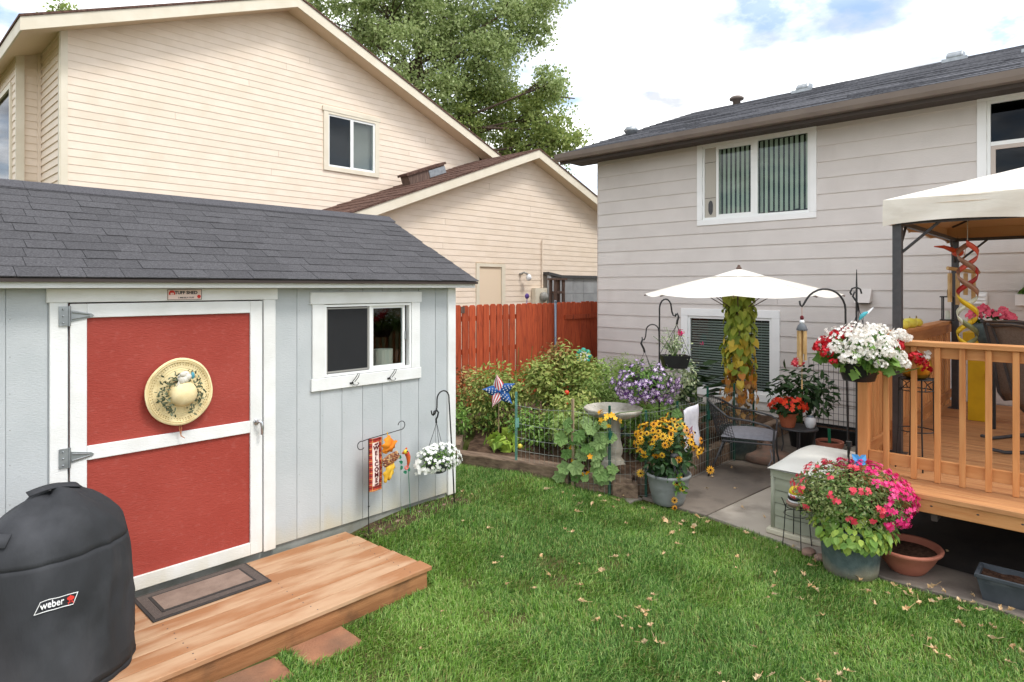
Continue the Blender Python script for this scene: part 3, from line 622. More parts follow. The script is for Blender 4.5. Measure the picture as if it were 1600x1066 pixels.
for k in range(9):
    a = random.uniform(0,6.28); rb.ball((HC.x+random.uniform(-.03,.04), HC.y-.07-random.random()*.02, HC.z+.105+random.uniform(-.025,.025)), (random.uniform(.018,.03),.012,random.uniform(.014,.026)), 8, 5, Matrix.Rotation(a,3,'Y'))
rb.box((HC.x-.035,HC.y-.085,HC.z+.03),(HC.x-.005,HC.y-.08,HC.z+.09), Matrix.Rotation(.4,3,'Y')); rb.build('ribbon_bow', 'ribbon', hat, smooth=True)
MB().ball((HC.x+.062,HC.y-.075,HC.z+.105), (.014,.01,.024), 8, 5).build('ribbon_bow', 'ribbon_blue', hat, smooth=True)
cd = MB(); cd.tube([(HC.x-.005,HC.y-.02,HC.z-.2),(HC.x,HC.y-.02,HC.z-.26),(HC.x+.01,HC.y-.02,HC.z-.3)], .0028, 5); cd.tube([(HC.x+.012,HC.y-.02,HC.z-.2),(HC.x+.006,HC.y-.024,HC.z-.3)], .0028, 5); cd.tube([(HC.x+.006,HC.y-.02,HC.z-.295),(HC.x+.03,HC.y-.022,HC.z-.315)], .0028, 5); cd.build('chin_cord', 'twine', hat)
# coat hooks under the shed window
for k, x in enumerate((2.88, 3.25)):
    h = thing('coat_hook', ['black wire coat hook on the shed window sill, left of two', 'black wire coat hook on the shed window sill, right of two'][k], 'hook', (x,YF-.024,1.34), 'coat hooks under the shed window'); y = YF-.026
    MB().box((x-.022,y-.004,1.327),(x+.01,y,1.342)).build('base', 'iron', h)
    MB().tube([(x-.006,y-.004,1.338),(x+.008,y-.02,1.365),(x+.018,y-.04,1.395),(x+.022,y-.05,1.415),(x+.036,y-.05,1.412),(x+.034,y-.042,1.385),(x+.012,y-.02,1.345)], .003, 6).build('upper_prong', 'iron', h)
    MB().tube([(x,y-.004,1.332),(x+.01,y-.02,1.318),(x+.03,y-.032,1.318),(x+.042,y-.034,1.33),(x+.032,y-.034,1.338)], .003, 6).build('lower_prong', 'iron', h)
# ============================================================ garden flag, ornament and hook beside the shed
fs = thing('flag_stand', 'thin black iron flag stand with scrolled arm beside the shed wall', 'flag stand', (2.955,4.4,.06))
def zig(c, r, a0, a1, n=12): return [(c[0]+r*math.cos(a0+(a1-a0)*i/n), 4.4, c[1]+r*math.sin(a0+(a1-a0)*i/n)) for i in range(n+1)]
MB().tube([(2.955,4.4,.0),(2.955,4.4,.88)], .004, 6).build('pole', 'iron', fs)
MB().ball((2.956,4.4,.33), .008, 8, 5).build('collar', 'iron', fs)
MB().tube(zig((2.885,.842),.034,R(-40),R(-290))+[(2.955,4.4,.882),(3.27,4.4,.905)]+zig((3.285,.942),.036,R(-80),R(170)), .0035, 6).build('scroll_arm', 'iron', fs)
fl = thing('garden_flag', 'red plaid garden flag reading WELCOME on the thin black stand', 'flag', (3.02,4.39,.44))
def fy(x, z): return 4.392+.006*math.sin(x*60)+.004*math.sin(z*18)
MB().grid(lambda u, v: (2.957+.125*u, fy(2.957+.125*u, .445+.435*v), .445+.435*v), 8, 14).build('cloth', 'plaid', fl, thick=.003)
st = MB(); st2 = MB()
for i in range(18):
    z = .45+i*.0245; (st if i % 2 else st2).grid(lambda u, v: (2.958+.122*u, fy(2.958+.122*u, z)-.0035, z+.006*v), 8, 1)
for i in range(6):
    x = 2.962+i*.0225
    if 2.985 < x < 3.045: continue
    (st2 if i % 2 else st).grid(lambda u, v: (x+.005*u, fy(x, .445+.435*v)-.0042, .445+.435*v), 1, 14)
st.build('plaid_stripe', 'plaid_dark', fl); st2.build('plaid_stripe', 'plaid_gold', fl)
MB().grid(lambda u, v: (2.985+.064*u, fy(2.985+.064*u, .49+.355*v)-.0052, .49+.355*v), 4, 12).build('panel', 'flag_cream', fl)
for i, ch in enumerate('WELCOME'):
    z = .80-i*.044; letter('lettering', ch, .05, 'print_maroon', fl, faceY(3.017,fy(3.017,z)-.007,z), .0016)
for z in (.832,.50): MB().ball((3.017,fy(3.017,z)-.008,z), (.018,.002,.007), 8, 4).ball((3.03,fy(3.017,z)-.008,z+.006), (.008,.002,.006), 6, 4).build('applique', 'print_maroon', fl)
def clothleaf(name, m, base, tip, wid, parent, seed):
    base, tip = Vector(base), Vector(tip); d = tip-base; s = Vector((d.z,0,-d.x)).normalized()
    def f(u, v):
        ww = wid*math.sin(math.pi*min(1,u*.92+.06))**.8*(1+.25*math.sin(9*u*math.pi/1.5+seed)); p = base+d*u+s*(v-.5)*2*ww; p.y += -.018*math.sin(math.pi*u)-.01*math.cos((v-.5)*6)+.006*math.sin(u*9+seed); return p
    MB().grid(f, 14, 6).build(name, m, parent, smooth=True, thick=.002)
cn = thing('harvest_hanging', 'fabric harvest decoration with orange and yellow leaves and an ear of corn', 'decoration', (3.12,4.37,.68))
clothleaf('leaf', 'orange_cloth', (3.10,4.37,.74), (3.14,4.365,.885), .055, cn, 0); clothleaf('leaf', 'orange_cloth', (3.09,4.362,.76), (3.205,4.36,.83), .035, cn, 1.4); clothleaf('leaf', 'yellow_cloth', (3.15,4.365,.67), (3.085,4.36,.505), .04, cn, 2.2); clothleaf('leaf', 'yellow_cloth', (3.17,4.36,.66), (3.12,4.355,.52), .028, cn, 3.1)
MB().tube([(3.135,4.395,.91),(3.135,4.385,.87),(3.13,4.375,.83)], .004, 5).build('tie', 'yellow_cloth', cn)
ear = MB(); ax = Vector((.14,0,.05)).normalized(); up = Vector((-ax.z,0,ax.x))
for i in range(15):
    for k in range(9):
        q = math.pi*2*k/9+i*.35; rr = .04*(1-.55*abs(i/14-.45)); c = Vector((3.075,4.358,.665))+ax*(i*.0105)+(up*math.sin(q)+Vector((0,1,0))*math.cos(q)*.6)*rr
        ear.ball(c, (.008,.007,.007), 6, 4)
ear.build('corn_ear', 'corn', cn, smooth=True)
lz = thing('lizard_stake', 'painted metal chameleon ornament on a thin green stake by the shed', 'garden stake', (3.37,4.4,.1))
MB().tube([(3.385,4.4,.05),(3.372,4.4,.3),(3.355,4.4,.6)], .0028, 5).build('stake', 'metal_green', lz)
MB().tube([(3.29,4.395,.70),(3.315,4.39,.712),(3.335,4.39,.695),(3.35,4.39,.66),(3.352,4.39,.62),(3.345,4.39,.585)], [.008,.02,.022,.02,.014,.008], 8).build('body', 'lizard_orange', lz, smooth=True)
MB().ball((3.31,4.375,.716), (.022,.014,.02), 10, 6).build('head', 'lizard_yellow', lz, smooth=True); MB().ball((3.317,4.36,.72), .007, 8, 5).build('eye', 'print_black', lz, smooth=True)
MB().ball((3.327,4.388,.735), (.012,.006,.012), 8, 5).build('crest', 'lizard_orange', lz)
MB().tube([(3.328+.022*(1-t*.7)*math.cos(R(60)-t*7), 4.39, .575+.022*(1-t*.7)*math.sin(R(60)-t*7)) for t in np.linspace(0,1,16)], [.008-.004*t for t in np.linspace(0,1,16)], 6).build('curled_tail', 'coral_pink', lz, smooth=True)
stamp('leaf', 'metal_green', lz, WIDE, [(3.268,4.39,.66),(3.28,4.39,.6),(3.35,4.39,.535),(3.335,4.39,.53),(3.29,4.39,.62)], [(0,-1,.2)]*5, .04, [(-.2,0,.9),(-.3,0,-.9),(.3,0,.6),(-.6,0,.2),(-.6,0,.4)])
# white flowers hanging from a shepherd's hook
def arc(c, r, a0, a1, d, n=12): return [Vector((c[0]+d[0]*r*math.cos(a0+(a1-a0)*i/n), c[1]+d[1]*r*math.cos(a0+(a1-a0)*i/n), c[2]+r*math.sin(a0+(a1-a0)*i/n))) for i in range(n+1)]
hk = thing('shepherd_hook', 'black iron hook pole at the white corner of the shed', 'plant hook', (3.80,4.36,.12))
dx_ = (-1,0)
MB().tube([(3.86,4.36,-.05),(3.83,4.36,.5),(3.80,4.36,.9),(3.785,4.36,1.1)]+arc((3.715,4.36,1.12),.07,0,R(180),(1,0),10)+[(3.643,4.36,1.05),(3.625,4.36,1.0),(3.60,4.36,.985),(3.585,4.36,1.0),(3.58,4.36,1.03)], .0065, 7).build('pole', 'iron', hk, smooth=True)
hb = thing('hanging_basket', 'dark hanging basket of small white flowers beside the shed', 'hanging basket', (3.615,4.33,.52))
c0 = Vector((3.615,4.33,.52))
MB().tube([c0+Vector((-.035,0,.475)),c0+Vector((-.03,0,.505)),c0+Vector((0,0,.515)),c0+Vector((.02,0,.49)),c0+Vector((.01,0,.455)),c0+Vector((-.005,0,.435)),c0+Vector((-.003,0,.40))], .008, 7).build('hanger_hook', 'plastic_black', hb, smooth=True)
for a in (.3,2.4,4.5): MB().tube([c0+Vector((0,0,.4)), c0+Vector((.115*math.cos(a),.115*math.sin(a)*.7,.1))], .0022, 5).build('hanger_wire', 'iron', hb)
MB().lathe([(.07,-.03),(.085,-.02),(.105,.06),(.115,.085),(.118,.085),(.118,.095),(.1,.095)], c0, 24).build('pot', 'plastic_dark', hb, smooth=True)
leafmass('foliage', 'leaf_mid', hb, c0+Vector((0,-.02,.1)), (.235,.14,.11), 480, .03, LEAF, .3)
p1, d1 = blob(260, c0+Vector((0,-.03,.1)), (.255,.15,.125), .85, -.85); p1[:,2] -= .6*np.maximum(0, np.abs(p1[:,0]-c0.x)-.15)
keep = p1[:,1] < 4.46; stamp('flower', 'white_petal', hb, PETAL5, p1[keep], (d1+np.array([0,-.5,.3]))[keep], .017)
# ============================================================ red fence
fn = thing('plank_fence', 'tall red-stained dog-eared plank fence between the yards', 'fence', (8.8,7.8,0))
x = 4.3; i = 0
while x < 13.0:
    wd = .14 if x < 9.7 else .15; g = .022 if x < 8.3 else .006; yo = (0 if i % 2 else .0)+random.uniform(-.004,.004)
    if 8.25 < x < 9.7: yo -= .012
    h = 1.825+random.uniform(-.012,.012); tl = random.uniform(-.006,.006)
    poly = [(x,7.79+yo,.06),(x+wd,7.79+yo,.06),(x+wd+tl,7.79+yo,h-.03),(x+wd-.03+tl,7.79+yo,h),(x+.03+tl,7.79+yo,h),(x+tl,7.79+yo,h-.03)]
    MB().prism(poly, (0,.018,0)).build('picket', 'redwood', fn); x += wd+g; i += 1
for z in (.4,1.0,1.55): B('rail', 'redwood', fn, (4.3,7.812,z), (13,7.85,z+.085))
B('rail', 'redwood', fn, (9.72,7.745,1.49), (11.2,7.78,1.575))
for x in (4.4,6.85,9.4,11.9): B('post', 'redwood', fn, (x,7.852,-.1), (x+.09,7.94,1.8))
B('post', 'old_wood', fn, (7.02,7.78,1.69), (7.10,7.8,1.80))
MB().tube([(9.36,7.70,0),(9.36,7.70,1.84)], .024, 10).lathe([(.028,0),(.03,.01),(.018,.03),(.003,.035)], (9.36,7.70,1.84), 10).build('metal_post', 'steel_blue', fn, smooth=True)
# ============================================================ cream neighbour house
ch = thing('cream_house', 'cream lap-sided two-storey neighbour house with brown shingle roof', 'house', (8,13.2,0))
YM, YG = 13.2, 11.1
def gz(x): return 8.26-.4*abs(x-6.74)            # underside line of the main gable
def g2(x): return 5.56-.38*abs(x-12.36)
win = (7.66,4.93,9.12,6.2)
def gable_courses(y, z0, z1, step, xl, xr, roof, pk, sl_, hole, name, joints):
    k = 0; z = z0
    while z < z1:
        zt = z+step; ra = pk[0]; half0 = (pk[1]-z)/sl_; half1 = (pk[1]-zt)/sl_
        if half0 <= .05: break
        half1 = max(half1, .02)
        A0, A1 = max(xl, ra-half0), max(xl, ra-half1); B0, B1 = min(xr, ra+half0), min(xr, ra+half1)
        cuts = [None]
        segs = [(A0,A1,B0,B1)]
        for hl in hole:
            if zt > hl[1]+.001 and z < hl[3]-.001:
                ns_ = []
                for s4 in segs:
                    if hl[2] <= s4[0] or hl[0] >= s4[2]: ns_.append(s4); continue
                    ns_ += [(s4[0],s4[1],hl[0],hl[0]), (hl[2],hl[2],s4[2],s4[3])]
                segs = ns_
        fin = []
        for s4 in segs:
            j = [s4[0]+random.uniform(.15,.85)*(s4[2]-s4[0])] if (random.random() < joints and s4[2]-s4[0] > 2) else []
            if j and max(s4[0],s4[1])+.2 < j[0] < min(s4[2],s4[3])-.2: fin += [(s4[0],s4[1],j[0]-.0015,j[0]-.0015), (j[0]+.0015,j[0]+.0015,s4[2],s4[3])]
            else: fin.append(s4)
        for a0,a1,b0,b1 in fin:
            if b0-a0 < .05: continue
            vs = [(a0,y-.016,z),(b0,y-.016,z),(b1,y-.008,zt+.001),(a1,y-.008,zt+.001),(a0,y,z),(b0,y,z),(b1,y,zt+.001),(a1,y,zt+.001)]
            MB().add(vs, [(0,1,2,3),(5,4,7,6),(4,5,1,0),(3,2,6,7),(4,0,3,7),(1,5,6,2)]).build('siding_board', name, ch)
        z = zt; k += 1
gable_courses(YM, 2.6, 8.3, .139, 2.7, 12.6, gz, (6.74,8.26), .4, [win], 'cream', .3)
gable_courses(YG, .5, 5.6, .139, 4.7, 16.0, g2, (12.36,5.56), .38, [(10.47,.4,11.47,2.7)], 'cream', .3)
bw = MB()
for a in rects_minus((2.7,0,12.5,5.6), [win]): bw.box((a[0],YM+.001,a[1]),(a[2],YM+.1,a[3]))
bw.prism([(2.7,YM+.001,5.6),(2.7,YM+.001,6.6),(6.74,YM+.001,8.24),(12.5,YM+.001,5.95),(12.5,YM+.001,5.6),(9.12,YM+.001,5.6),(9.12,YM+.001,6.2),(7.66,YM+.001,6.2),(7.66,YM+.001,5.6)], (0,.1,0)); bw.box((4.7,YG+.001,0),(4.8,YM-.03,2.6)); bw.box((4.7,YG+.001,0),(16,YG+.1,2.6)); bw.prism([(4.7,YG+.001,2.6),(8,YG+.001,3.85),(12.36,YG+.001,5.55),(16,YG+.001,3.9+.2),(16,YG+.001,2.6)], (0,.1,0)); bw.box((12.4,YM+.101,0),(12.5,22,5.9)); bw.box((2.24,14.83,0),(2.34,22,6.4)); bw.build('wall', 'cream', ch)
B('corner_board', 'cream_trim', ch, (2.60,YM-.03,2.5), (2.705,YM+.1,6.62)); B('corner_board', 'cream_trim', ch, (2.585,YM-.02,2.5), (2.5995,YM+.09,6.62)); B('corner_board', 'cream_trim', ch, (2.215,14.70,2.5), (2.345,14.76,6.6)); B('corner_board', 'cream', ch, (2.55,14.70,2.5), (2.60,14.75,6.6))
z = 2.6
while z < 6.55:      # return walls of the recess
    MB().prism([(2.59,YM+.1,z),(2.612,YM+.1,z+.139),(2.63,YM+.1,z+.139),(2.63,YM+.1,z)], (0,1.6,0)).build('siding_board', 'cream', ch)
    MB().prism([(2.346,14.735,z),(2.346,14.752,z+.139),(2.346,14.77,z+.139),(2.346,14.77,z)], (.204,0,0)).build('siding_board', 'cream', ch)
    if not (3.9 < z < 5.9): MB().prism([(2.22,14.77,z),(2.235,14.77,z+.139),(2.25,14.77,z+.139),(2.25,14.77,z)], (0,4.2,0)).build('siding_board', 'cream', ch)
    else: MB().prism([(2.22,14.77,z),(2.235,14.77,z+.139),(2.25,14.77,z+.139),(2.25,14.77,z)], (0,.35,0)).build('siding_board', 'cream', ch)
    z += .139
sw = MB(); sw.box((2.19,15.12,3.95),(2.24,15.22,6.0)); sw.box((2.19,16.9,3.95),(2.24,17,6.0)); sw.box((2.19,15.22,5.9),(2.24,16.9,6.0)); sw.box((2.16,15.1,3.9),(2.24,17.0,4.0)); sw = sw.build('window', 'cream_trim', ch); B('pane', 'glass_sky', sw, (2.225,15.22,4.0), (2.232,16.9,5.9)); B('recess', 'room', sw, (2.236,15.22,4.0), (2.2395,16.9,5.9))
# main roof: slopes, rake fascia, soffit
def slope(nm, m, p, d, parent=ch): return MB().prism(p, d).build(nm, m, parent)
YR = 12.7
def mr(x, o): return 8.37-.4*abs(x-6.74)+o
slope('roof', 'brown_shingle', [(1.95,YR-.02,mr(1.95,.0)),(6.74,YR-.02,8.37),(6.74,YR-.02,8.41),(1.95,YR-.02,mr(1.95,.04))], (0,10,0)); slope('roof', 'brown_shingle', [(6.74,YR-.02,8.37),(13.0,YR-.02,mr(13,0)),(13.0,YR-.02,mr(13,.04)),(6.74,YR-.02,8.41)], (0,10,0))
slope('fascia', 'cream_trim', [(1.97,YR,mr(1.97,-.22)),(6.74,YR,8.15),(6.74,YR,8.368),(1.97,YR,mr(1.97,-.002))], (0,.03,0)); slope('fascia', 'cream_trim', [(6.74,YR,8.15),(12.98,YR,mr(12.98,-.22)),(12.98,YR,mr(12.98,-.002)),(6.74,YR,8.368)], (0,.03,0))
slope('soffit', 'cream_soffit', [(2.0,YR+.031,mr(2.0,-.17)),(6.74,YR+.031,8.2),(6.74,YR+.031,8.22),(2.0,YR+.031,mr(2.0,-.15))], (0,.47,0)); slope('soffit', 'cream_soffit', [(6.74,YR+.031,8.2),(12.9,YR+.031,mr(12.9,-.17)),(12.9,YR+.031,mr(12.9,-.15)),(6.74,YR+.031,8.22)], (0,.47,0))
B('eave_fascia', 'cream_trim', ch, (1.97,YR+.031,mr(1.97,-.22)), (2.0,22.7,mr(1.97,-.005))); slope('eave_soffit', 'cream_soffit', [(2.0,YM+.002,mr(2.0,-.17)),(2.8,YM+.002,mr(2.8,-.17)),(2.8,YM+.002,mr(2.8,-.15)),(2.0,YM+.002,mr(2.0,-.15))], (0,9.4,0))
B('eave_fascia', 'cream_trim', ch, (12.95,YR+.031,mr(12.97,-.22)), (12.98,22.7,mr(12.98,-.005)))
# garage wing roof
YR2 = 10.7
def r2(x, o): return 5.668-.38*abs(x-12.36)+o
gs = slope('roof', 'brown_shingle', [(4.3,YR2-.02,r2(4.3,0)),(12.36,YR2-.02,5.668),(12.36,YR2-.02,5.70),(4.3,YR2-.02,r2(4.3,.035))], (0,2.48,0)); slope('roof', 'brown_shingle', [(12.36,YR2-.02,5.668),(16.6,YR2-.02,r2(16.6,0)),(16.6,YR2-.02,r2(16.6,.035)),(12.36,YR2-.02,5.70)], (0,10,0))
for i in range(19):        # shingle courses on the visible slope
    xa = 4.76+i*.4
    for j in range(8):
        y0 = YR2-.025+j*.31+(.15 if i % 2 else 0); y1 = min(y0+.305, YM-.03)
        if y1-y0 < .05: continue
        t_ = random.choice((.012,.02)); MB().prism([(xa,y0,r2(xa,.036)),(xa+.42,y0,r2(xa+.42,.036)),(xa+.42,y0,r2(xa+.42,.04)),(xa,y0,r2(xa,.036+t_))], (0,y1-y0,0)).build('shingle', 'brown_shingle', gs)
slope('fascia', 'cream_trim', [(4.35,YR2,r2(4.35,-.21)),(12.36,YR2,5.458),(12.36,YR2,5.666),(4.35,YR2,r2(4.35,-.002))], (0,.03,0)); slope('fascia', 'cream_trim', [(12.36,YR2,5.458),(16.5,YR2,r2(16.5,-.21)),(16.5,YR2,r2(16.5,-.002)),(12.36,YR2,5.666)], (0,.03,0))
slope('soffit', 'cream_soffit', [(4.4,YR2+.031,r2(4.4,-.16)),(12.36,YR2+.031,5.508),(12.36,YR2+.031,5.52),(4.4,YR2+.031,r2(4.4,-.14))], (0,.37,0)); slope('soffit', 'cream_soffit', [(12.36,YR2+.031,5.508),(16.4,YR2+.031,r2(16.4,-.16)),(16.4,YR2+.031,r2(16.4,-.14)),(12.36,YR2+.031,5.52)], (0,.37,0))
# roof cricket box of old boards
bx = MB(); rr_ = Matrix.Rotation(-math.atan(.38), 3, 'Y')
bx.box((9.3,12.2,4.78),(10.5,12.5,5.0), rr_); c_ = bx.build('roof_box', 'old_wood', ch); MB().box((9.25,12.16,5.002),(10.55,12.54,5.06), rr_, (9.9,12.35,4.89)).build('cap', 'brown_shingle', c_); MB().box((9.95,12.185,4.8),(10.5,12.199,4.97), rr_, (9.9,12.35,4.89)).build('flashing', 'galv', c_)
# cream house window
x0,z0,x1,z1 = win; y = YM-.05
wt = MB(); wt.box((x0-.06,y-.01,z1),(x1+.06,YM-.0,z1+.1)); wt = wt.build('window', 'cream_trim', ch)
for a, b in (((x0-.03,y,z0),(x0+.09,YM,z1-.001)), ((x1-.09,y,z0),(x1+.03,YM,z1-.001)), ((x0-.03,y,z0-.1),(x1+.03,YM,z0-.001)), ((x0+.091,y,z1-.06),(x1-.091,YM,z1-.001))): B('trim', 'cream_trim', wt, a, b)
xm = 8.38; f = MB()
for a, b in (((x0+.09,y+.02,z0),(x0+.12,YM+.04,z1-.06)), ((x1-.14,y+.02,z0),(x1-.09,YM+.04,z1-.06)), ((xm-.04,y+.02,z0),(xm+.04,YM+.04,z1-.06)), ((x0+.12,y+.02,z0),(xm-.04,YM+.04,z0+.04)), ((xm+.04,y+.02,z0),(x1-.14,YM+.04,z0+.05)), ((x0+.12,y+.02,z1-.1),(xm-.04,YM+.04,z1-.06)), ((xm+.04,y+.02,z1-.11),(x1-.14,YM+.04,z1-.06))): f.box(a, b)
f.build('frame', 'white_vinyl', wt); B('pane', 'glass_dark', wt, (x0+.12,YM-.01,z0+.04), (xm-.04,YM-.004,z1-.1)); B('pane', 'glass', wt, (xm+.04,YM-.01,z0+.05), (x1-.14,YM-.004,z1-.11))
MB().box((x0+.1,YM+.11,z0-.02),(xm,YM+.13,z1)).build('screen', 'siding_grey', wt); MB().box((xm,YM+.11,z0-.02),(x1-.1,YM+.13,z1)).build('shade', 'shade_blind', wt); MB().box((x0-.1,YM+.3,z0-.1),(x1+.1,YM+.32,z1+.1)).build('recess', 'room', wt)
# side door, lamp, meter
dr = B('door', 'cream_soffit', ch, (10.58,YG-.01,.5), (11.34,YG+.02,2.62)); B('trim', 'cream_trim', dr, (10.47,YG-.045,.5), (10.575,YG+.0,2.70)); B('trim', 'cream_trim', dr, (11.345,YG-.045,.5), (11.47,YG,2.70)); B('trim', 'cream_trim', dr, (10.5755,YG-.045,2.622), (11.3445,YG,2.70))
lm = MB().lathe([(.001,-.02),(.05,-.02),(.05,.02),(.001,.02)], (12.05,YG-.04,2.47), 12); lm.tube([(12.05,YG-.03,2.47),(12.05,YG-.15,2.5),(12.14,YG-.2,2.46)], .025, 8); lm = lm.build('wall_lamp', 'meter_grey', ch, smooth=True); MB().ball((12.17,YG-.2,2.37), (.075,.075,.09), 12, 8).build('globe', 'white_ceramic', lm, smooth=True)
mb = B('meter_box', 'cream_trim', ch, (12.48,YG-.16,1.4), (12.99,YG-.024,2.1)); me_ = MB().lathe([(.001,0),(.13,0),(.13,.06),(.1,.1),(.001,.11)], (0,0,0), 18); me_.v = [(12.77+v[0],YG-.17-v[2],1.87+v[1]) for v in me_.v]; me_.build('meter_dial', 'meter_grey', mb, smooth=True)
MB().tube([(12.88,YG-.05,2.1),(12.88,YG-.05,3.4)], .02, 7).build('conduit', 'cream', mb)
# grey lean-to beside the cream house
le = thing('lean_to', 'grey panelled lean-to with dark flat roof against the cream house', 'lean-to', (13.6,10.6,0))
for i in range(5):
    for j in range(4): B('panel', 'siding_grey', le, (13.06+i*.5,10.93,.6+j*.45), (13.55+i*.5,10.95,1.04+j*.45))
B('back_panel', 'siding_grey', le, (13.0,10.951,0), (15.5,10.97,2.42)); MB().prism([(12.93,10.86,2.45),(13.5,10.86,2.38),(15.6,10.86,2.38),(15.6,10.86,2.45),(13.5,10.86,2.45),(12.93,10.86,2.53)], (0,.2,0)).build('roof', 'dark_metal', le); B('post', 'siding_grey', le, (12.96,10.88,0), (13.05,10.95,2.44))
tk = thing('wood_stand', 'narrow weathered wooden stand in front of the grey lean-to', 'stand', (12.45,10.2,0))
for a in (12.4,12.72): 
    for b in (10.2,10.36): B('leg', 'old_wood', tk, (a,b,0), (a+.07,b+.05,2.3))
B('top', 'old_wood', tk, (12.36,10.16,2.301), (12.84,10.44,2.35)); B('shelf', 'old_wood', tk, (12.471,10.2,1.96), (12.719,10.4,2.02)); B('back_board', 'siding_grey', tk, (12.475,10.42,1.5), (12.715,10.44,1.95))
tag(MB().ball((11.66,10.5,1.9), (.07,.04,.07), 10, 6).tube([(11.66,10.5,1.9),(11.66,10.52,0)], .012, 6).build('stake_ornament', 'purple_thing', smooth=True), 'small purple ornament showing just above the red fence', 'ornament')
# ============================================================ grey lap-sided house
XH = 10.07
gh = thing('grey_house', 'taupe grey lap-sided house with white window trim and dark roof', 'house', (XH,2,0))
UW = (3.30,3.26,5.04,4.50); W2 = (-.35,3.2,1.15,4.50); LW = (3.87,.42,5.31,1.63)    # y0,z0,y1,z1 openings
z = .165-.239; 
while z < 4.5:
    zt = min(z+.239, 4.535)
    for r in rects_minus((-4.0,max(z,.03),7.2,zt), [UW,W2,LW]):
        parts = [(r[0],r[2])]
        if r[2]-r[0] > 4: c = random.uniform(r[0]+1.5,r[2]-1.5); parts = [(r[0],c-.002),(c+.002,r[2])]
        for a, b in parts:
            if b-a < .02 or r[3]-r[1] < .01: continue
            k0 = (r[1]-z)/.239; k1 = (r[3]-z)/.239; xo = lambda k: XH-.024+.015*k
            MB().prism([(xo(k0),a,r[1]),(XH,a,r[1]),(XH,a,r[3]+.001),(xo(k1),a,r[3]+.001)], (0,b-a,0)).build('siding_board', 'taupe', gh)
    z += .239
wl = MB()
for r in rects_minus((-4.0,-.1,7.2,4.6), [UW,W2,LW]): wl.box((XH+.001,r[0],r[1]),(XH+.12,r[2],r[3]))
wl.box((XH+.121,7.08,-.1),(20,7.2,4.6)); wl.prism([(XH,7.08,4.6),(20,7.08,4.6),(15,7.08,6.4)], (0,.12,0)); wl.build('wall', 'taupe', gh)
B('corner_board', 'taupe_trim', gh, (XH-.012,7.2,.02), (XH+.09,7.225,4.53)); B('foundation', 'foundation', gh, (XH+.01,-4,-.1), (XH+.02,7.15,.03)); B('base_trim', 'soffit_brown', gh, (XH-.035,-4,.014), (XH+.009,3.42,.075))
# roof
HS = .35
rf = MB(); zr = lambda x: 4.66+HS*(x-9.47)
rf.prism([(9.40,-5,zr(9.40)-.02),(15,-5,zr(15)-.02),(15,-5,zr(15)),(9.40,-5,zr(9.40))], (0,12.7,0)); rf.prism([(15,-5,zr(15)-.02),(20.6,-5,zr(9.40)-.02),(20.6,-5,zr(9.4)),(15,-5,zr(15))], (0,12.7,0)); rf = rf.build('roof', 'roof_asphalt', gh)
for i in range(20):         # shingle courses as far as they can be told apart
    xa = 9.40+i*.28
    yy = -1.2-random.random()*.5
    while yy < 7.7:
        ln = random.uniform(.7,1.3); y1 = min(yy+ln, 7.705); MB().prism([(xa-.004,yy,zr(xa)+.001),(xa+.285,yy,zr(xa+.285)+.001),(xa+.285,yy,zr(xa+.285)+.004),(xa-.004,yy,zr(xa)+random.choice((.012,.016,.022)))], (0,y1-yy-.004,0)).build('shingle', 'roof_asphalt', rf); yy += ln
gt = MB().prism([(9.36,-5,4.52),(9.48,-5,4.52),(9.48,-5,4.64),(9.47,-5,4.64),(9.47,-5,4.53),(9.375,-5,4.53),(9.345,-5,4.58),(9.335,-5,4.645),(9.325,-5,4.645),(9.335,-5,4.57)], (0,12.71,0)).build('gutter', 'gutter_brown', gh)
B('fascia', 'soffit_brown', gh, (9.482,-5,4.47), (9.51,7.69,4.63)); B('soffit', 'soffit_brown', gh, (9.511,-5,4.535), (XH+.1,7.69,4.55))
MB().prism([(9.48,7.66,4.47),(9.48,7.66,4.63),(15,7.66,zr(15)-.022),(15,7.66,zr(15)-.2)], (0,.03,0)).build('rake_board', 'gutter_brown', gh); MB().prism([(15,7.66,zr(15)-.2),(15,7.66,zr(15)-.022),(20.5,7.66,4.62),(20.5,7.66,4.45)], (0,.03,0)).build('rake_board', 'gutter_brown', gh); MB().prism([(9.6,7.2,4.53),(15,7.2,zr(15)-.19),(15,7.2,zr(15)-.17),(9.6,7.2,4.55)], (0,.45,0)).build('rake_soffit', 'soffit_brown', gh)
def rv(x, y, s=1):
    zz = zr(x); v = MB(); v.prism([(x-.2*s,y,zz-.05),(x+.25*s,y,zz+.08),(x+.25*s,y,zz+.26*s),(x-.12*s,y,zz+.2*s),(x-.24*s,y,zz+.08*s)], (0,.36*s,0)); v = v.build('roof_vent', 'galv', gh, bevel=.02); B('flashing', 'galv', v, (x-.35*s,y-.08,zz-.1), (x-.21*s,y+.44*s,zz-.02*s))
rv(14.5,4.75,.72); rv(14.5,2.0,.72); rv(12.9,.75,.6)
MB().lathe([(.09,-.2),(.09,.1),(.16,.11),(.17,.15),(.12,.19),(.01,.2)], (14.6,6.45,zr(14.6)), 14).build('vent_pipe', 'gutter_brown', gh, smooth=True)
MB().lathe([(.1,-.1),(.1,.16),(.13,.17),(.15,.22),(.1,.28),(.01,.3)], (11.2,7.2,zr(11.2)-.12), 12).build('turbine_vent', 'galv', gh, smooth=True)
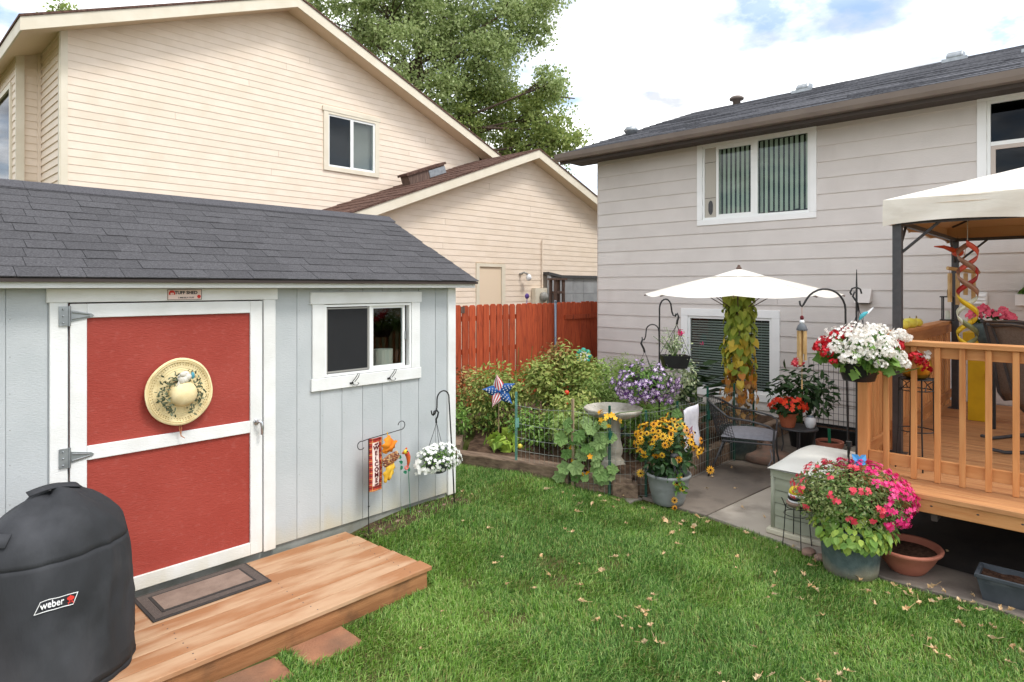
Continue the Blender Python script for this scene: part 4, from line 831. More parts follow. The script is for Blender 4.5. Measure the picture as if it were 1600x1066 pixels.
def hwin(y0, z0, y1, z1, tw, name='window', sill=0):
    x = XH-.035; t = MB().box((x,y0-tw,z1),(XH,y1+tw,z1+tw)).build(name, 'white_trim', gh, bevel=.004)
    B('side_trim', 'white_trim', t, (x,y0-tw,z0-.0), (XH,y0,z1-.001), .004); B('side_trim', 'white_trim', t, (x,y1,z0), (XH,y1+tw,z1-.001), .004); B('bottom_trim', 'white_trim', t, (x-.002,y0-tw,z0-tw), (XH,y1+tw,z0-.001), .004)
    MB().box((XH+.5,y0-.3,z0-.3),(XH+.52,y1+.3,z1+.3)).box((XH+.125,y0-.3,z1+.05),(XH+.5,y1+.3,z1+.07)).box((XH+.125,y0-.3,z0-.07),(XH+.5,y1+.3,z0-.05)).box((XH+.125,y0-.32,z0-.07),(XH+.5,y0-.3,z1+.07)).box((XH+.125,y1+.3,z0-.07),(XH+.5,y1+.32,z1+.07)).build('recess', 'room', t)
    return t
def frame(t, y0, z0, y1, z1, w, xo=0, nm='frame', m='white_vinyl'):
    f = MB(); a, b = XH-.015+xo, XH+.035+xo
    f.box((a,y0,z0),(b,y0+w,z1)); f.box((a,y1-w,z0),(b,y1,z1)); f.box((a,y0+w,z0),(b,y1-w,z0+w)); f.box((a,y0+w,z1-w),(b,y1-w,z1)); return f.build(nm, m, t)
# upper window with vertical blinds and a pet panel
t = hwin(*UW, .095, sill=1); frame(t, UW[0], UW[1], UW[2], UW[3], .035)
B('mullion', 'white_vinyl', t, (XH-.012,4.10,UW[1]+.036), (XH+.03,4.17,UW[3]-.036))
frame(t, 4.171, UW[1]+.036, 4.80, UW[3]-.036, .04, .006, 'sash'); 
pp = B('pet_panel', 'pet_panel', t, (XH+.0,4.81,UW[1]+.036), (XH+.02,UW[2]-.036,UW[3]-.036)); B('panel_seam', 'dark_gap', pp, (XH-.004,4.812,4.22), (XH-.0005,UW[2]-.038,4.226)); B('panel_seam', 'dark_gap', pp, (XH-.004,4.812,3.62), (XH-.0005,UW[2]-.038,3.626))
fl_ = MB(); fl_.prism([(XH-.006,4.9+.04*math.cos(a),3.46+.09*math.sin(a)+(.03 if math.sin(a) > 0 else -.03)) for a in np.linspace(0,2*math.pi,21)[:-1]], (.005,0,0)); fl_.build('flap', 'dark_metal', pp)
B('pane', 'glass', t, (XH+.012,3.336,UW[1]+.036), (XH+.016,4.10,UW[3]-.036)); B('pane', 'glass', t, (XH+.02,4.212,UW[1]+.077), (XH+.024,4.76,UW[3]-.077))
B('inner_stile', 'blind_green', t, (XH+.036,3.96,UW[1]+.04), (XH+.05,4.0,UW[3]-.04))
y = 3.34
while y < 4.78:
    dz = .0 if random.random() < .75 else random.uniform(0,.02)
    MB().prism([(XH+.062,y,UW[1]+.06+dz),(XH+.085,y+.055,UW[1]+.06+dz),(XH+.087,y+.055,UW[1]+.06+dz),(XH+.064,y,UW[1]+.06+dz)], (0,0,1.14)).build('blind_slat', 'blind_green', t); y += .078
# right-hand window, double hung
t = hwin(*W2, .1); frame(t, W2[0], W2[1], W2[2], W2[3], .04); B('mullion', 'white_vinyl', t, (XH-.008,W2[0]+.041,3.92), (XH+.03,W2[2]-.041,3.97)); frame(t, W2[0]+.041, W2[1]+.041, W2[2]-.041, 3.919, .05, .008, 'sash', 'taupe_trim')
B('pane', 'glass_sky', t, (XH+.02,W2[0]+.041,3.971), (XH+.024,W2[2]-.041,W2[3]-.041)); B('pane', 'glass_sky', t, (XH+.02,W2[0]+.092,W2[1]+.092), (XH+.024,W2[2]-.092,3.868))
# lower window with horizontal blinds
t = hwin(*LW, .125); frame(t, LW[0], LW[1], LW[2], LW[3], .04); B('mullion', 'white_vinyl', t, (XH-.01,4.56,LW[1]+.041), (XH+.03,4.61,LW[3]-.041))
B('screen', 'glass', t, (XH+.01,4.611,LW[1]+.041), (XH+.014,LW[2]-.041,LW[3]-.041)); B('pane', 'glass', t, (XH+.018,LW[0]+.041,LW[1]+.041), (XH+.022,4.559,LW[3]-.041))
z = LW[1]+.06
while z < LW[3]-.06:
    MB().prism([(XH+.027,LW[0]+.05,z),(XH+.04,LW[0]+.05,z+.022),(XH+.041,LW[0]+.05,z+.02),(XH+.028,LW[0]+.05,z-.002)], (0,LW[2]-LW[0]-.1,0)).build('blind_slat', 'blind_white', t); z += .042
cdz = MB()
for yy in (4.05,4.6,5.12): cdz.tube([(XH+.025,yy,LW[1]+.05),(XH+.025,yy,LW[3]-.05)], .002, 4)
stuff(cdz.build('blind_cord', 'blind_white', t))
# wall vents and planter box on the wall
v1 = MB().prism([(XH-.02,2.46,2.09),(XH-.03,2.46,1.92),(XH-.16,2.46,1.9),(XH-.03,2.46,2.1)], (0,.2,0)).build('vent_hood', 'taupe', gh); B('vent_mouth', 'soffit_brown', v1, (XH-.15,2.48,1.885), (XH-.035,2.64,1.9))
v2 = B('vent_cover', 'white_trim', gh, (XH-.045,1.14,1.895), (XH-.02,1.3,2.055), .005)
for k in range(3): MB().prism([(XH-.046,1.155,1.91+k*.045),(XH-.065,1.155,1.912+k*.045),(XH-.046,1.155,1.948+k*.045)], (0,.13,0)).build('louvre', 'white_trim', v2)
wb = thing('wall_planter', 'small white planter with green leaves fixed to the grey house wall', 'planter', (XH-.1,.7,1.9)); B('box', 'white_trim', wb, (XH-.2,.5,1.895), (XH-.03,.85,2.03), .004); leafmass('foliage', 'leaf_mid', wb, (XH-.13,.64,2.1), (.1,.17,.1), 60, .08, WIDE)
# ============================================================ deck
DZ = .634
dk = thing('wooden_deck', 'raised cedar-stained wooden deck with slatted railing beside the grey house', 'deck', (7.5,.2,0))
x = 5.33
k = 0
while x < 10.0:
    wd = .36 if k == -1 else .139; e = random.uniform(-.02,.02); B('plank', 'cedar_floor', dk, (x,-3.2,DZ-.036), (min(x+wd-.005,10.03),(1.50 if k < 3 else 1.52)+e,DZ), .003); x += wd; k += 1
B('rim_joist', 'cedar', dk, (5.352,-3.2,.5), (5.39,1.498,DZ-.037), .003); B('rim_joist', 'cedar_x', dk, (5.391,1.46,.46), (10.0,1.498,DZ-.037), .003)
for y in (.9,.1,-.8,-1.7): B('joist', 'soffit_brown', dk, (5.391,y,.44), (10,y+.04,DZ-.037))
for x, y in ((5.6,1.36),(7.8,1.36),(9.9,1.36),(5.9,-.9)): B('support_post', 'cedar_v', dk, (x,y,-.05), (x+.05,y+.05,DZ-.04))
FX = 5.71
kn = MB()
for y, zz in ((1.08,.56),(.93,.555),(.42,.555),(.66,.56)): kn.ball((5.351,y,zz), (.002,.009,.006), 8, 4)
stuff(kn.build('knot', 'soffit_brown', dk))
# railing: front
RZ = 1.704
B('top_rail', 'cedar', dk, (FX-.045,-3.2,RZ-.038), (FX+.1,1.53,RZ), .004); B('sub_rail', 'cedar', dk, (FX+.02,-3.2,RZ-.125), (FX+.055,1.428,RZ-.0385), .003); B('bottom_rail', 'cedar', dk, (FX+.02,-3.2,.71), (FX+.055,1.428,.80), .003)
bal = MB().box((FX-.018,-.019,DZ+.003),(FX+.019,.019,RZ-.0385)); first = None
for y in [1.296,1.107]+[.953-.156*k for k in range(26)]:
    if first is None: first = bal.build('baluster', 'cedar_v', dk, bevel=.003); o = first
    else: o = first.copy(); COL.objects.link(o)
    o.location = (0,y,0)
# corner posts
B('post', 'cedar_v', dk, (FX+.0,1.43,.02), (FX+.088,1.518,RZ-.04), .004); B('post', 'cedar_v', dk, (FX+.1,1.47,.04), (FX+.138,1.545,RZ-.04), .004)
# railing: left side
SY = 1.46
B('top_rail', 'cedar_x', dk, (FX+.101,SY-.03,RZ-.038), (9.95,SY+.1,RZ), .004); B('sub_rail', 'cedar_x', dk, (FX+.14,SY+.01,RZ-.15), (9.95,SY+.045,RZ-.0385), .003); B('bottom_rail', 'cedar_x', dk, (FX+.14,SY+.01,.72), (9.95,SY+.045,.81), .003)
bal = MB().box((-.019,SY+.0455,.5),(.019,SY+.083,RZ-.0385)); first = None; x = 6.0
while x < 9.9:
    if first is None: first = bal.build('baluster', 'cedar_v', dk, bevel=.003); o = first
    else: o = first.copy(); COL.objects.link(o)
    o.location = (x,0,0); x += .128
B('post', 'cedar_v', dk, (6.62,SY-.075,DZ+.001), (6.70,SY+.009,.9), .003)
# ============================================================ gazebo
gz_ = thing('canopy_gazebo', 'patio gazebo with off-white fabric canopy and dark metal posts on the deck', 'gazebo', (7.95,-.05,DZ))
GX0, GX1, GY0, GY1 = 6.5, 9.4, -1.55, 1.385
for x, y in ((GX0,GY1),(GX1,GY1),(GX0,GY0),(GX1,GY0)):
    p = B('post', 'dark_metal', gz_, (x-.035,y-.035,DZ+.001), (x+.035,y+.035,2.68)); B('foot_plate', 'dark_metal', p, (x-.07,y-.07,DZ+.0005), (x+.07,y+.07,DZ+.008))
    for dx, dy in ((1 if x < 8 else -1,0),(0,1 if y < 0 else -1)): MB().tube([(x+dx*.02,y+dy*.02,2.42),(x+dx*.33,y+dy*.33,2.70)], .013, 6).build('brace', 'dark_metal', gz_)
for a, b in (((GX0,GY0-.02,2.68),(GX1,GY0+.02,2.72)), ((GX0,GY1-.02,2.68),(GX1,GY1+.02,2.72)), ((GX0-.02,GY0,2.681),(GX0+.02,GY1,2.719)), ((GX1-.02,GY0,2.681),(GX1+.02,GY1,2.719))): B('beam', 'dark_metal', gz_, a, b)
PK = Vector((7.95,-.1,3.42)); ex_ = .1
C4 = [Vector((GX0-ex_+.02,GY0-ex_,2.90)), Vector((GX1+ex_,GY0-ex_,2.90)), Vector((GX1+ex_,GY1+ex_,2.90)), Vector((GX0-ex_+.02,GY1+ex_,2.90))]
for c in C4: MB().tube([c-Vector((0,0,.06))+(PK-c).normalized()*.1, PK-Vector((0,0,.06))], .014, 6).build('rafter', 'dark_metal', gz_)
cp = MB(); un = MB()
for i in range(4):
    a, b = C4[i], C4[(i+1)%4]
    def f(u, v, dz=0): p = a.lerp(b, u).lerp(PK, v); p.z -= .05*math.sin(math.pi*u)*(1-v)*math.sin(math.pi*min(1,v*1.2+.12))+dz; return p
    cp.grid(lambda u, v: f(u, v), 12, 10); un.grid(lambda u, v: f(u, v, .05), 12, 10)
cp.build('canopy', 'canopy', gz_, smooth=True); un.build('canopy_lining', 'canopy_under', gz_, smooth=True)
va = MB(); vi = MB()
for i in range(4):
    a, b = C4[i], C4[(i+1)%4]; nr = (b-a).cross(Vector((0,0,1))).normalized(); L_ = (b-a).length
    def g(u, v, o=0):
        p = a.lerp(b, u); p.z -= v*(.235-.035*abs(math.sin(math.pi*u*3))**.6*(1 if v > .99 else v)); p += nr*(.012*math.sin(u*L_*9+v*3)*v+.008*math.sin(u*23)+o); return p
    va.grid(lambda u, v: g(u, v), 40, 8); vi.grid(lambda u, v: g(u, .08+v*.9, -.012), 30, 3)
va.build('valance', 'canopy', gz_, smooth=True); vi.build('valance_lining', 'canopy_under', gz_, smooth=True)
# hanging spinner
sp = thing('wind_spinner', 'twisted helix wind spinner in coral, cream and yellow hanging from the gazebo', 'wind spinner', (7.08,.95,1.6))
cols = ['spin_coral','spin_red','spin_brown','spin_cream','spin_yellow','spin_green']; c = Vector((7.08,.95,0)); n = 24
for s in range(2):
    for q in range(4):
        m = MB()
        def f(u, v):
            t = (q+u)/4; a = t*math.pi*5.2+s*math.pi; r = .085; zz = 2.55-t*.96; ad = Vector((math.cos(a),math.sin(a),0)); return c+ad*(r*(1-.12*v))+Vector((0,0,zz-.055*v))
        m.grid(f, n, 2); m.build('ribbon', ([ 'spin_coral','spin_brown','spin_cream','spin_green'] if s else ['spin_brown','spin_red','spin_yellow','spin_yellow'])[q], sp, smooth=True, thick=.002)
MB().tube([(7.08,.95,2.55),(7.08,.95,2.75)], .003, 5).build('cord', 'wire', sp); MB().lathe([(.05,0),(.02,.04),(.003,.05)], (7.08,.95,2.74), 12).build('hook_cup', 'gutter_brown', sp)
# bamboo chimes at the far gazebo post
b2 = thing('bamboo_chime', 'bamboo wind chime hanging at the far gazebo post behind the spinner', 'wind chime', (8.85,1.25,2.0))
MB().tube([(8.72,1.36,2.34),(9.0,1.1,2.29)], .022, 8).build('cross_bar', 'bamboo', b2); MB().tube([(8.85,1.24,2.32),(8.9,1.2,2.66)], .003, 4).build('cord', 'twine', b2)
for k in range(4):
    p = Vector((8.74+k*.07,1.34-k*.065,0)); ln = (.33,.36,.25,.3)[k]; MB().tube([p+Vector((0,0,2.28)),p+Vector((0,0,2.28-ln))], .022, 8).build('bamboo_tube', 'bamboo', b2); MB().tube([p+Vector((0,0,2.27)),p+Vector((0,0,2.33))], .002, 4).build('cord', 'twine', b2)
bo = thing('bird_ornament', 'red and orange bird ornament under the gazebo canopy corner', 'ornament', (8.7,1.35,2.52)); MB().ball((8.78,1.27,2.52), (.06,.06,.05), 10, 6).tube([(8.74,1.3,2.54),(8.66,1.38,2.58),(8.56,1.46,2.585)], [.03,.02,.006], 7).build('body', 'lizard_orange', bo, smooth=True); MB().tube([(8.78,1.27,2.55),(8.78,1.27,2.7)], .002, 4).build('cord', 'wire_black', bo)
ln_ = thing('lantern', 'small black framed lantern hanging beside the far gazebo post', 'lantern', (9.0,1.36,1.75))
m = MB()
for a in (-.05,.05):
    for b in (-.05,.05): m.box((9.0+a-.006,1.40+b-.006,1.74),(9.0+a+.006,1.40+b+.006,2.0))
m.box((8.93,1.33,2.0),(9.07,1.47,2.015)); m.box((8.93,1.33,1.725),(9.07,1.47,1.74)); m.build('frame', 'iron', ln_); MB().tube([(8.96,1.4,2.01),(8.97,1.4,2.08),(9.03,1.4,2.12)], .003, 5).build('handle', 'iron', ln_); MB().lathe([(.025,0),(.025,.1),(.003,.105)], (9,1.4,1.741), 10).build('candle', 'blind_green', ln_)
tag(MB().lathe([(.001,0),(.04,.01),(.05,.05),(.03,.1),(.02,.15),(.001,.18)], (9.3,1.2,RZ-.02), 12).build('small_gourd', 'bamboo', smooth=True), 'tan gourd hanging near the far gazebo post', 'gourd')
# gourds on the side rail
for k, (dx, s) in enumerate(((-.13,1.0),(.07,1.1),(.27,.95))):
    o = MB().lathe([(.005,0),(.045,.004),(.062,.03),(.062,.055),(.045,.083),(.01,.09)], (0,0,0), 18, fn=lambda q, i: 1+.05*math.cos(8*q)).build('pumpkin', 'gourd', smooth=True)
    pm = thing('yellow_pumpkin', ['yellow mini pumpkin on the deck rail, nearest of three', 'yellow mini pumpkin on the deck rail, middle of three', 'yellow mini pumpkin on the deck rail, farthest of three'][k], 'pumpkin', (7.42+dx*1.5,1.495,RZ+.001), 'yellow pumpkins on the deck rail'); o.name = 'fruit'; o.parent = pm; o.scale = (s,s,s)
    st_ = MB().tube([(0,0,.085),(.004,0,.1),(.012,.004,.112)], [.008,.006,.005], 6).build('stem', 'stem_brown'); st_.parent = pm
# yellow stand, chairs, roses on the deck
ys_ = thing('yellow_stand', 'bright yellow wooden plant stand on the deck behind the railing', 'stand', (8.85,1.1,DZ))
B('top', 'yellow_paint', ys_, (8.6,.72,1.48), (9.0,1.2,1.62), .006); B('side_panel', 'yellow_paint', ys_, (8.65,1.0,DZ+.002), (8.95,1.16,1.479), .004); B('side_panel', 'yellow_paint', ys_, (8.65,.2,DZ+.002), (8.95,.3,1.3), .004); B('shelf', 'yellow_paint', ys_, (8.6,.301,1.12), (8.95,.999,1.17), .004); B('cushion', 'rose', ys_, (8.62,.45,1.172), (8.93,.95,1.25), .02)
def sling_chair(label, at, rz, group):
    t = thing('sling_chair', label, 'patio chair', (at[0],at[1],DZ), group); c = Vector((at[0],at[1],DZ)); rm = rotz(rz); P = lambda x, y, z: c+rm@Vector((x,y,z))
    sf = [(.32,.42),(.1,.38),(-.12,.38),(-.2,.46),(-.26,.7),(-.33,.95),(-.40,1.14),(-.44,1.16)]    # x forward, z
    def f(u, v):
        s = u*(len(sf)-1); i = min(int(s), len(sf)-2); a = s-i; x = sf[i][0]*(1-a)+sf[i+1][0]*a; z = sf[i][1]*(1-a)+sf[i+1][1]*a; return P(x, -.27+.54*v, z+.012*math.cos((v-.5)*3))
    MB().grid(f, 28, 6).build('sling', 'sling', t, smooth=True, thick=.006)
    for s in (-1,1):
        MB().tube([P(x, s*.285, z) for x, z in sf], .016, 7).build('side_rail', 'dark_metal', t, smooth=True); MB().tube([P(.3,s*.29,.41),P(.34,s*.3,.62),P(.1,s*.31,.66),P(-.25,s*.29,.66)], .016, 7).build('armrest', 'dark_metal', t, smooth=True)
        MB().tube([P(.34,s*.27,.03),P(.1,s*.27,.016),P(-.3,s*.27,.016),P(-.46,s*.27,.05)], .016, 7).build('rocker', 'dark_metal', t, smooth=True)
    MB().tube([P(.05,0,.38),P(.0,0,.2),P(0,0,.03)], .02, 7).tube([P(0,-.27,.03),P(0,.27,.03)], .016, 7).build('pedestal', 'dark_metal', t); MB().tube([P(-.40,-.285,1.14),P(-.42,0,1.17),P(-.40,.285,1.14)], .016, 7).build('top_bar', 'dark_metal', t, smooth=True)
    B('cushion', 'chair_cushion', t, P(.02,0,.44)-Vector((.22,.22,.03)), P(.02,0,.44)+Vector((.22,.22,.03)), .02)
    return t
sling_chair('brown sling patio chair on the deck, farther of the two', (7.85,.45), R(-28), 'patio chairs on the deck'); sling_chair('brown sling patio chair on the deck, nearest the railing', (7.1,.28), R(-50), 'patio chairs on the deck')
rs = thing('rose_bouquet', 'bunch of pink roses in a dark basket behind the patio chairs', 'flowers', (8.25,.9,1.5))
MB().lathe([(.1,0),(.15,.1),(.17,.2),(.16,.24),(.1,.24)], (8.3,.9,1.5), 16).build('basket', 'pot_slate', rs, smooth=True); MB().tube([(8.3,.9,1.5),(8.3,.9,DZ+.001)], .03, 8).build('stand', 'iron', rs)
for k in range(11):
    d = unit(np.random.normal(size=(1,3)))[0]; d[2] = abs(d[2]); c = np.array((8.28,.9,1.78))+d*np.array((.1,.17,.1)); pts = []; nr = []
    for j in range(26):
        a = j*2.4; r = .012+.0019*j; pts.append(c+np.array((math.cos(a)*r*.5-.02, math.sin(a)*r, .01+.05*(1-j/26)))); nr.append((math.cos(a)*.8-.7, math.sin(a)*.9, .6))
    stamp('rose', 'rose', rs, WIDE, pts, nr, .042)
leafmass('foliage', 'leaf_dark', rs, (8.3,.9,1.76), (.13,.2,.1), 60, .07, WIDE)
# plant stand with a gold pot inside the deck corner
ps = thing('plant_stand', 'black wire plant stand inside the deck corner', 'plant stand', (6.06,1.16,DZ)); c = Vector((6.06,1.16,0))
for zz, rr in ((1.37,.125),(1.28,.12),(.95,.13),(.70,.14)): MB().tube([c+Vector((rr*math.cos(a),rr*math.sin(a),zz)) for a in np.linspace(0,2*math.pi,25)], .005, 5).build('ring', 'iron', ps)
for k in range(4):
    a = .5+k*math.pi/2; MB().tube([c+Vector((.125*math.cos(a),.125*math.sin(a),1.38)), c+Vector((.13*math.cos(a),.13*math.sin(a),.95)), c+Vector((.15*math.cos(a),.15*math.sin(a),DZ+.002))], .006, 6).build('leg', 'iron', ps)
    MB().tube([c+Vector((.125*math.cos(a+.2),.125*math.sin(a+.2),1.28)), c+Vector((.1*math.cos(a+.5),.1*math.sin(a+.5),1.33)), c+Vector((.125*math.cos(a+.9),.125*math.sin(a+.9),1.36))], .004, 5).build('scroll', 'iron', ps)
MB().lathe([(.001,1.366),(.12,1.366),(.12,1.37),(.001,1.37)], c, 16).build('tray', 'iron', ps)
gp = thing('gold_pot', 'shiny gold flower pot with dried plant on the black wire stand', 'pot', c+Vector((0,0,1.372))); MB().lathe([(.06,1.372),(.09,1.39),(.11,1.44),(.112,1.49),(.095,1.55),(.1,1.56),(.09,1.56),(.08,1.53)], c, 24, fn=lambda q, i: 1+.02*math.cos(12*q)).build('pot', 'gold', gp, smooth=True); leafmass('dried_plant', 'leaf_dry', gp, c+Vector((0,0,1.58)), (.11,.11,.06), 70, .05)
# black trough and wire trellis at the wall
tr = thing('wall_trough', 'long black planter trough on the patio at the grey house wall', 'planter', (9.3,2.3,.014))
def trough(t, x0, y0, x1, y1, z0, z1, fl, m, lip=.012):
    b = MB(); a = [(x0+fl,y0+fl,z0),(x1-fl,y0+fl,z0),(x1-fl,y1-fl,z0),(x0+fl,y1-fl,z0)]; tt = [(x0,y0,z1),(x1,y0,z1),(x1,y1,z1),(x0,y1,z1)]; ii = [(x0+lip,y0+lip,z1),(x1-lip,y0+lip,z1),(x1-lip,y1-lip,z1),(x0+lip,y1-lip,z1)]; jj = [(p[0],p[1],z1-.05) for p in ii]
    b.add(a+tt+ii+jj, [(3,2,1,0)]+[(i,(i+1)%4,4+(i+1)%4,4+i) for i in range(4)]+[(4+i,4+(i+1)%4,8+(i+1)%4,8+i) for i in range(4)]+[(8+i,8+(i+1)%4,12+(i+1)%4,12+i) for i in range(4)]); b.build('trough', m, t)
    MB().box((x0-.008,y0-.008,z1-.022),(x1+.008,y0+.001,z1+.004)).box((x0-.008,y1-.001,z1-.022),(x1+.008,y1+.008,z1+.004)).box((x0-.008,y0+.0015,z1-.022),(x0+.001,y1-.0015,z1+.004)).box((x1-.001,y0+.0015,z1-.022),(x1+.008,y1-.0015,z1+.004)).build('rim', m, t, bevel=.003)
    MB().grid(lambda u, v: (x0+lip+(x1-x0-2*lip)*u, y0+lip+(y1-y0-2*lip)*v, z1-.03+.008*math.sin(u*17+v*29)), 6, 16).build('soil', 'pot_soil', t)
trough(tr, 9.22, 1.7, 9.5, 3.05, .015, .2, .03, 'plastic_black')
wt_ = thing('wire_trellis', 'black wire grid trellis panel standing at the grey house wall', 'trellis', (9.45,2.5,0)); m = MB()
for k in range(19): m.tube([(9.46,1.95+k*.065,.16),(9.46,1.95+k*.065,1.12)], .0028, 4)
for k in range(11): m.tube([(9.463,1.95,.18+k*.094),(9.463,3.12,.18+k*.094)], .0028, 4)
stuff(m.build('wire_grid', 'wire_black', wt_))
hs_ = [(9.9+.06*math.sin(y*3), y, .03+.015*math.sin(y*5)) for y in np.linspace(3.4,1.8,18)]
tag(MB().tube(hs_, .02, 7).build('hose', 'plastic_black', smooth=True), 'black hose lying along the foot of the grey house wall', 'hose')
# ============================================================ garden bed
gb = MB().grid(lambda u, v: (lambda y: (float(edge_x(y))+.16+u*(9.6-float(edge_x(y))-.16), y, .2+.025*math.sin(y*7+u*23)+.02*math.sin(u*41)+.015*math.sin(y*19)))(3.46+v*(7.0-3.46)), 50, 40).build('garden_soil', 'soil', smooth=True); struct(gb)
def timber(p, q, z0, z1, w, k, lab):
    p, q = Vector(p+(0,)), Vector(q+(0,)); d = (q-p).normalized(); s = Vector((-d.y,d.x,0))*w/2; nn = 10; m = MB()
    def ring(t):
        c = p.lerp(q, t); j = lambda: random.uniform(-.006,.006)
        return [c-s+Vector((j(),j(),z0)), c+s+Vector((j(),j(),z0)), c+s*.98+Vector((j(),j(),z1-.012)), c+s*.85+Vector((j(),j(),z1)), c-s*.85+Vector((j(),j(),z1)), c-s*.98+Vector((j(),j(),z1-.012))]
    vs = []; 
    for i in range(nn+1): vs += ring(i/nn)
    fs = [(i*6+a, i*6+(a+1)%6, (i+1)*6+(a+1)%6, (i+1)*6+a) for i in range(nn) for a in range(6)]+[tuple(range(5,-1,-1)), tuple(nn*6+a for a in range(6))]
    tag(m.add(vs, fs).build('garden_timber', 'timber'), lab, 'timber', 'old timbers edging the garden bed')
timber((4.78,5.36),(5.18,4.05),-.05,.27,.16,0,'long weathered timber edging the garden bed next to the shed'); timber((5.2,4.0),(5.5,3.52),-.05,.2,.17,1,'weathered timber behind the green-posted wire fence by the bird bath'); timber((5.58,3.5),(7.0,3.46),-.05,.23,.15,2,'weathered timber along the patio behind the hanging towel'); timber((7.03,3.46),(9.9,3.46),-.05,.22,.15,3,'weathered timber along the patio behind the wire chair'); timber((4.95,5.6),(6.55,7.1),.02,.27,.13,4,'pale timber at the back of the garden bed near the red fence')
timber((5.36,3.66),(5.5,3.46),-.03,.16,.13,5,'short split log end beside the grey pot')
# wire fence round the bed
wf = thing('wire_fence', 'green-posted wire mesh fence round the garden bed', 'wire fence', (5.5,3.6,0))
FP = [(4.965,4.63),(5.13,3.99),(5.30,3.66),(5.56,3.40),(6.15,3.375),(6.82,3.36),(7.46,3.33),(8.1,3.36)]
for k, (x, y) in enumerate(FP):
    m = 'teal_post' if k == 0 else 'green_post'
    if k == 1: B('wood_stake', 'wood_stake', wf, (x-.012,y-.01,-.02), (x+.012,y+.01,.98)); B('post', 'green_post', wf, (x+.02,y+.02,0), (x+.035,y+.035,.9)); continue
    zt = (1.0,0,.93,.88,.9,.98,.95,.9)[k]; p = MB().box((x-.013,y-.004,-.05),(x+.013,y+.004,zt)).box((x-.004,y-.016,-.05),(x+.004,y-.0041,zt)).build('post', m, wf)
    if k in (0,2,5): MB().box((x-.028,y-.02,zt*.62),(x+.028,y-.0165,zt*.62+.1)).build('plate', m, p)
wm = MB()
for (a, b) in zip(FP[:-1], FP[1:]):
    a, b = Vector(a+(0,)), Vector(b+(0,)); L_ = (b-a).length; n = max(2,int(L_/.052)); d = (b-a)/n
    sag = lambda t: .02*math.sin(t*math.pi)
    for i in range(n): q = a+d*i; off = .012*math.sin(i*1.3); wm.tube([q+Vector((-.01,-.01,.03)), q+Vector((-.01+off,-.012,.5)), q+Vector((-.01,-.01,.86+.02*math.sin(i*.9)))], .0016, 3, False)
    for zz in (.03,.14,.25,.38,.52,.67,.86): wm.tube([a+(b-a)*t+Vector((-.011,-.011,zz-sag(t)*(1 if zz > .4 else .3))) for t in np.linspace(0,1,6)], .0018, 3, False)
stuff(wm.build('wire_mesh', 'wire', wf))
# towel on the fence
tw = thing('garden_towel', 'white printed tea towel hanging on the wire fence', 'towel', (6.35,3.345,.4))
MB().grid(lambda u, v: (6.2+.34*u+.01*math.sin(v*5), 3.335-.012*math.sin(u*7+v*2)-.01*math.sin(v*9), .30+.50*v+.06*u*0+.03*u), 8, 12).build('cloth', 'towel', tw, smooth=True, thick=.003)
stamp('print', 'towel_print', tw, LEAF, [(6.33+random.uniform(-.05,.06), 3.316, .5+random.uniform(-.07,.09)) for _ in range(16)], [(0,-1,0)]*16, .05)
# bird bath
bb = thing('bird_bath', 'pale stone bird bath on a fluted pedestal in the garden bed', 'bird bath', (5.66,3.86,.2)); c = (5.66,3.86,.2)
MB().lathe([(.13,0),(.135,.03),(.115,.05),(.12,.07),(.1,.09),(.085,.12),(.1,.16),(.105,.2),(.085,.28),(.07,.38),(.072,.45),(.09,.5),(.13,.53),(.1,.535)], c, 24, fn=lambda q, i: 1+(.04*math.cos(10*q) if 5 < i < 11 else 0)).build('pedestal', 'bath_stone', bb, smooth=True)
MB().lathe([(.09,.52),(.2,.54),(.28,.575),(.305,.61),(.31,.635),(.295,.64),(.27,.615),(.18,.58),(.05,.57),(.003,.57)], c, 36, fn=lambda q, i: 1+(.02*math.cos(14*q) if i > 1 else 0)).build('basin', 'bath_stone', bb, smooth=True)
# vegetable plants
def bushy(name, label, cat, c, r, n, m, size, shape, group=None, extra=None, stems=6):
    t = thing(name, label, cat, (c[0],c[1],.2), group); st_ = MB()
    for k in range(stems):
        a = random.uniform(0,6.28); tip = Vector((c[0]+r[0]*.6*math.cos(a), c[1]+r[1]*.6*math.sin(a), c[2]+r[2]*random.uniform(.1,.8))); mid = Vector((c[0]+r[0]*.2*math.cos(a), c[1]+r[1]*.2*math.sin(a), (c[2]+.2)/2)); st_.tube([(c[0],c[1],.16),mid,tip], [.009,.007,.003], 5)
    stuff(st_.build('stem', 'stem_green', t))
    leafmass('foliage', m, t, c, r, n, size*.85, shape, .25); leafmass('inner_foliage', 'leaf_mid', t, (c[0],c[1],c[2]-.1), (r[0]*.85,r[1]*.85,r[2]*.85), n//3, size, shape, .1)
    for k in range(7):
        d = unit(np.random.normal(size=(1,3)))[0]; d[2] = abs(d[2]); cc = np.array(c)+d*np.array(r)*.85; leafmass('foliage', m if k != 5 or not extra else extra, t, cc, np.array(r)*.42, n//6, size, shape, .2)
    return t
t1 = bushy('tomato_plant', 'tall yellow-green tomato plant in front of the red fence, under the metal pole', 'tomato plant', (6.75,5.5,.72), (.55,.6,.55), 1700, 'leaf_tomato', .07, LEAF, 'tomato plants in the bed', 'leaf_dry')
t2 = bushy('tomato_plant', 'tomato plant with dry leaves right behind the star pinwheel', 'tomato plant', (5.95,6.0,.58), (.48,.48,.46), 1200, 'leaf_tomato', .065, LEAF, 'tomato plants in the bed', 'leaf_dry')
t3 = bushy('tomato_plant', 'feathery bright green plant left of the purple petunias', 'garden plant', (7.0,4.72,.72), (.45,.5,.45), 1500, 'leaf_fern', .06, THIN)
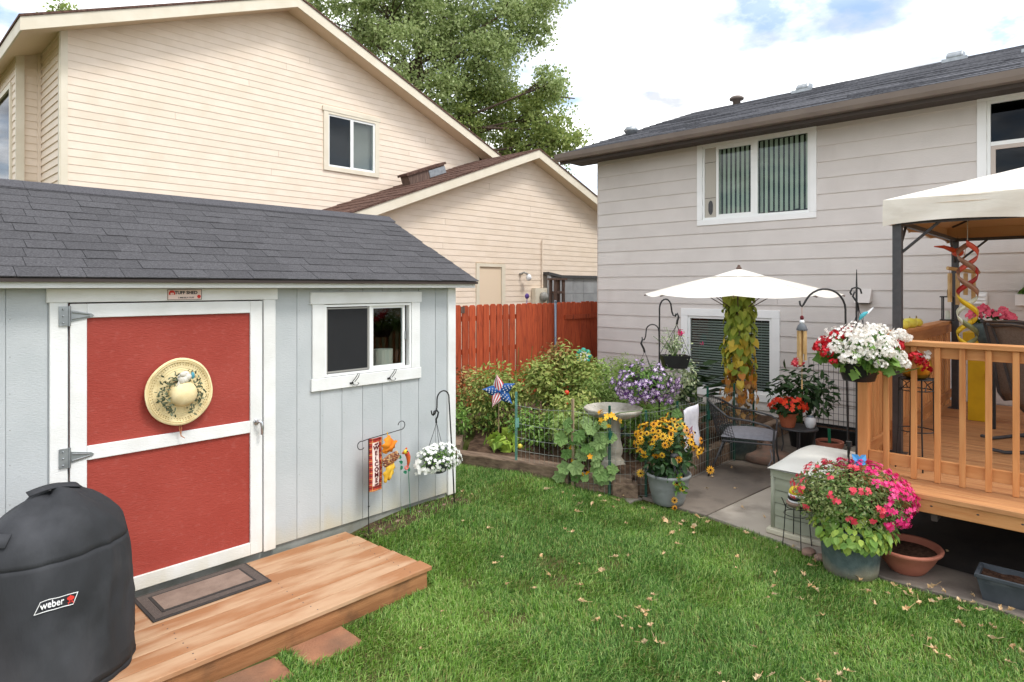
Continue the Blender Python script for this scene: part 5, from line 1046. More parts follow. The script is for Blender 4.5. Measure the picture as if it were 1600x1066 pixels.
t4 = bushy('tomato_plant', 'leggy tomato plant with thin tops close to the shed corner', 'tomato plant', (6.1,6.75,.55), (.34,.36,.38), 420, 'leaf_dry', .06, LEAF, 'tomato plants in the bed', 'leaf_tomato')
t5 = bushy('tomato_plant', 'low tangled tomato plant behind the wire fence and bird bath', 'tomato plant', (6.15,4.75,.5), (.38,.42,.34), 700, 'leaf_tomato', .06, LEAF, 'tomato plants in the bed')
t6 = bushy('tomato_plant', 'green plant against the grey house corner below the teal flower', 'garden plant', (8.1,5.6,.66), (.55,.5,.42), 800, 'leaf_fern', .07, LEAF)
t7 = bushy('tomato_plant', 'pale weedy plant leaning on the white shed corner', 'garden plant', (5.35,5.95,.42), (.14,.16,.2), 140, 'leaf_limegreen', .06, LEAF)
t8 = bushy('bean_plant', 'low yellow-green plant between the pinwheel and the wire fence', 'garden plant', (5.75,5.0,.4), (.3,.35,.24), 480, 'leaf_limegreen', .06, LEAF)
t9 = bushy('bean_plant', 'loose pale green plant behind the squash leaves', 'garden plant', (5.75,4.35,.5), (.3,.32,.34), 560, 'leaf_fern', .06, LEAF)
t10 = bushy('bean_plant', 'leafy green plant under the purple petunia basket', 'garden plant', (6.3,3.85,.5), (.36,.26,.34), 560, 'leaf_limegreen', .06, LEAF)
p_, d_ = blob(26, (6.6,5.35,.72), (.55,.6,.5), .9); m = MB()
for q in p_[:14]: m.ball(q, .022, 8, 6)
stuff(m.build('green_tomato', 'leaf_limegreen', t1, smooth=True)); MB().ball((6.28,4.98,.79), .034, 10, 8).build('ripe_tomato', 'tomato', t1, smooth=True); MB().ball((6.42,5.1,.62), .026, 10, 7).build('ripe_tomato', 'tomato', t1, smooth=True)
m = MB()
for k in range(10): x = 6.75+random.uniform(-.4,.4); y = 5.5+random.uniform(-.5,.5); m.tube([(x,y,1.0),(x+random.uniform(-.05,.05),y,1.2+random.random()*.1)], .004, 4)
stuff(m.build('stem', 'stem_green', t1))
for k, (x, y) in enumerate(((6.4,4.45),(6.05,4.3))):
    cb = thing('cabbage', ['large blue-green cabbage behind the wire fence, farther one', 'blue-green cabbage behind the wire fence, nearer one'][k], 'cabbage', (x,y,.2), 'cabbages in the bed'); pts = []; nr = []; ax = []
    for j in range(26):
        a = j*2.4; e = .25+.75*j/26; pts.append((x+.02*math.cos(a), y+.02*math.sin(a), .3+.004*(26-j))); dirv = np.array((math.cos(a)*e, math.sin(a)*e, 1.1-e)); ax.append(dirv); nr.append(np.array((-math.cos(a)*(1.1-e), -math.sin(a)*(1.1-e), e)))
    stamp('leaf', 'leaf_cabbage', cb, WIDE, pts, nr, .3-.12*k*.5, ax, ind=True); MB().tube([(x,y,.15),(x,y,.33)], .02, 7).build('stalk', 'stem_green', cb)
# squash climbing the wire fence
sq = thing('squash_vine', 'squash vine with broad pale leaves climbing the wire fence', 'squash plant', (5.2,3.85,.2))
sv = MB(); vp = [(5.4,4.0,.2),(5.22,3.9,.35),(5.2,3.82,.6),(5.24,3.72,.8),(5.36,3.58,.86)]; sv.tube(vp, .006, 5); sv.tube([(5.25,3.9,.3),(5.1,4.05,.2),(5.02,4.2,.15)], .005, 5); sv.tube([(5.36,3.58,.86),(5.6,3.4,.88),(6.2,3.38,.85)], .004, 5); sv.build('stem', 'stem_green', sq)
pts = []; nr = []; ax = []
for (x, y, z) in [(5.12,3.98,.55),(5.16,3.9,.42),(5.10,3.93,.3),(5.15,3.82,.5),(5.18,3.8,.68),(5.2,3.75,.36),(5.22,3.72,.56),(5.19,3.86,.75),(5.25,3.68,.74),(5.22,3.7,.25),(5.1,4.02,.68),(5.3,3.62,.3),(5.28,3.62,.22),(5.05,4.1,.18),(5.14,3.84,.2),(5.28,3.68,.62),(5.12,3.9,.62),(5.18,3.76,.45),(6.12,3.34,.66),(6.0,3.34,.58),(6.08,3.34,.78),(5.08,4.03,.42)]+[(5.08+.24*a_+random.uniform(-.05,.03), 4.08-.46*a_, random.uniform(.15,.8)) for a_ in np.random.rand(16)]:
    pts.append((x,y,z)); nr.append((-.75+random.uniform(-.2,.2), -.4+random.uniform(-.3,.3), .5+random.uniform(-.2,.3))); ax.append((-.4+random.uniform(-.5,.5), random.uniform(-.6,.6), -.4+random.uniform(-.3,.3)))
stamp('leaf', 'leaf_squash', sq, SQUASH, pts, nr, np.random.uniform(.08,.16,len(pts)), ax, ind=True)
flowers('flower', 'susan_petal', sq, (5.3,3.66,.8), (.1,.14,.1), 12, .03, zmin=-1); flowers('flower', 'susan_petal', sq, (5.15,3.85,.4), (.06,.2,.18), 5, .035, zmin=-1)
yl = thing('squash_seedling', 'small yellow-green squash plant on the soil below the pinwheel', 'squash plant', (5.42,5.2,.22)); leafmass('foliage', 'leaf_lime', yl, (5.42,5.25,.3), (.2,.3,.1), 34, .12, LOBED, .3); MB().tube([(5.42,5.2,.17),(5.42,5.25,.32)], .006, 5).build('stem', 'stem_green', yl); MB().ball((5.42,4.99,.27), .03, 10, 7).build('fruit', 'gourd', yl, smooth=True)
# pinwheel
pw = thing('star_pinwheel', 'stars and stripes pinwheel on a wooden stick in the garden bed', 'pinwheel', (5.46,5.38,.2)); c = Vector((5.43,5.33,.87)); fx = Vector((.6871,-.7266,0)); fd = Vector((-.7266,-.6871,0)); uz = Vector((0,0,1))
MB().tube([(5.46,5.38,.12),(5.445,5.36,.87)], .007, 6).build('stick', 'wood_stake', pw)
for k in range(5):
    a = R(100+72*k); u = fx*math.cos(a)+uz*math.sin(a); s = fx*-math.sin(a)+uz*math.cos(a); blue = k in (1,3,4)
    def f(p, q):
        wv = .058*math.sin(math.pi*(.18+.82*p)**.9)*(1-.55*p*p); return c+u*(.21*p)+s*(-wv*.3+wv*2*q-wv*.7)*1.2+fd*(.028*math.sin(q*math.pi)*(.4+p)+.012)
    v = MB().grid(f, 10, 8); v.m = [0 if blue else (1 if j % 2 == 0 else 2) for i in range(10) for j in range(8)]
    b = v.build('vane', ['flag_blue','flag_red','flag_white'], pw, smooth=True)
    if blue: stamp('star', 'flag_white', b, STAR5, [f(.25+.17*i, .3+.22*j)+fd*.004 for i in range(4) for j in range(2+(i < 3))], [fd]*11, .0115)
MB().ball(c+fd*.03, .018, 10, 6).build('hub', 'flag_blue', pw, smooth=True)
# teal flower spinner
tf = thing('teal_flower_stake', 'teal and white metal flower on a stake near the grey house corner', 'garden stake', (8.05,6.05,.2)); c = Vector((8.05,6.05,1.03))
MB().tube([(8.07,6.07,.1),(8.07,6.07,1.0)], .006, 5).build('stake', 'metal_green', tf)
for rr, m, nn, of in ((.13,'teal_glass',8,0),(.085,'white_ceramic',8,.012),(.04,'leaf_limegreen',6,.024)):
    for k in range(nn): a = 2*math.pi*k/nn+of*20; MB().ball(c+(fx*math.cos(a)+uz*math.sin(a))*rr*.72+fd*of, (rr*.34,rr*.34,rr*.34), 8, 5).build('petal', m, tf, smooth=True)
# ============================================================ double hook with petunia and planter baskets
dh = thing('double_plant_hook', 'black double-armed iron plant hook in the garden bed', 'plant hook', (6.2,3.62,.2)); c = Vector((6.2,3.62,0))
def PP(r, z): return c+fx*r+Vector((0,0,z))
MB().tube([PP(0,.1),PP(0,1.2),PP(.003,1.85)]+[PP(.07-.067*math.cos(a), 1.88+.11*math.sin(a)) for a in np.linspace(0,R(150),9)]+[PP(.14,1.85),PP(.155,1.81),PP(.175,1.80),PP(.185,1.83)], .009, 7).build('pole', 'iron', dh, smooth=True)
MB().tube([PP(0,1.5)]+[PP(-.075+.07*math.cos(a), 1.64+.07*math.sin(a)) for a in np.linspace(0,R(185),9)]+[PP(-.15,1.58),PP(-.165,1.54),PP(-.185,1.54),PP(-.19,1.57)], .007, 7).build('arm', 'iron', dh, smooth=True)
pb = thing('petunia_basket', 'hanging basket of purple and white striped petunias', 'hanging basket', PP(-.16,1.1)); q = PP(-.16,1.13)-Vector((.12,.1,0))
MB().lathe([(.1,-.1),(.13,-.08),(.15,.04),(.13,.04)], q, 20).build('pot', 'plastic_black', pb, smooth=True)
MB().tube([PP(-.18,1.55),PP(-.2,1.5),PP(-.17,1.44),PP(-.16,1.4)], .012, 7).build('hanger_hook', 'iron', pb, smooth=True)
for a in (0,2.1,4.2): MB().tube([PP(-.16,1.41), q+Vector((.14*math.cos(a),.14*math.sin(a),.04))], .003, 5).build('hanger_wire', 'iron', pb)
leafmass('foliage', 'leaf_mid', pb, q+Vector((0,0,-.0)), (.31,.31,.2), 700, .045, LEAF, .3)
p1, d1 = blob(330, q+Vector((0,0,-.05)), (.33,.33,.22), .92, -.75); p1 = p1+np.random.normal(size=p1.shape)*np.array([.03,.03,.035]); d1 = d1+np.array(fd)*.5+np.random.normal(size=d1.shape)*.3
kp_ = (p1[:,2] < q.z+.02) | (np.random.rand(len(p1)) < .35); p1 = p1[kp_]; d1 = d1[kp_]; sz = .03*(.85+.3*np.random.rand(len(p1)))
zz_ = unit(d1); xx_ = unit(np.cross(zz_, np.array([[.2,.3,1.]])))
stamp('petunia', 'purple_petal', pb, PETAL5, p1, zz_, sz, xx_, ind=True); stamp('petunia_star', 'lilac_petal', pb, STAR5, p1+zz_*.0035, zz_, sz*.95, xx_)
sb = thing('square_hanging_planter', 'black square hanging planter with leggy pink-flowered plant', 'hanging basket', PP(.15,1.2)); q = PP(.17,1.3)
MB().tube([PP(.175,1.80),PP(.2,1.83),PP(.215,1.79),PP(.2,1.75),PP(.195,1.71)], .012, 7).build('hanger_hook', 'iron', sb, smooth=True)
bx_ = MB(); rm = rotz(R(-46)); vs = []
for zz, rr in ((-.07,.1),(.07,.13),(.07,.115),(.03,.11)):
    for a, b in ((-1,-1),(1,-1),(1,1),(-1,1)): vs.append(q+rm@Vector((a*rr*1.15,b*rr*.8,zz)))
bx_.add(vs, [(3,2,1,0)]+[(r*4+i, r*4+(i+1)%4, r*4+4+(i+1)%4, r*4+4+i) for r in range(3) for i in range(4)]+[(12,13,14,15)]); bx_.build('pot', 'plastic_black', sb)
for a, b in ((-1,-1),(1,-1),(1,1),(-1,1)): MB().tube([PP(.195,1.71), q+rm@Vector((a*.14,b*.1,.07))], .003, 5).build('hanger_wire', 'iron', sb)
lg = MB()
for k in range(16):
    e = q+Vector((random.uniform(-.2,.2),random.uniform(-.2,.2),random.uniform(.15,.4))); lg.tube([q+Vector((0,0,.03)), (q+e)/2+Vector((0,0,.05)), e], .003, 4)
stuff(lg.build('stem', 'stem_green', sb)); leafmass('foliage', 'leaf_varieg', sb, q+Vector((0,0,.2)), (.2,.2,.2), 240, .035, LEAF, .1); leafmass('trailing_foliage', 'leaf_varieg', sb, q+Vector((.1,-.1,-.1)), (.13,.13,.2), 200, .04, LEAF, .2, droop=.6)
flowers('flower', 'pink_petal', sb, PP(.24,1.62), (.03,.03,.03), 7, .025, zmin=-1); flowers('flower', 'pink_petal', sb, PP(.47,1.5), (.01,.01,.01), 2, .02, zmin=-1)
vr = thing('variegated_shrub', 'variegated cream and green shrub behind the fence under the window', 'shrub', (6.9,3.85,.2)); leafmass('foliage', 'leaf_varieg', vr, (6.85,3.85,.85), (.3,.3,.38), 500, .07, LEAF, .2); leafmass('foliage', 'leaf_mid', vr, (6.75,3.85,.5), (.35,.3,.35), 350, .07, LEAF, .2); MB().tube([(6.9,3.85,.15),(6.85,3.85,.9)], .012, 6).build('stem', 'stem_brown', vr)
hl = thing('hosta_plant', 'broad dark-leaved plant below the lower house window', 'plant', (7.7,3.95,.2)); pts = []; nr = []; ax = []
for k in range(46): a = random.uniform(0,6.28); e = random.uniform(.3,1); pts.append((7.6+.25*math.cos(a)*e, 3.9+.25*math.sin(a)*e, .35+random.random()*.75)); ax.append((math.cos(a),math.sin(a),.4)); nr.append((-math.cos(a)*.3,-math.sin(a)*.3,1))
stamp('leaf', 'leaf_dark', hl, WIDE, pts, nr, .26, ax); MB().tube([(7.65,3.93,.15),(7.6,3.9,1.0)], .015, 6).build('stem', 'stem_green', hl)
# ============================================================ umbrella with vine
U = Vector((7.67,3.36,0))
ub = thing('patio_umbrella', 'open off-white patio umbrella beside the grey house', 'umbrella', U)
MB().tube([U+Vector((0,0,.3)),U+Vector((0,0,2.36))], .019, 10).build('pole', 'wood_stake', ub)
def can(r0, r1, z0, z1, n=8, rot=.0, dip=.0):
    m = MB()
    for k in range(n):
        a, b = 2*math.pi*k/n+rot, 2*math.pi*(k+1)/n+rot
        def f(u, v):
            r = r0+(r1-r0)*v; p = (Vector((math.cos(a),math.sin(a),0)).lerp(Vector((math.cos(b),math.sin(b),0)), u))*r; return U+Vector((p.x,p.y,z0+(z1-z0)*v**1.15-dip*math.sin(math.pi*u)*v*(1-v*.3)))
        m.grid(f, 8, 10)
    return m
can(.24,1.16,2.262,2.03,8,R(21),.045).build('canopy', 'umbrella', ub, smooth=True); can(.0,.31,2.35,2.256,8,R(21),.0).build('vent_cap', 'umbrella', ub, smooth=True); can(.22,.27,2.267,2.247,8,R(21)).build('vent_edge', 'umbrella_trim', ub)
for k in range(8):
    a = 2*math.pi*k/8+R(21); d = Vector((math.cos(a),math.sin(a),0)); MB().tube([U+d*.03+Vector((0,0,2.29)), U+d*.6+Vector((0,0,2.15)), U+d*1.175+Vector((0,0,2.015))], .008, 5).build('rib', 'old_wood', ub); MB().tube([U+d*.03+Vector((0,0,1.8)), U+d*.6+Vector((0,0,2.15))], .006, 5).build('strut', 'old_wood', ub)
for k in range(8):
    a = 2*math.pi*k/8+R(21); d = Vector((math.cos(a),math.sin(a),0)); MB().tube([U+d*(.24+.92*v)+Vector((0,0,2.264+(2.03-2.262)*v**1.15)) for v in np.linspace(0,1,8)], .0035, 4).build('seam', 'canopy', ub)
MB().lathe([(.03,0),(.035,.015),(.02,.03),(.015,.05),(.003,.055)], U+Vector((0,0,2.345)), 10).build('finial', 'old_wood', ub)
vn = thing('climbing_vine', 'heart-leaved vine turning yellow and orange round the umbrella pole', 'vine', U+Vector((0,0,.3)))
MB().tube([U+Vector((.03*math.cos(t*9),.03*math.sin(t*9),.35+1.65*t)) for t in np.linspace(0,1,40)], .005, 5).build('stem', 'stem_brown', vn)
def vleaf(m, n, z0, z1, r, s, droop):
    z = np.random.uniform(z0, z1, n); a = np.random.uniform(0, 6.28, n); rr = r*np.random.uniform(.45,1.1,n); p = np.stack([U.x+rr*np.cos(a), U.y+rr*np.sin(a), z], 1); d = np.stack([np.cos(a),np.sin(a),.35+0*a],1)+np.random.normal(size=(n,3))*.25; ax = np.stack([.4*np.cos(a),.4*np.sin(a),-droop+0*a],1)+np.random.normal(size=(n,3))*.3
    stamp('leaf', m, vn, HEART, p, d, s*np.random.uniform(.75,1.2,n), ax, ind=(n < 160 and m != 'leaf_dry'))
vleaf('leaf_vine_green', 158, 1.4, 2.04, .155, .11, 1); vleaf('leaf_vine_green', 110, 1.3, 2.04, .175, .095, 1); vleaf('leaf_vine_green', 40, 1.05, 1.4, .18, .1, 1); vleaf('leaf_vine_yellow', 70, .95, 1.5, .175, .105, 1); vleaf('leaf_vine_orange', 45, .75, 1.15, .19, .09, 1); vleaf('leaf_dry', 110, .5, .95, .22, .06, 1.2)
vp_ = thing('vine_pot', 'dark planter at the foot of the vine-wrapped umbrella pole', 'pot', U); MB().lathe([(.17,0),(.2,.02),(.22,.3),(.235,.33),(.235,.36),(.2,.36),(.19,.31),(.003,.31)], U+Vector((0,0,.014)), 24).build('pot', 'pot_slate', vp_, smooth=True); MB().lathe([(.19,.315),(.003,.33)], U+Vector((0,0,.015)), 16).build('soil', 'pot_soil', vp_)
# ============================================================ patio: chair, table, pots
wc = thing('wire_armchair', 'dark wire-mesh armchair with grey cushion on the patio', 'chair', (7.05,3.0,.014)); cc = Vector((7.02,2.98,.014)); rm = rotz(R(-72)); Q = lambda x, y, z: cc+rm@Vector((x,y,z))
# local: +x forward, y side
def bk_(u, v):
    a = R(100)+u*R(160); r = .27+.05*v; return Q(-.05+r*math.cos(a)*1.0-.06*v, r*math.sin(a), .42+.42*v-.16*v*abs(2*u-1)**2)
bars = MB()
for i in range(25): bars.tube([bk_(i/24, v) for v in (0,.33,.66,1)], .0028, 4)
for j in range(9): bars.tube([bk_(u, .06+j/8*.9) for u in np.linspace(0,1,15)], .0024, 4)
stuff(bars.build('mesh_back', 'wire_black', wc)); MB().tube([bk_(u, 1) for u in np.linspace(0,1,17)], .011, 7).build('back_frame', 'dark_metal', wc, smooth=True)
for s in (-1,1):
    MB().tube([bk_(0 if s > 0 else 1, 1), Q(.05,s*.31,.66), Q(.24,s*.31,.62), Q(.3,s*.3,.58), Q(.29,s*.29,.44), Q(.3,s*.29,.2), Q(.34,s*.3,.008)], .011, 7).build('armrest', 'dark_metal', wc, smooth=True); MB().tube([Q(-.22,s*.25,.42), Q(-.3,s*.27,.2), Q(-.38,s*.29,.008)], .011, 7).build('leg', 'dark_metal', wc, smooth=True); MB().tube([Q(.29,s*.29,.42), Q(-.24,s*.26,.41)], .01, 6).build('seat_rail', 'dark_metal', wc); MB().tube([Q(.26,s*.31,.38), Q(.28,s*.33,.28), Q(.24,s*.34,.2)], .005, 5).build('cushion_tie', 'cushion', wc)
MB().tube([Q(.29,-.29,.42), Q(.29,.29,.42)], .01, 6).build('seat_rail', 'dark_metal', wc)
MB().grid(lambda u, v: Q(-.25+.55*u, -.27+.54*v, .455+.06*(math.sin(math.pi*u)*math.sin(math.pi*v))**.35), 14, 14).grid(lambda u, v: Q(-.25+.55*u, -.27+.54*v, .455-.03*(math.sin(math.pi*u)*math.sin(math.pi*v))**.35), 14, 14).build('cushion', 'cushion', wc, smooth=True)
ubase = thing('umbrella_base', 'round brown stone umbrella base standing behind the wire chair', 'umbrella base', (7.75,3.05,.014)); MB().lathe([(.25,0),(.275,.01),(.28,.06),(.26,.09),(.12,.115),(.07,.13),(.06,.2),(.035,.22),(.03,.3),(.01,.3)], (7.75,3.05,.015), 30).build('disc', 'stone', ubase, smooth=True)
stb = thing('side_table', 'small black metal side table on the patio', 'table', (8.0,2.78,.014)); tc_ = Vector((8.0,2.76,0))
MB().lathe([(.003,.40),(.22,.40),(.225,.41),(.22,.42),(.003,.42)], tc_, 24).build('top', 'dark_metal', stb)
for k in range(4): a = .4+k*math.pi/2; MB().tube([tc_+Vector((.19*math.cos(a),.19*math.sin(a),.405)), tc_+Vector((.17*math.cos(a),.17*math.sin(a),.2)), tc_+Vector((.21*math.cos(a),.21*math.sin(a),.016))], .009, 6).build('leg', 'dark_metal', stb)
def pot(t, c, r0, r1, h, m, rim=.02, soil=True):
    MB().lathe([(r0,0),(r0+(r1-r0)*.8,h*.78),(r1,h*.79),(r1+.006,h),(r1-.012,h),(r1-.02,h*.86),(.003,h*.86)], c, 28).build('pot', m, t, smooth=False)
bg = thing('begonia_pot', 'terracotta pot of bright red begonias on the side table', 'potted plant', (7.93,2.86,.421)); pot(bg, (7.93,2.86,.421), .075, .115, .17, 'terracotta'); leafmass('foliage', 'leaf_dark', bg, (7.93,2.86,.64), (.2,.2,.09), 200, .06, WIDE, .2); flowers('flower', 'begonia_red', bg, (7.93,2.86,.66), (.22,.22,.12), 75, .033, zmin=-.1)
wp = thing('white_jar', 'small white ceramic jar on the side table', 'jar', (8.02,2.63,.421)); MB().lathe([(.035,0),(.05,.02),(.066,.07),(.06,.115),(.045,.13),(.04,.135),(.03,.135)], (8.02,2.63,.421), 20).build('body', 'white_ceramic', wp, smooth=True); MB().lathe([(.042,.136),(.04,.15),(.01,.155)], (8.02,2.63,.421), 14).build('lid', 'steel_blue', wp, smooth=True)
tp_ = thing('terracotta_pot', 'terracotta pot on the patio floor behind the side table', 'pot', (8.15,2.45,.014)); pot(tp_, (8.15,2.45,.015), .1, .15, .26, 'terracotta_pink'); MB().tube([(8.15,2.45,.2),(8.16,2.46,.42)], .018, 7).build('stub', 'metal_green', tp_); MB().lathe([(.12,.235),(.003,.24)], (8.15,2.45,.015), 16).build('soil', 'pot_soil', tp_)
db = thing('dark_leaved_bush', 'bushy dark green potted plant with one pink bloom by the wall', 'potted plant', (8.75,2.98,.014)); pot(db, (8.75,2.98,.015), .13, .18, .3, 'plastic_black'); leafmass('foliage', 'leaf_dark', db, (8.72,2.95,.72), (.4,.42,.36), 520, .11, LEAF, .25, droop=.3); MB().tube([(8.75,2.98,.25),(8.74,2.97,.8)], .014, 6).build('stem', 'stem_brown', db); flowers('flower', 'coral_petal', db, (8.6,2.98,1.14), (.07,.07,.05), 18, .035, zmin=-1)
# black-eyed Susans in a grey pot
bs_ = thing('black_eyed_susan_pot', 'grey pot of yellow black-eyed Susans at the corner of the patio', 'potted plant', (5.55,3.14,.014)); c = (5.55,3.14,.014)
MB().lathe([(.13,0),(.145,.01),(.16,.05),(.19,.19),(.2,.25),(.215,.27),(.222,.285),(.215,.3),(.2,.3),(.19,.25),(.003,.25)], c, 34).build('pot', 'pot_grey', bs_, smooth=True)
leafmass('foliage', 'leaf_dark', bs_, (5.55,3.16,.5), (.27,.27,.24), 420, .09, LEAF, .2); m = MB()
p1, d1 = blob(92, (5.55,3.17,.57), (.31,.36,.28), .72, -.3); p1 = p1+np.random.normal(size=p1.shape)*.025; d1 = d1+np.random.normal(size=d1.shape)*.35; 
ex_p = np.array([(5.42,2.98,.27),(5.44,2.93,.22),(5.40,2.99,.11),(5.42,3.0,.03),(5.40,3.36,.29),(5.75,2.80,.36),(5.45,2.96,.3)]); p1 = np.vstack([p1, ex_p]); d1 = np.vstack([d1, np.tile([-.6,-.6,.1],(7,1))]); d1 = d1+np.array([-.35,-.35,.25])
for q in p1[::3]: m.tube([(5.55,3.15,.3), tuple(q)], .0025, 4)
stuff(m.build('stem', 'stem_green', bs_)); stamp('flower', 'susan_petal', bs_, DAISY, p1, d1, .039*np.random.uniform(.75,1.15,len(p1)), ind=True); m = MB(); zz_ = unit(d1)
for q, d in zip(p1, zz_): m.ball(Vector(q)+Vector(d)*.005, .0105, 7, 5)
stuff(m.build('flower_eye', 'susan_eye', bs_, smooth=True)); leafmass('foliage', 'leaf_mid', bs_, (5.45,2.98,.26), (.06,.08,.14), 40, .06, LEAF, .2)
so = thing('solar_light', 'small solar garden light stuck in the grey flower pot', 'garden light', (5.46,2.99,.3)); q = (5.455,3.02,0); MB().tube([(q[0],q[1],.24),(q[0],q[1],.43)], .01, 7).build('stake', 'dark_metal', so); MB().lathe([(.025,.43),(.035,.44),(.036,.49),(.03,.5),(.01,.5)], q, 16).build('lens', 'solar_glass', so, smooth=True); MB().lathe([(.042,.5),(.042,.52),(.03,.53),(.003,.535)], q, 16).build('cap', 'dark_metal', so, smooth=True)
# storage box
bx0 = thing('storage_box', 'sage green plastic storage box with pale domed lid beside the deck', 'storage box', (6.0,1.9,.014))
def bowed(u, v, x, y0, y1, z0, z1, bow): return (x-bow*math.sin(math.pi*u), y1+(y0-y1)*u, z0+(z1-z0)*v)
BX0, BX1, BY0, BY1 = 5.50, 6.50, 1.66, 2.12
for k in range(4):
    z0 = .065+k*.108; m = MB(); m.grid(lambda u, v: (BX0-.02*math.sin(math.pi*u)+.008*(v if v > .9 else 0), BY1-.03+(BY0-BY1+.06)*u, z0+.1*v), 10, 2); m.build('front_panel', 'box_sage', bx0, thick=.012)
    MB().box((BX0+.03,BY1-.012,z0),(BX1-.02,BY1+.002,z0+.1)).build('side_panel', 'box_sage', bx0)
body = MB().box((BX0+.012,BY0+.01,.02),(BX1-.01,BY1-.013,.565)).build('body', 'box_sage', bx0)
for (x, y) in ((BX0+.004,BY1-.012),(BX0+.004,BY0+.012)): MB().lathe([(.02,.02),(.02,.565)], (x,y,0), 12).build('corner_post', 'box_sage', bx0, smooth=True)
m = MB(); m.grid(lambda u, v: (BX0-.026*math.sin(math.pi*u)-.004, BY1+.005+(BY0-BY1-.01)*u, .495+.075*v), 12, 2); m.build('apron', 'box_sage', bx0, thick=.012)
m = MB(); m.prism([(BX0-.05-.02*math.sin(math.pi*u), BY1+.03+(BY0-BY1-.06)*u, .016) for u in np.linspace(0,1,12)]+[(BX1,BY0-.03,.016),(BX1,BY1+.03,.016)], (0,0,.045)); m.build('base', 'box_base', bx0, bevel=.008)
def lid(u, v):
    x = BX0-.045-.025*math.sin(math.pi*v)+u*(BX1-BX0+.06); y = BY1+.02+(BY0-BY1-.04)*v; e = min(1, min(u,1-u)*9)*min(1, min(v,1-v)*7); return (x, y, .572+.012*e+.055*math.sin(math.pi*u)**.7*e+.01*math.sin(math.pi*v))
m = MB(); m.grid(lid, 22, 16); m.grid(lambda u, v: (lid(u,v)[0], lid(u,v)[1], .568), 6, 6); m.build('lid', 'box_lid', bx0, smooth=True)
# pink flowers in the big slate pot
pk = thing('pink_flower_pot', 'large slate-coloured pot overflowing with pink flowers and lime leaves', 'potted plant', (5.16,1.42,0)); c = (5.17,1.41,0)
MB().lathe([(.165,0),(.18,.006),(.188,.06),(.208,.27),(.214,.33),(.224,.335),(.224,.36),(.2,.36),(.195,.3),(.003,.3)], c, 36).build('pot', 'pot_slate', pk, smooth=True)
cx_ = np.array((5.2,1.41,.56)); FDX = (fd.x, fd.y)
leafmass('foliage', 'leaf_fuchsia', pk, cx_, (.36,.40,.24), 3200, .032, LEAF, .45); leafmass('foliage', 'leaf_mid', pk, cx_-np.array((0,0,.03)), (.33,.37,.22), 1300, .04, LEAF, .4); leafmass('foliage', 'leaf_fuchsia', pk, cx_-np.array(fx)*.16-np.array((0,0,.04)), (.24,.24,.2), 1100, .03, LEAF, .5); leafmass('foliage', 'leaf_varieg', pk, cx_, (.36,.40,.24), 200, .02, LEAF, .9)
def clusters(nm, m, par, c, r, ncl, per, cr_, size, zmin=-.4, sel=None):
    p, d = blob(ncl, c, r, .95, zmin); pts = []; nr = []
    for a, b in zip(p, d):
        if sel and not sel(a): continue
        q, e = blob(per, a, (cr_,)*3, .5, -1); stamp(nm+'_cluster', m, par, PETAL5, q, e*.6+b, size*np.random.uniform(.8,1.2,len(q)), ind=False)
rside = lambda a: (a[0]*fx.x+a[1]*fx.y) > (cx_[0]*fx.x+cx_[1]*fx.y)+.02
clusters('flower', 'pink_petal', pk, cx_, (.38,.42,.26), 270, 7, .028, .016, -.5, rside); clusters('flower', 'coral_petal', pk, cx_, (.38,.42,.26), 85, 4, .025, .017, -.3, lambda a: not rside(a)); clusters('flower', 'pink_petal', pk, cx_+np.array(fx)*.27+np.array((0,0,-.12)), (.14,.14,.16), 14, 8, .03, .021, -.9)
p1, d1 = blob(900, (5.13,1.385,.37), (.26,.28,.15), .7, -.9); d_k = (p1[:,0]*FDX[0]+p1[:,1]*FDX[1]) > (5.17*FDX[0]+1.41*FDX[1])-.1; p1 = p1[d_k][:560]; d1 = d1[d_k][:560]; p1[:,2] -= .35*np.maximum(0, np.hypot(p1[:,0]-5.17, p1[:,1]-1.41)-.2)
stamp('trailing_leaf', 'leaf_limegreen', pk, WIDE, p1[:230], (d1+np.array([-.2,-.2,.7]))[:230], .065*np.random.uniform(.6,1.25,230)[:len(p1[:230])], (d1+np.array([0,0,-.6])+np.random.normal(size=d1.shape)*.5)[:230], ind=True); stamp('trailing_leaf', 'leaf_lime', pk, WIDE, p1[230:], (d1+np.array([-.2,-.2,.8]))[230:], .05, (d1+np.array([0,0,-.4]))[230:], ind=False)
dp = thing('drip_stake', 'black plastic watering stake standing in the pink flower pot', 'stake', (5.2,1.46,.5)); MB().tube([(5.2,1.42,.4),(5.205,1.43,.86)], .005, 6).lathe([(.006,0),(.014,.06),(.022,.065),(.022,.1),(.01,.1)], (5.205,1.43,.86), 12).build('stake', 'plastic_black', dp)
bf = thing('butterfly_pick', 'blue butterfly pick among the pink flowers', 'ornament', (5.25,1.36,.8)); stamp('wing', 'butterfly', bf, WIDE, [(5.235,1.365,.815)]*4, [(-.7,-.7,.2),(-.7,-.7,.2),(-.6,-.7,.3),(-.6,-.7,.3)], [.075,.075,.055,.055], [(.5,-.5,.6),(-.5,.5,.8),(.6,-.6,-.3),(-.5,.5,-.4)]); MB().tube([(5.24,1.37,.55),(5.236,1.366,.83)], .002, 4).build('pick', 'wire_black', bf)
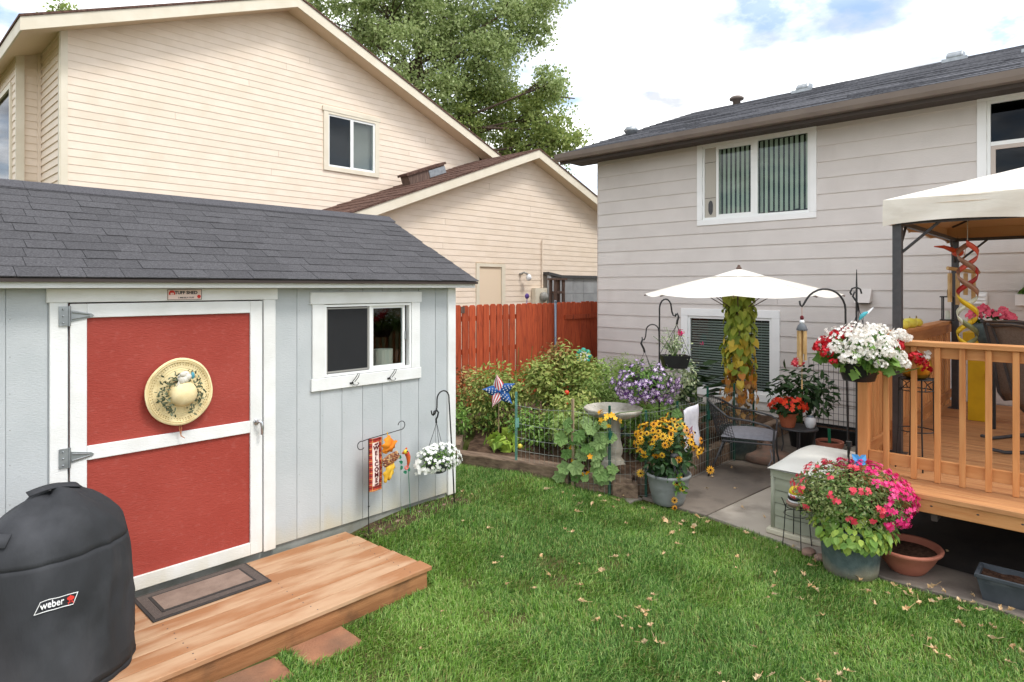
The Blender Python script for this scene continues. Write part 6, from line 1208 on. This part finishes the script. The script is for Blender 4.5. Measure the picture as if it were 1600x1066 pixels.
# terracotta bowl, trough, bee planter
tb = thing('terracotta_bowl', 'wide shallow terracotta bowl of soil at the edge of the deck', 'pot', (5.46,1.10,.014)); MB().lathe([(.11,0),(.12,.01),(.17,.08),(.205,.15),(.225,.16),(.23,.175),(.222,.185),(.2,.18),(.185,.14),(.003,.14)], (5.46,1.10,.015), 36, sx=1.1, sy=1).build('bowl', 'terracotta_pink', tb, smooth=True); MB().lathe([(.19,.145),(.1,.155),(.003,.15)], (5.46,1.10,.015), 20).build('soil', 'pot_soil', tb)
t2_ = thing('black_trough', 'weathered black rectangular trough planter under the deck edge', 'planter', (5.38,.3,.014)); trough(t2_, 5.25, -.15, 5.48, .66, .015, .19, .035, 'trough_black', .016)
bp = thing('bee_planter', 'yellow, black and white striped bee planter in a wire stand', 'ornament', (5.36,1.86,.3)); q = Vector((5.36,1.86,0))
MB().lathe([(.02,.33),(.07,.335),(.085,.36),(.08,.37),(.003,.36)], q, 20).build('saucer', 'stone', bp, smooth=True); MB().lathe([(.05,.362),(.068,.375),(.07,.385),(.003,.386)], q, 18).build('band', 'white_ceramic', bp, smooth=True); MB().lathe([(.066,.387),(.07,.40),(.068,.415),(.003,.416)], q, 18).build('band', 'plastic_black', bp, smooth=True); MB().lathe([(.067,.417),(.066,.435),(.003,.436)], q, 18).build('band', 'white_ceramic', bp, smooth=True); MB().lathe([(.064,.437),(.06,.46),(.045,.485),(.02,.495),(.003,.497)], q, 18).build('dome', 'bee_yellow', bp, smooth=True)
ws = thing('wire_stand', 'thin black wire plant stand holding the bee planter', 'plant stand', (5.36,1.86,0))
MB().tube([q+Vector((.088*math.cos(a),.088*math.sin(a),.328)) for a in np.linspace(0,6.283,20)], .004, 5).build('ring', 'iron', ws); MB().tube([q+Vector((.1*math.cos(a),.1*math.sin(a),.27)) for a in np.linspace(0,6.283,20)], .003, 5).build('ring', 'iron', ws)
for k in range(4): a = .6+k*math.pi/2; d = Vector((math.cos(a),math.sin(a),0)); MB().tube([q+d*.12+Vector((0,0,.4)), q+d*.09+Vector((0,0,.33)), q+d*.1+Vector((0,0,.15)), q+d*.115+Vector((0,0,-.02))], .004, 5).build('leg', 'iron', ws)
for k, (x, y, s) in enumerate(((5.27,1.74,.055),(5.22,1.64,.045),(5.3,1.6,.04))): tag(MB().ball((x,y,.02), (s*1.3,s,s*.6), 8, 5).build('stone', 'stone', smooth=False), ['pinkish stone by the storage box, largest of three', 'pinkish stone by the storage box, middle-sized one', 'pinkish stone close to the slate pot, smallest of three'][k], 'stone', 'stones by the storage box')
# ============================================================ hooks by the deck: bamboo chime and geraniums
ch_ = thing('curved_hook', 'tall black curved iron hook beside the deck corner', 'plant hook', (6.09,1.64,0)); c = Vector((6.09,1.70,0))
def CQ(r, z): return c+fx*r+Vector((0,0,z))
MB().tube([CQ(.04,-.02),CQ(.02,.9),CQ(0,1.86)]+[CQ(-.185+.185*math.cos(a), 1.92+.185*math.sin(a)) for a in np.linspace(0,R(150),12)]+[CQ(-.37,1.97),CQ(-.385,1.95),CQ(-.40,1.965),CQ(-.405,2.0)], .009, 7).build('pole', 'iron', ch_, smooth=True)
bc = thing('bamboo_wind_chime', 'bamboo wind chime with dark cap hanging from the curved hook', 'wind chime', CQ(-.385,1.5)); tq = CQ(-.385,0)
MB().tube([tq+Vector((0,0,1.955)),tq+Vector((0,0,1.8))], .002, 4).build('cord', 'twine', bc); MB().ball(tq+Vector((0,0,1.85)), (.018,.018,.022), 8, 6).build('bead', 'print_maroon', bc, smooth=True); MB().ball(tq+Vector((0,0,1.815)), (.022,.022,.02), 8, 6).build('bead', 'white_ceramic', bc, smooth=True); MB().lathe([(.045,-.02),(.047,-.01),(.035,.02),(.02,.04),(.003,.045)], tq+Vector((0,0,1.76)), 14).build('cap', 'chime_cap', bc, smooth=True)
for k, ln in enumerate((.28,.24,.3,.2,.26)):
    a = k*1.257+.4; p = tq+Vector((.03*math.cos(a),.03*math.sin(a),1.735)); MB().tube([p, p-Vector((0,0,ln))], .012, 8).build('bamboo_tube', 'bamboo', bc)
MB().tube([tq+Vector((0,0,1.5)),tq+Vector((0,0,1.3))], .0015, 4).box(tq+Vector((-.01,-.002,1.22)), tq+Vector((.01,.002,1.3))).build('clapper', 'bamboo', bc)
ph = thing('straight_hook_pole', 'straight black iron pole with S-hook in front of the deck corner', 'plant hook', (5.5,1.46,0)); MB().tube([(5.5,1.455,-.02),(5.5,1.455,2.1),(5.5,1.455,2.26)], [.008,.008,.003], 7).build('pole', 'iron', ph); MB().tube([Vector((5.497,1.455,0))+fx*r+Vector((0,0,z)) for r, z in ((-.04,2.06),(-.05,2.08),(-.035,2.11),(0,2.12),(.03,2.105),(.04,2.07))], .007, 6).build('top_hook', 'iron', ph, smooth=True)
gr2 = thing('geranium_basket', 'black hanging basket of white and red geraniums at the deck corner', 'hanging basket', (5.45,1.43,1.4)); q = Vector((5.42,1.42,0)); 
MB().tube([q+fx*(-.03)+Vector((0,0,2.085)), q+fx*(-.045)+Vector((0,0,2.05)), q+fx*(-.01)+Vector((0,0,2.0)), q+Vector((0,0,1.95))], .008, 6).build('hanger_hook', 'plastic_black', gr2, smooth=True)
for a in (.2,2.3,4.4): MB().tube([q+Vector((0,0,1.96)), q+Vector((.12*math.cos(a),.12*math.sin(a),1.56))], .003, 5).build('hanger_wire', 'iron', gr2)
MB().lathe([(.095,1.395),(.112,1.4),(.122,1.44),(.125,1.445),(.135,1.53),(.14,1.56),(.125,1.56)], q, 28).build('pot', 'plastic_black', gr2, smooth=True)
gc = np.array((5.42,1.42,1.66)); fxn = np.array(fx)
leafmass('foliage', 'leaf_mid', gr2, gc-np.array((0,0,.05)), (.3,.28,.15), 420, .075, LOBED, .3); leafmass('foliage', 'leaf_limegreen', gr2, gc+fxn*.1-np.array((0,0,.08)), (.2,.2,.12), 130, .07, LOBED, .5)
def gcl(m, lst, size=.0135):
    pts = []; nr = []
    for (r, f_, z, s) in lst:
        c_ = np.array((5.42,1.42,0))+fxn*r*1.14+np.array(fd)*f_+np.array((0,0,z)); p, d = blob(int(120*(s/.07)**2), c_, (s,s,s*.8), .85, -.6); stamp('flower_head', m, gr2, PETAL5, p, d+np.random.normal(size=d.shape)*.35, size, ind=False)
gcl('geranium_white', [(0,.15,1.72,.08),(-.1,.18,1.68,.075),(.1,.17,1.70,.075),(-.2,.12,1.66,.07),(-.05,.2,1.62,.075),(.06,.22,1.64,.07),(.17,.17,1.60,.07),(-.16,.2,1.59,.065),(.05,.08,1.79,.065),(.12,.05,1.79,.06),(.22,.1,1.76,.06),(-.08,.1,1.76,.06),(.03,.24,1.55,.045),(.2,.2,1.55,.05),(-.02,.05,1.74,.07),(.4,.0,1.60,.035),(.46,.03,1.615,.04),(.43,.05,1.58,.03),(.28,.06,1.73,.05)])
gcl('geranium_red', [(-.28,.05,1.66,.055),(-.22,-.02,1.70,.05),(-.14,-.02,1.74,.055),(-.05,-.05,1.78,.05),(-.27,.12,1.62,.045),(.25,.02,1.70,.05),(.22,.1,1.67,.04),(.36,.05,1.58,.055),(.40,.06,1.54,.045),(.12,.12,1.62,.035),(-.24,.15,1.56,.03),(.44,.05,1.49,.035)])
p_, d_ = blob(330, gc, (.37,.3,.2), .75, -.3); stamp('loose_floret', 'geranium_white', gr2, PETAL5, p_, d_+np.random.normal(size=d_.shape)*.4, .014, ind=False)
m = MB()
for r, f_, z in ((.4,.0,1.60),(.36,.05,1.58),(.44,.05,1.5),(-.28,.05,1.66),(.22,.1,1.76)): m.tube([(5.42,1.42,1.56), tuple(np.array((5.42,1.42,0))+fxn*r*.6+np.array((0,0,z-.06))), tuple(np.array((5.42,1.42,0))+fxn*r+np.array(fd)*f_+np.array((0,0,z)))], .004, 5)
stuff(m.build('stem', 'stem_green', gr2)); leafmass('dried_leaf', 'leaf_dry', gr2, np.array((5.42,1.42,1.53))+fxn*.03+np.array(fd)*.15, (.05,.05,.04), 14, .045)
hm = thing('hummingbird_pick', 'teal hummingbird ornament above the geraniums', 'ornament', (5.40,1.36,1.85)); hp = Vector((5.39,1.38,1.90)); MB().tube([hp+fx*-.03+Vector((0,0,-.03)), hp+fx*-.01, hp+fx*.015+Vector((0,0,.02)), hp+fx*.035+Vector((0,0,.03))], [.006,.016,.014,.005], 8).build('body', 'hummer', hm, smooth=True); stamp('wing', 'white_ceramic', hm, THIN, [hp]*2, [fd,fd], .11, [fx*.8+uz*.6, fx*.6+uz*.5]); MB().tube([hp, hp-Vector((0,0,.25))], .002, 4).build('pick', 'wire_black', hm)
# ============================================================ tree behind the houses
def make_tree(name, label, base, lobes, trunk_r, mats, per, leaf, branches=()):
    t = thing(name, label, 'tree', base); b = Vector(base); m = MB(); top = Vector((base[0],base[1],max(l[2] for l in lobes)-1)); fork = b.lerp(Vector(lobes[0][:3]), .0)+Vector((0,0,.32*(top.z-b.z)))
    m.tube([b-Vector((0,0,.3)), b+Vector((.1,0,.15*(top.z-b.z))), fork, fork.lerp(top,.5)+Vector((.3,-.2,0)), top], [trunk_r,trunk_r*.85,trunk_r*.7,trunk_r*.35,.04], 10)
    m.build('trunk', 'bark', t, smooth=True); br = MB()
    for l in lobes:
        c = Vector(l[:3]); s = fork.lerp(top, max(0,min(.9,(c.z-fork.z)/(top.z-fork.z)*.7))); md = s.lerp(c,.5)+Vector((0,0,-.3+random.random()*.5)); br.tube([s, md, c], [trunk_r*.22,trunk_r*.12,.02], 6)
        for k in range(5): d = Vector(np.random.normal(size=3)).normalized()*l[3]*.9; br.tube([md.lerp(c,.6), c+d*.5+Vector((0,0,.1)), c+d], [.03,.018,.006], 5)
    for pth in branches: br.tube(pth, [.1-.08*i/(len(pth)-1) for i in range(len(pth))], 6)
    stuff(br.build('limb', 'bark', t, smooth=True))
    for l, mm in zip(lobes, mats):
        P = []; D = []
        for k in range(int(9+l[3]*10)):
            d = unit(np.random.normal(size=(1,3)))[0]; cc = np.array(l[:3])+d*l[3]*(.45+.6*random.random()); rr = random.uniform(.4,.95)*min(1,l[3]*.6+.25); p, e = blob(int(per*rr*rr*.85), cc, (rr,rr,rr*.8), .05); P.append(p); D.append(e)
        P = np.vstack(P); D = np.vstack(D); stamp('crown', mm, t, DIAM, P, D*.4+np.random.normal(size=P.shape), leaf*np.random.uniform(.7,1.25,len(P)), np.random.normal(size=P.shape)-np.array([0,0,.8]))
    return t
LB = [(13.67,21.94,12.70,1.77),(14.12,20.00,12.76,1.94),(15.48,21.48,11.81,1.84),(16.09,19.37,12.70,2.15),(15.28,18.77,10.34,1.82),(17.48,17.90,13.21,2.27),(17.64,19.19,11.55,1.97),(17.78,16.13,13.00,1.45),(18.70,16.61,12.32,1.01),(16.95,17.01,10.82,1.21),(16.44,19.00,9.17,1.52),(18.18,18.62,9.58,1.44),(16.20,17.80,8.28,0.73),(17.68,14.78,9.53,0.65),(18.28,15.60,8.64,1.09),(18.35,16.98,8.66,1.26),(18.23,14.93,7.56,0.83),(18.32,16.28,7.42,1.11),(18.36,15.51,6.46,0.85),(18.00,17.35,7.40,0.76),(15.57,19.92,15.48,2.78),(18.18,18.62,16.28,2.63),(13.45,20.71,14.70,2.18),(16.44,19.00,18.00,2.53)]
make_tree('cottonwood_tree', 'tall leafy cottonwood tree rising behind the cream house', (15.4,20.1,0), LB, .42, ['leaf_tree' if l[2] > 9.3 else 'leaf_tree_light' for i, l in enumerate(LB)], 500, .125, [[(15.4,20.1,7.2),(16.3,17.7,8.2),(17.2,16.8,8.15),(18.03,15.86,8.08)],[(15.6,19.9,7.5),(15.75,19.7,9.67),(16.8,18.6,11.4),(17.6,17.9,12.8)],[(15.7,19.8,8.2),(17.6,17.7,9.5),(18.3,15.6,9.4),(18.9,14.6,9.2)]])
make_tree('distant_tree', 'tip of a yellow-green tree showing above the cream house roof at left', (7.2,36.0,0), [(7.2,36,14.4,.9),(7.3,36,12.6,1.5),(7.1,36,15.2,.5)], .25, ['leaf_tree_light']*3, 160, .16)
# ============================================================ grass
def in_lawn(x, y):
    ok = (x < edge_x(y)-.02) & (y < 7.6)
    ok &= ~((x < 2.9) & (y > 3.47) & (y < 4.6)); ok &= ~((x < 4.02) & (y > 4.52) & (y < 7.15))
    for cx, cy in ((1.96,3.37),(1.52,3.36),(1.07,3.35)): ok &= ~((np.abs(x-cx) < .175) & (np.abs(y-cy) < .128))
    ok &= ~(np.hypot(x-5.17, y-1.41) < .17)
    return ok
def patchn(x, y, s, seed): 
    v = 0
    for k in range(5):
        a = seed*1.7+k*2.1; v = v+np.sin(x*s*(1+.6*k)*math.cos(a)+y*s*(1+.6*k)*math.sin(a)+seed*3+k*1.3)/(1+.5*k)
    return v/2.6
FW = (.7270,.6866); RT = (.6866,-.7270)
def sample(n, x0, x1, y0, y1): x = np.random.uniform(x0,x1,n); y = np.random.uniform(y0,y1,n); k = in_lawn(x,y); return x[k], y[k]
BARE = [(3.0,2.75,.1),(2.85,2.95,.09),(3.75,3.15,.12),(4.35,2.9,.09),(2.6,2.3,.07),(3.9,1.6,.07),(3.55,2.9,.12),(3.32,3.05,.14),(4.05,2.75,.13),(4.25,2.3,.09),(3.1,3.35,.1),(4.6,1.85,.08),(3.1,.55,.07)]
def make_grass(name, n, x0, x1, y0, y1, m, lo, hi, wid, keepf=None):
    x, y = sample(n, x0, x1, y0, y1); kp = np.ones(len(x), bool); 
    for bx_, by_, br_ in BARE: kp &= ~((np.hypot(x-bx_, y-by_) < br_) & (np.random.rand(len(x)) < .78-.6*np.hypot(x-bx_, y-by_)/br_*.6+.3*patchn(x,y,30,5)))
    near = (x > 3.0) & (y > 4.25) & (y < 4.52); kp &= ~(near & (np.random.rand(len(x)) < .75)); 
    if keepf is not None: kp &= keepf(x, y)
    x = x[kp]; y = y[kp]; n = len(x); z = hz(x, y)
    cl = patchn(x, y, 3.1, 1); L_ = (lo+(hi-lo)*np.random.rand(n))*(1+.28*cl); th = patchn(x,y,5.2,4)*2.4+np.random.normal(size=n)*1.1; lean = np.clip(.8+.42*np.random.normal(size=n)+.25*patchn(x,y,7,2), .05, 1.7)
    d = np.stack([np.cos(th),np.sin(th),0*th],1); s = np.stack([-np.sin(th+.6*np.random.normal(size=n)),np.cos(th),0*th],1); w_ = (wid*(.7+.6*np.random.rand(n)))[:,None]; b = np.stack([x,y,z-.004],1); Lc = L_[:,None]
    m1 = b+d*Lc*(.25*lean)[:,None]+np.array([0,0,1.])*Lc*.6*(1-.15*lean)[:,None]; tp = b+d*Lc*(.85*lean)[:,None]+np.array([0,0,1.])*Lc*np.clip(1-.42*lean,.25,1)[:,None]
    V = np.stack([b-s*w_, b+s*w_, m1+s*w_*.8, m1-s*w_*.8, tp], 1).reshape(-1,3); base = (np.arange(n)*5)[:,None]; flat = np.hstack([base+np.array([[0,1,2,3]]), base+np.array([[3,2,4]])]).ravel(); cnt = np.tile([4,3], n)
    me = fastmesh(name, V, (cnt, flat)); me.materials.append(MATS[m]); o = bpy.data.objects.new(name, me); COL.objects.link(o); return o
def vis(x, y):
    dd = x*FW[0]+y*FW[1]; rr = x*RT[0]+y*RT[1]; return (dd > 2.2) & (np.abs(rr) < dd*.95+.5)
def far(x, y): return x*FW[0]+y*FW[1] > 2.2
def pcol(x, y): return patchn(x, y, 2.3, 7)*.5+patchn(x, y, 6.5, 3)*.35+np.random.normal(size=len(x))*.35
def yel(x, y): return np.exp(-((x-2.75)**2+(y-3.1)**2)/.35)*.8+np.exp(-np.abs(edge_x(y)-x-.12)*9)*.5
def dens(x, y): return np.random.rand(len(x)) < np.clip(.82+.35*patchn(x, y, 4.4, 9), .25, 1)
def dark_sel(x, y): return vis(x, y) & dens(x, y) & (pcol(x, y)+yel(x, y) < .22)
def light_sel(x, y): return vis(x, y) & dens(x, y) & (pcol(x, y)+yel(x, y) >= .22)
g1 = make_grass('lawn_grass', 640000, 1.0, 5.6, -2.2, 6.0, 'grass', .024, .072, .0023, dark_sel); g1b = make_grass('lawn_grass', 640000, 1.0, 5.6, -2.2, 6.0, 'grass_light', .024, .068, .0023, light_sel); tag(g1b, 'paler yellow-green patches of lawn grass', 'grass', kind='stuff'); tag(g1, 'short bright green lawn grass', 'grass', kind='stuff')
g2_ = make_grass('dry_grass', 55000, 1.0, 5.6, -2.2, 6.0, 'grass_dry', .03, .06, .002, vis); tag(g2_, 'dry straw-coloured blades mixed into the lawn', 'grass', kind='stuff')
g3 = make_grass('back_grass', 60000, 4.6, 8.8, 5.6, 7.7, 'grass', .03, .06, .003, None); tag(g3, 'grass strip behind the garden bed along the red fence', 'grass', kind='stuff')
def tuft(pts, n, h):
    P = []
    for (x, y) in pts: P += [(x+random.gauss(0,.03), y+random.gauss(0,.02)) for _ in range(n)]
    return P
# fallen leaves
def dryleaf(seed):
    random.seed(seed); m = MB(); k = 11; v = [(0,0,.006)]
    for i in range(k): a = 2*math.pi*i/k; r = (1 if i % 2 == 0 else .55)*random.uniform(.5,1.1); v.append((r*math.cos(a), r*math.sin(a)*random.uniform(.55,1), random.uniform(.0,.9)))
    m.add([(p[0]*.03,p[1]*.03,p[2]*.03) for p in v], [(0,1+i,1+(i+1)%k) for i in range(k)]); m.tube([(.02,0,.004),(.06,.01,.01)], .0012, 4); me = bpy.data.meshes.new('leaf'); me.from_pydata(m.v,[],m.f); me.materials.append(MATS['fallen_leaf']); return me
DL = [dryleaf(s) for s in range(6)]; random.seed(21)
def drop(x, y, z, group, label, s=None):
    o = bpy.data.objects.new('fallen_leaf', random.choice(DL)); COL.objects.link(o); o.location = (x,y,z); o.rotation_euler = (random.uniform(-.5,.5),random.uniform(-.5,.5),random.uniform(0,6.28)); k = s or random.choice((random.uniform(.45,.8),random.uniform(.7,1.2))); o.scale = (k,k,k); tag(o, label, 'leaf', group)
cnt = 0
while cnt < 120:
    x = random.uniform(1.8,5.4); y = random.uniform(-1.4,5.2); dd = x*FW[0]+y*FW[1]; rr = x*RT[0]+y*RT[1]
    if dd < 3.3 or abs(rr) > dd*.85 or not in_lawn(np.array([x]),np.array([y]))[0]: continue
    if random.random() > .35+.9*float(patchn(np.array([x]),np.array([y]),4.0,11)[0]): continue
    if random.random() > (.25+.75*min(1,max(0,(rr+.4)/2.2))): continue
    drop(x, y, float(hz(x,y))+.042, 'dry leaves on the lawn', 'dry tan fallen leaf lying on the lawn'); cnt += 1
for k in range(34):
    y = random.uniform(-.2,1.25); drop(float(edge_x(y))+random.uniform(-.32,.1), y, .035, 'dry leaves by the deck', 'dry tan fallen leaf heaped along the patio edge under the deck')
for k in range(26): drop(random.uniform(5.6,9.0), random.uniform(-.6,1.3), .022, 'leaves under the deck', 'pale fallen leaf on the concrete under the deck', .7)
for x, y in ((6.2,3.05),(6.6,3.2),(7.0,2.7),(5.9,2.55),(6.4,2.85),(7.3,2.6),(5.8,2.3),(6.1,2.3),(6.75,3.25),(7.1,3.2)): drop(x, y, .022, 'leaves on the patio', 'small dry leaf on the open patio concrete', .7)
drop(3.25,.12,.07,None,'large pale maple leaf with stem lying on the lawn near the deck',1.5)
# loose straw and chips on the soil by the shed wall
random.seed(5)
for k in range(9):
    x = random.uniform(3.05,3.95); o = MB().ball((x,random.uniform(4.36,4.5),float(hz(x,4.4))+.012), (random.uniform(.012,.03),random.uniform(.01,.02),.01), 7, 4).build('pebble', 'stone'); tag(o, 'small pebble in the bare soil along the shed foundation', 'pebble', 'pebbles along the shed foundation')
sb_ = MB().grid(lambda u, v: (2.92+1.08*u, 4.28+.26*v+.03*math.sin(u*11), float(hz(2.92+1.08*u, 4.28+.26*v))+.004+.012*math.sin(math.pi*v)), 14, 5).build('bare_soil', 'soil', smooth=True); struct(sb_)
# ------------------------------------------------------------ tidy helper properties
for o in bpy.data.objects:
    for k in ('_at','_child'):
        if k in o: del o[k]
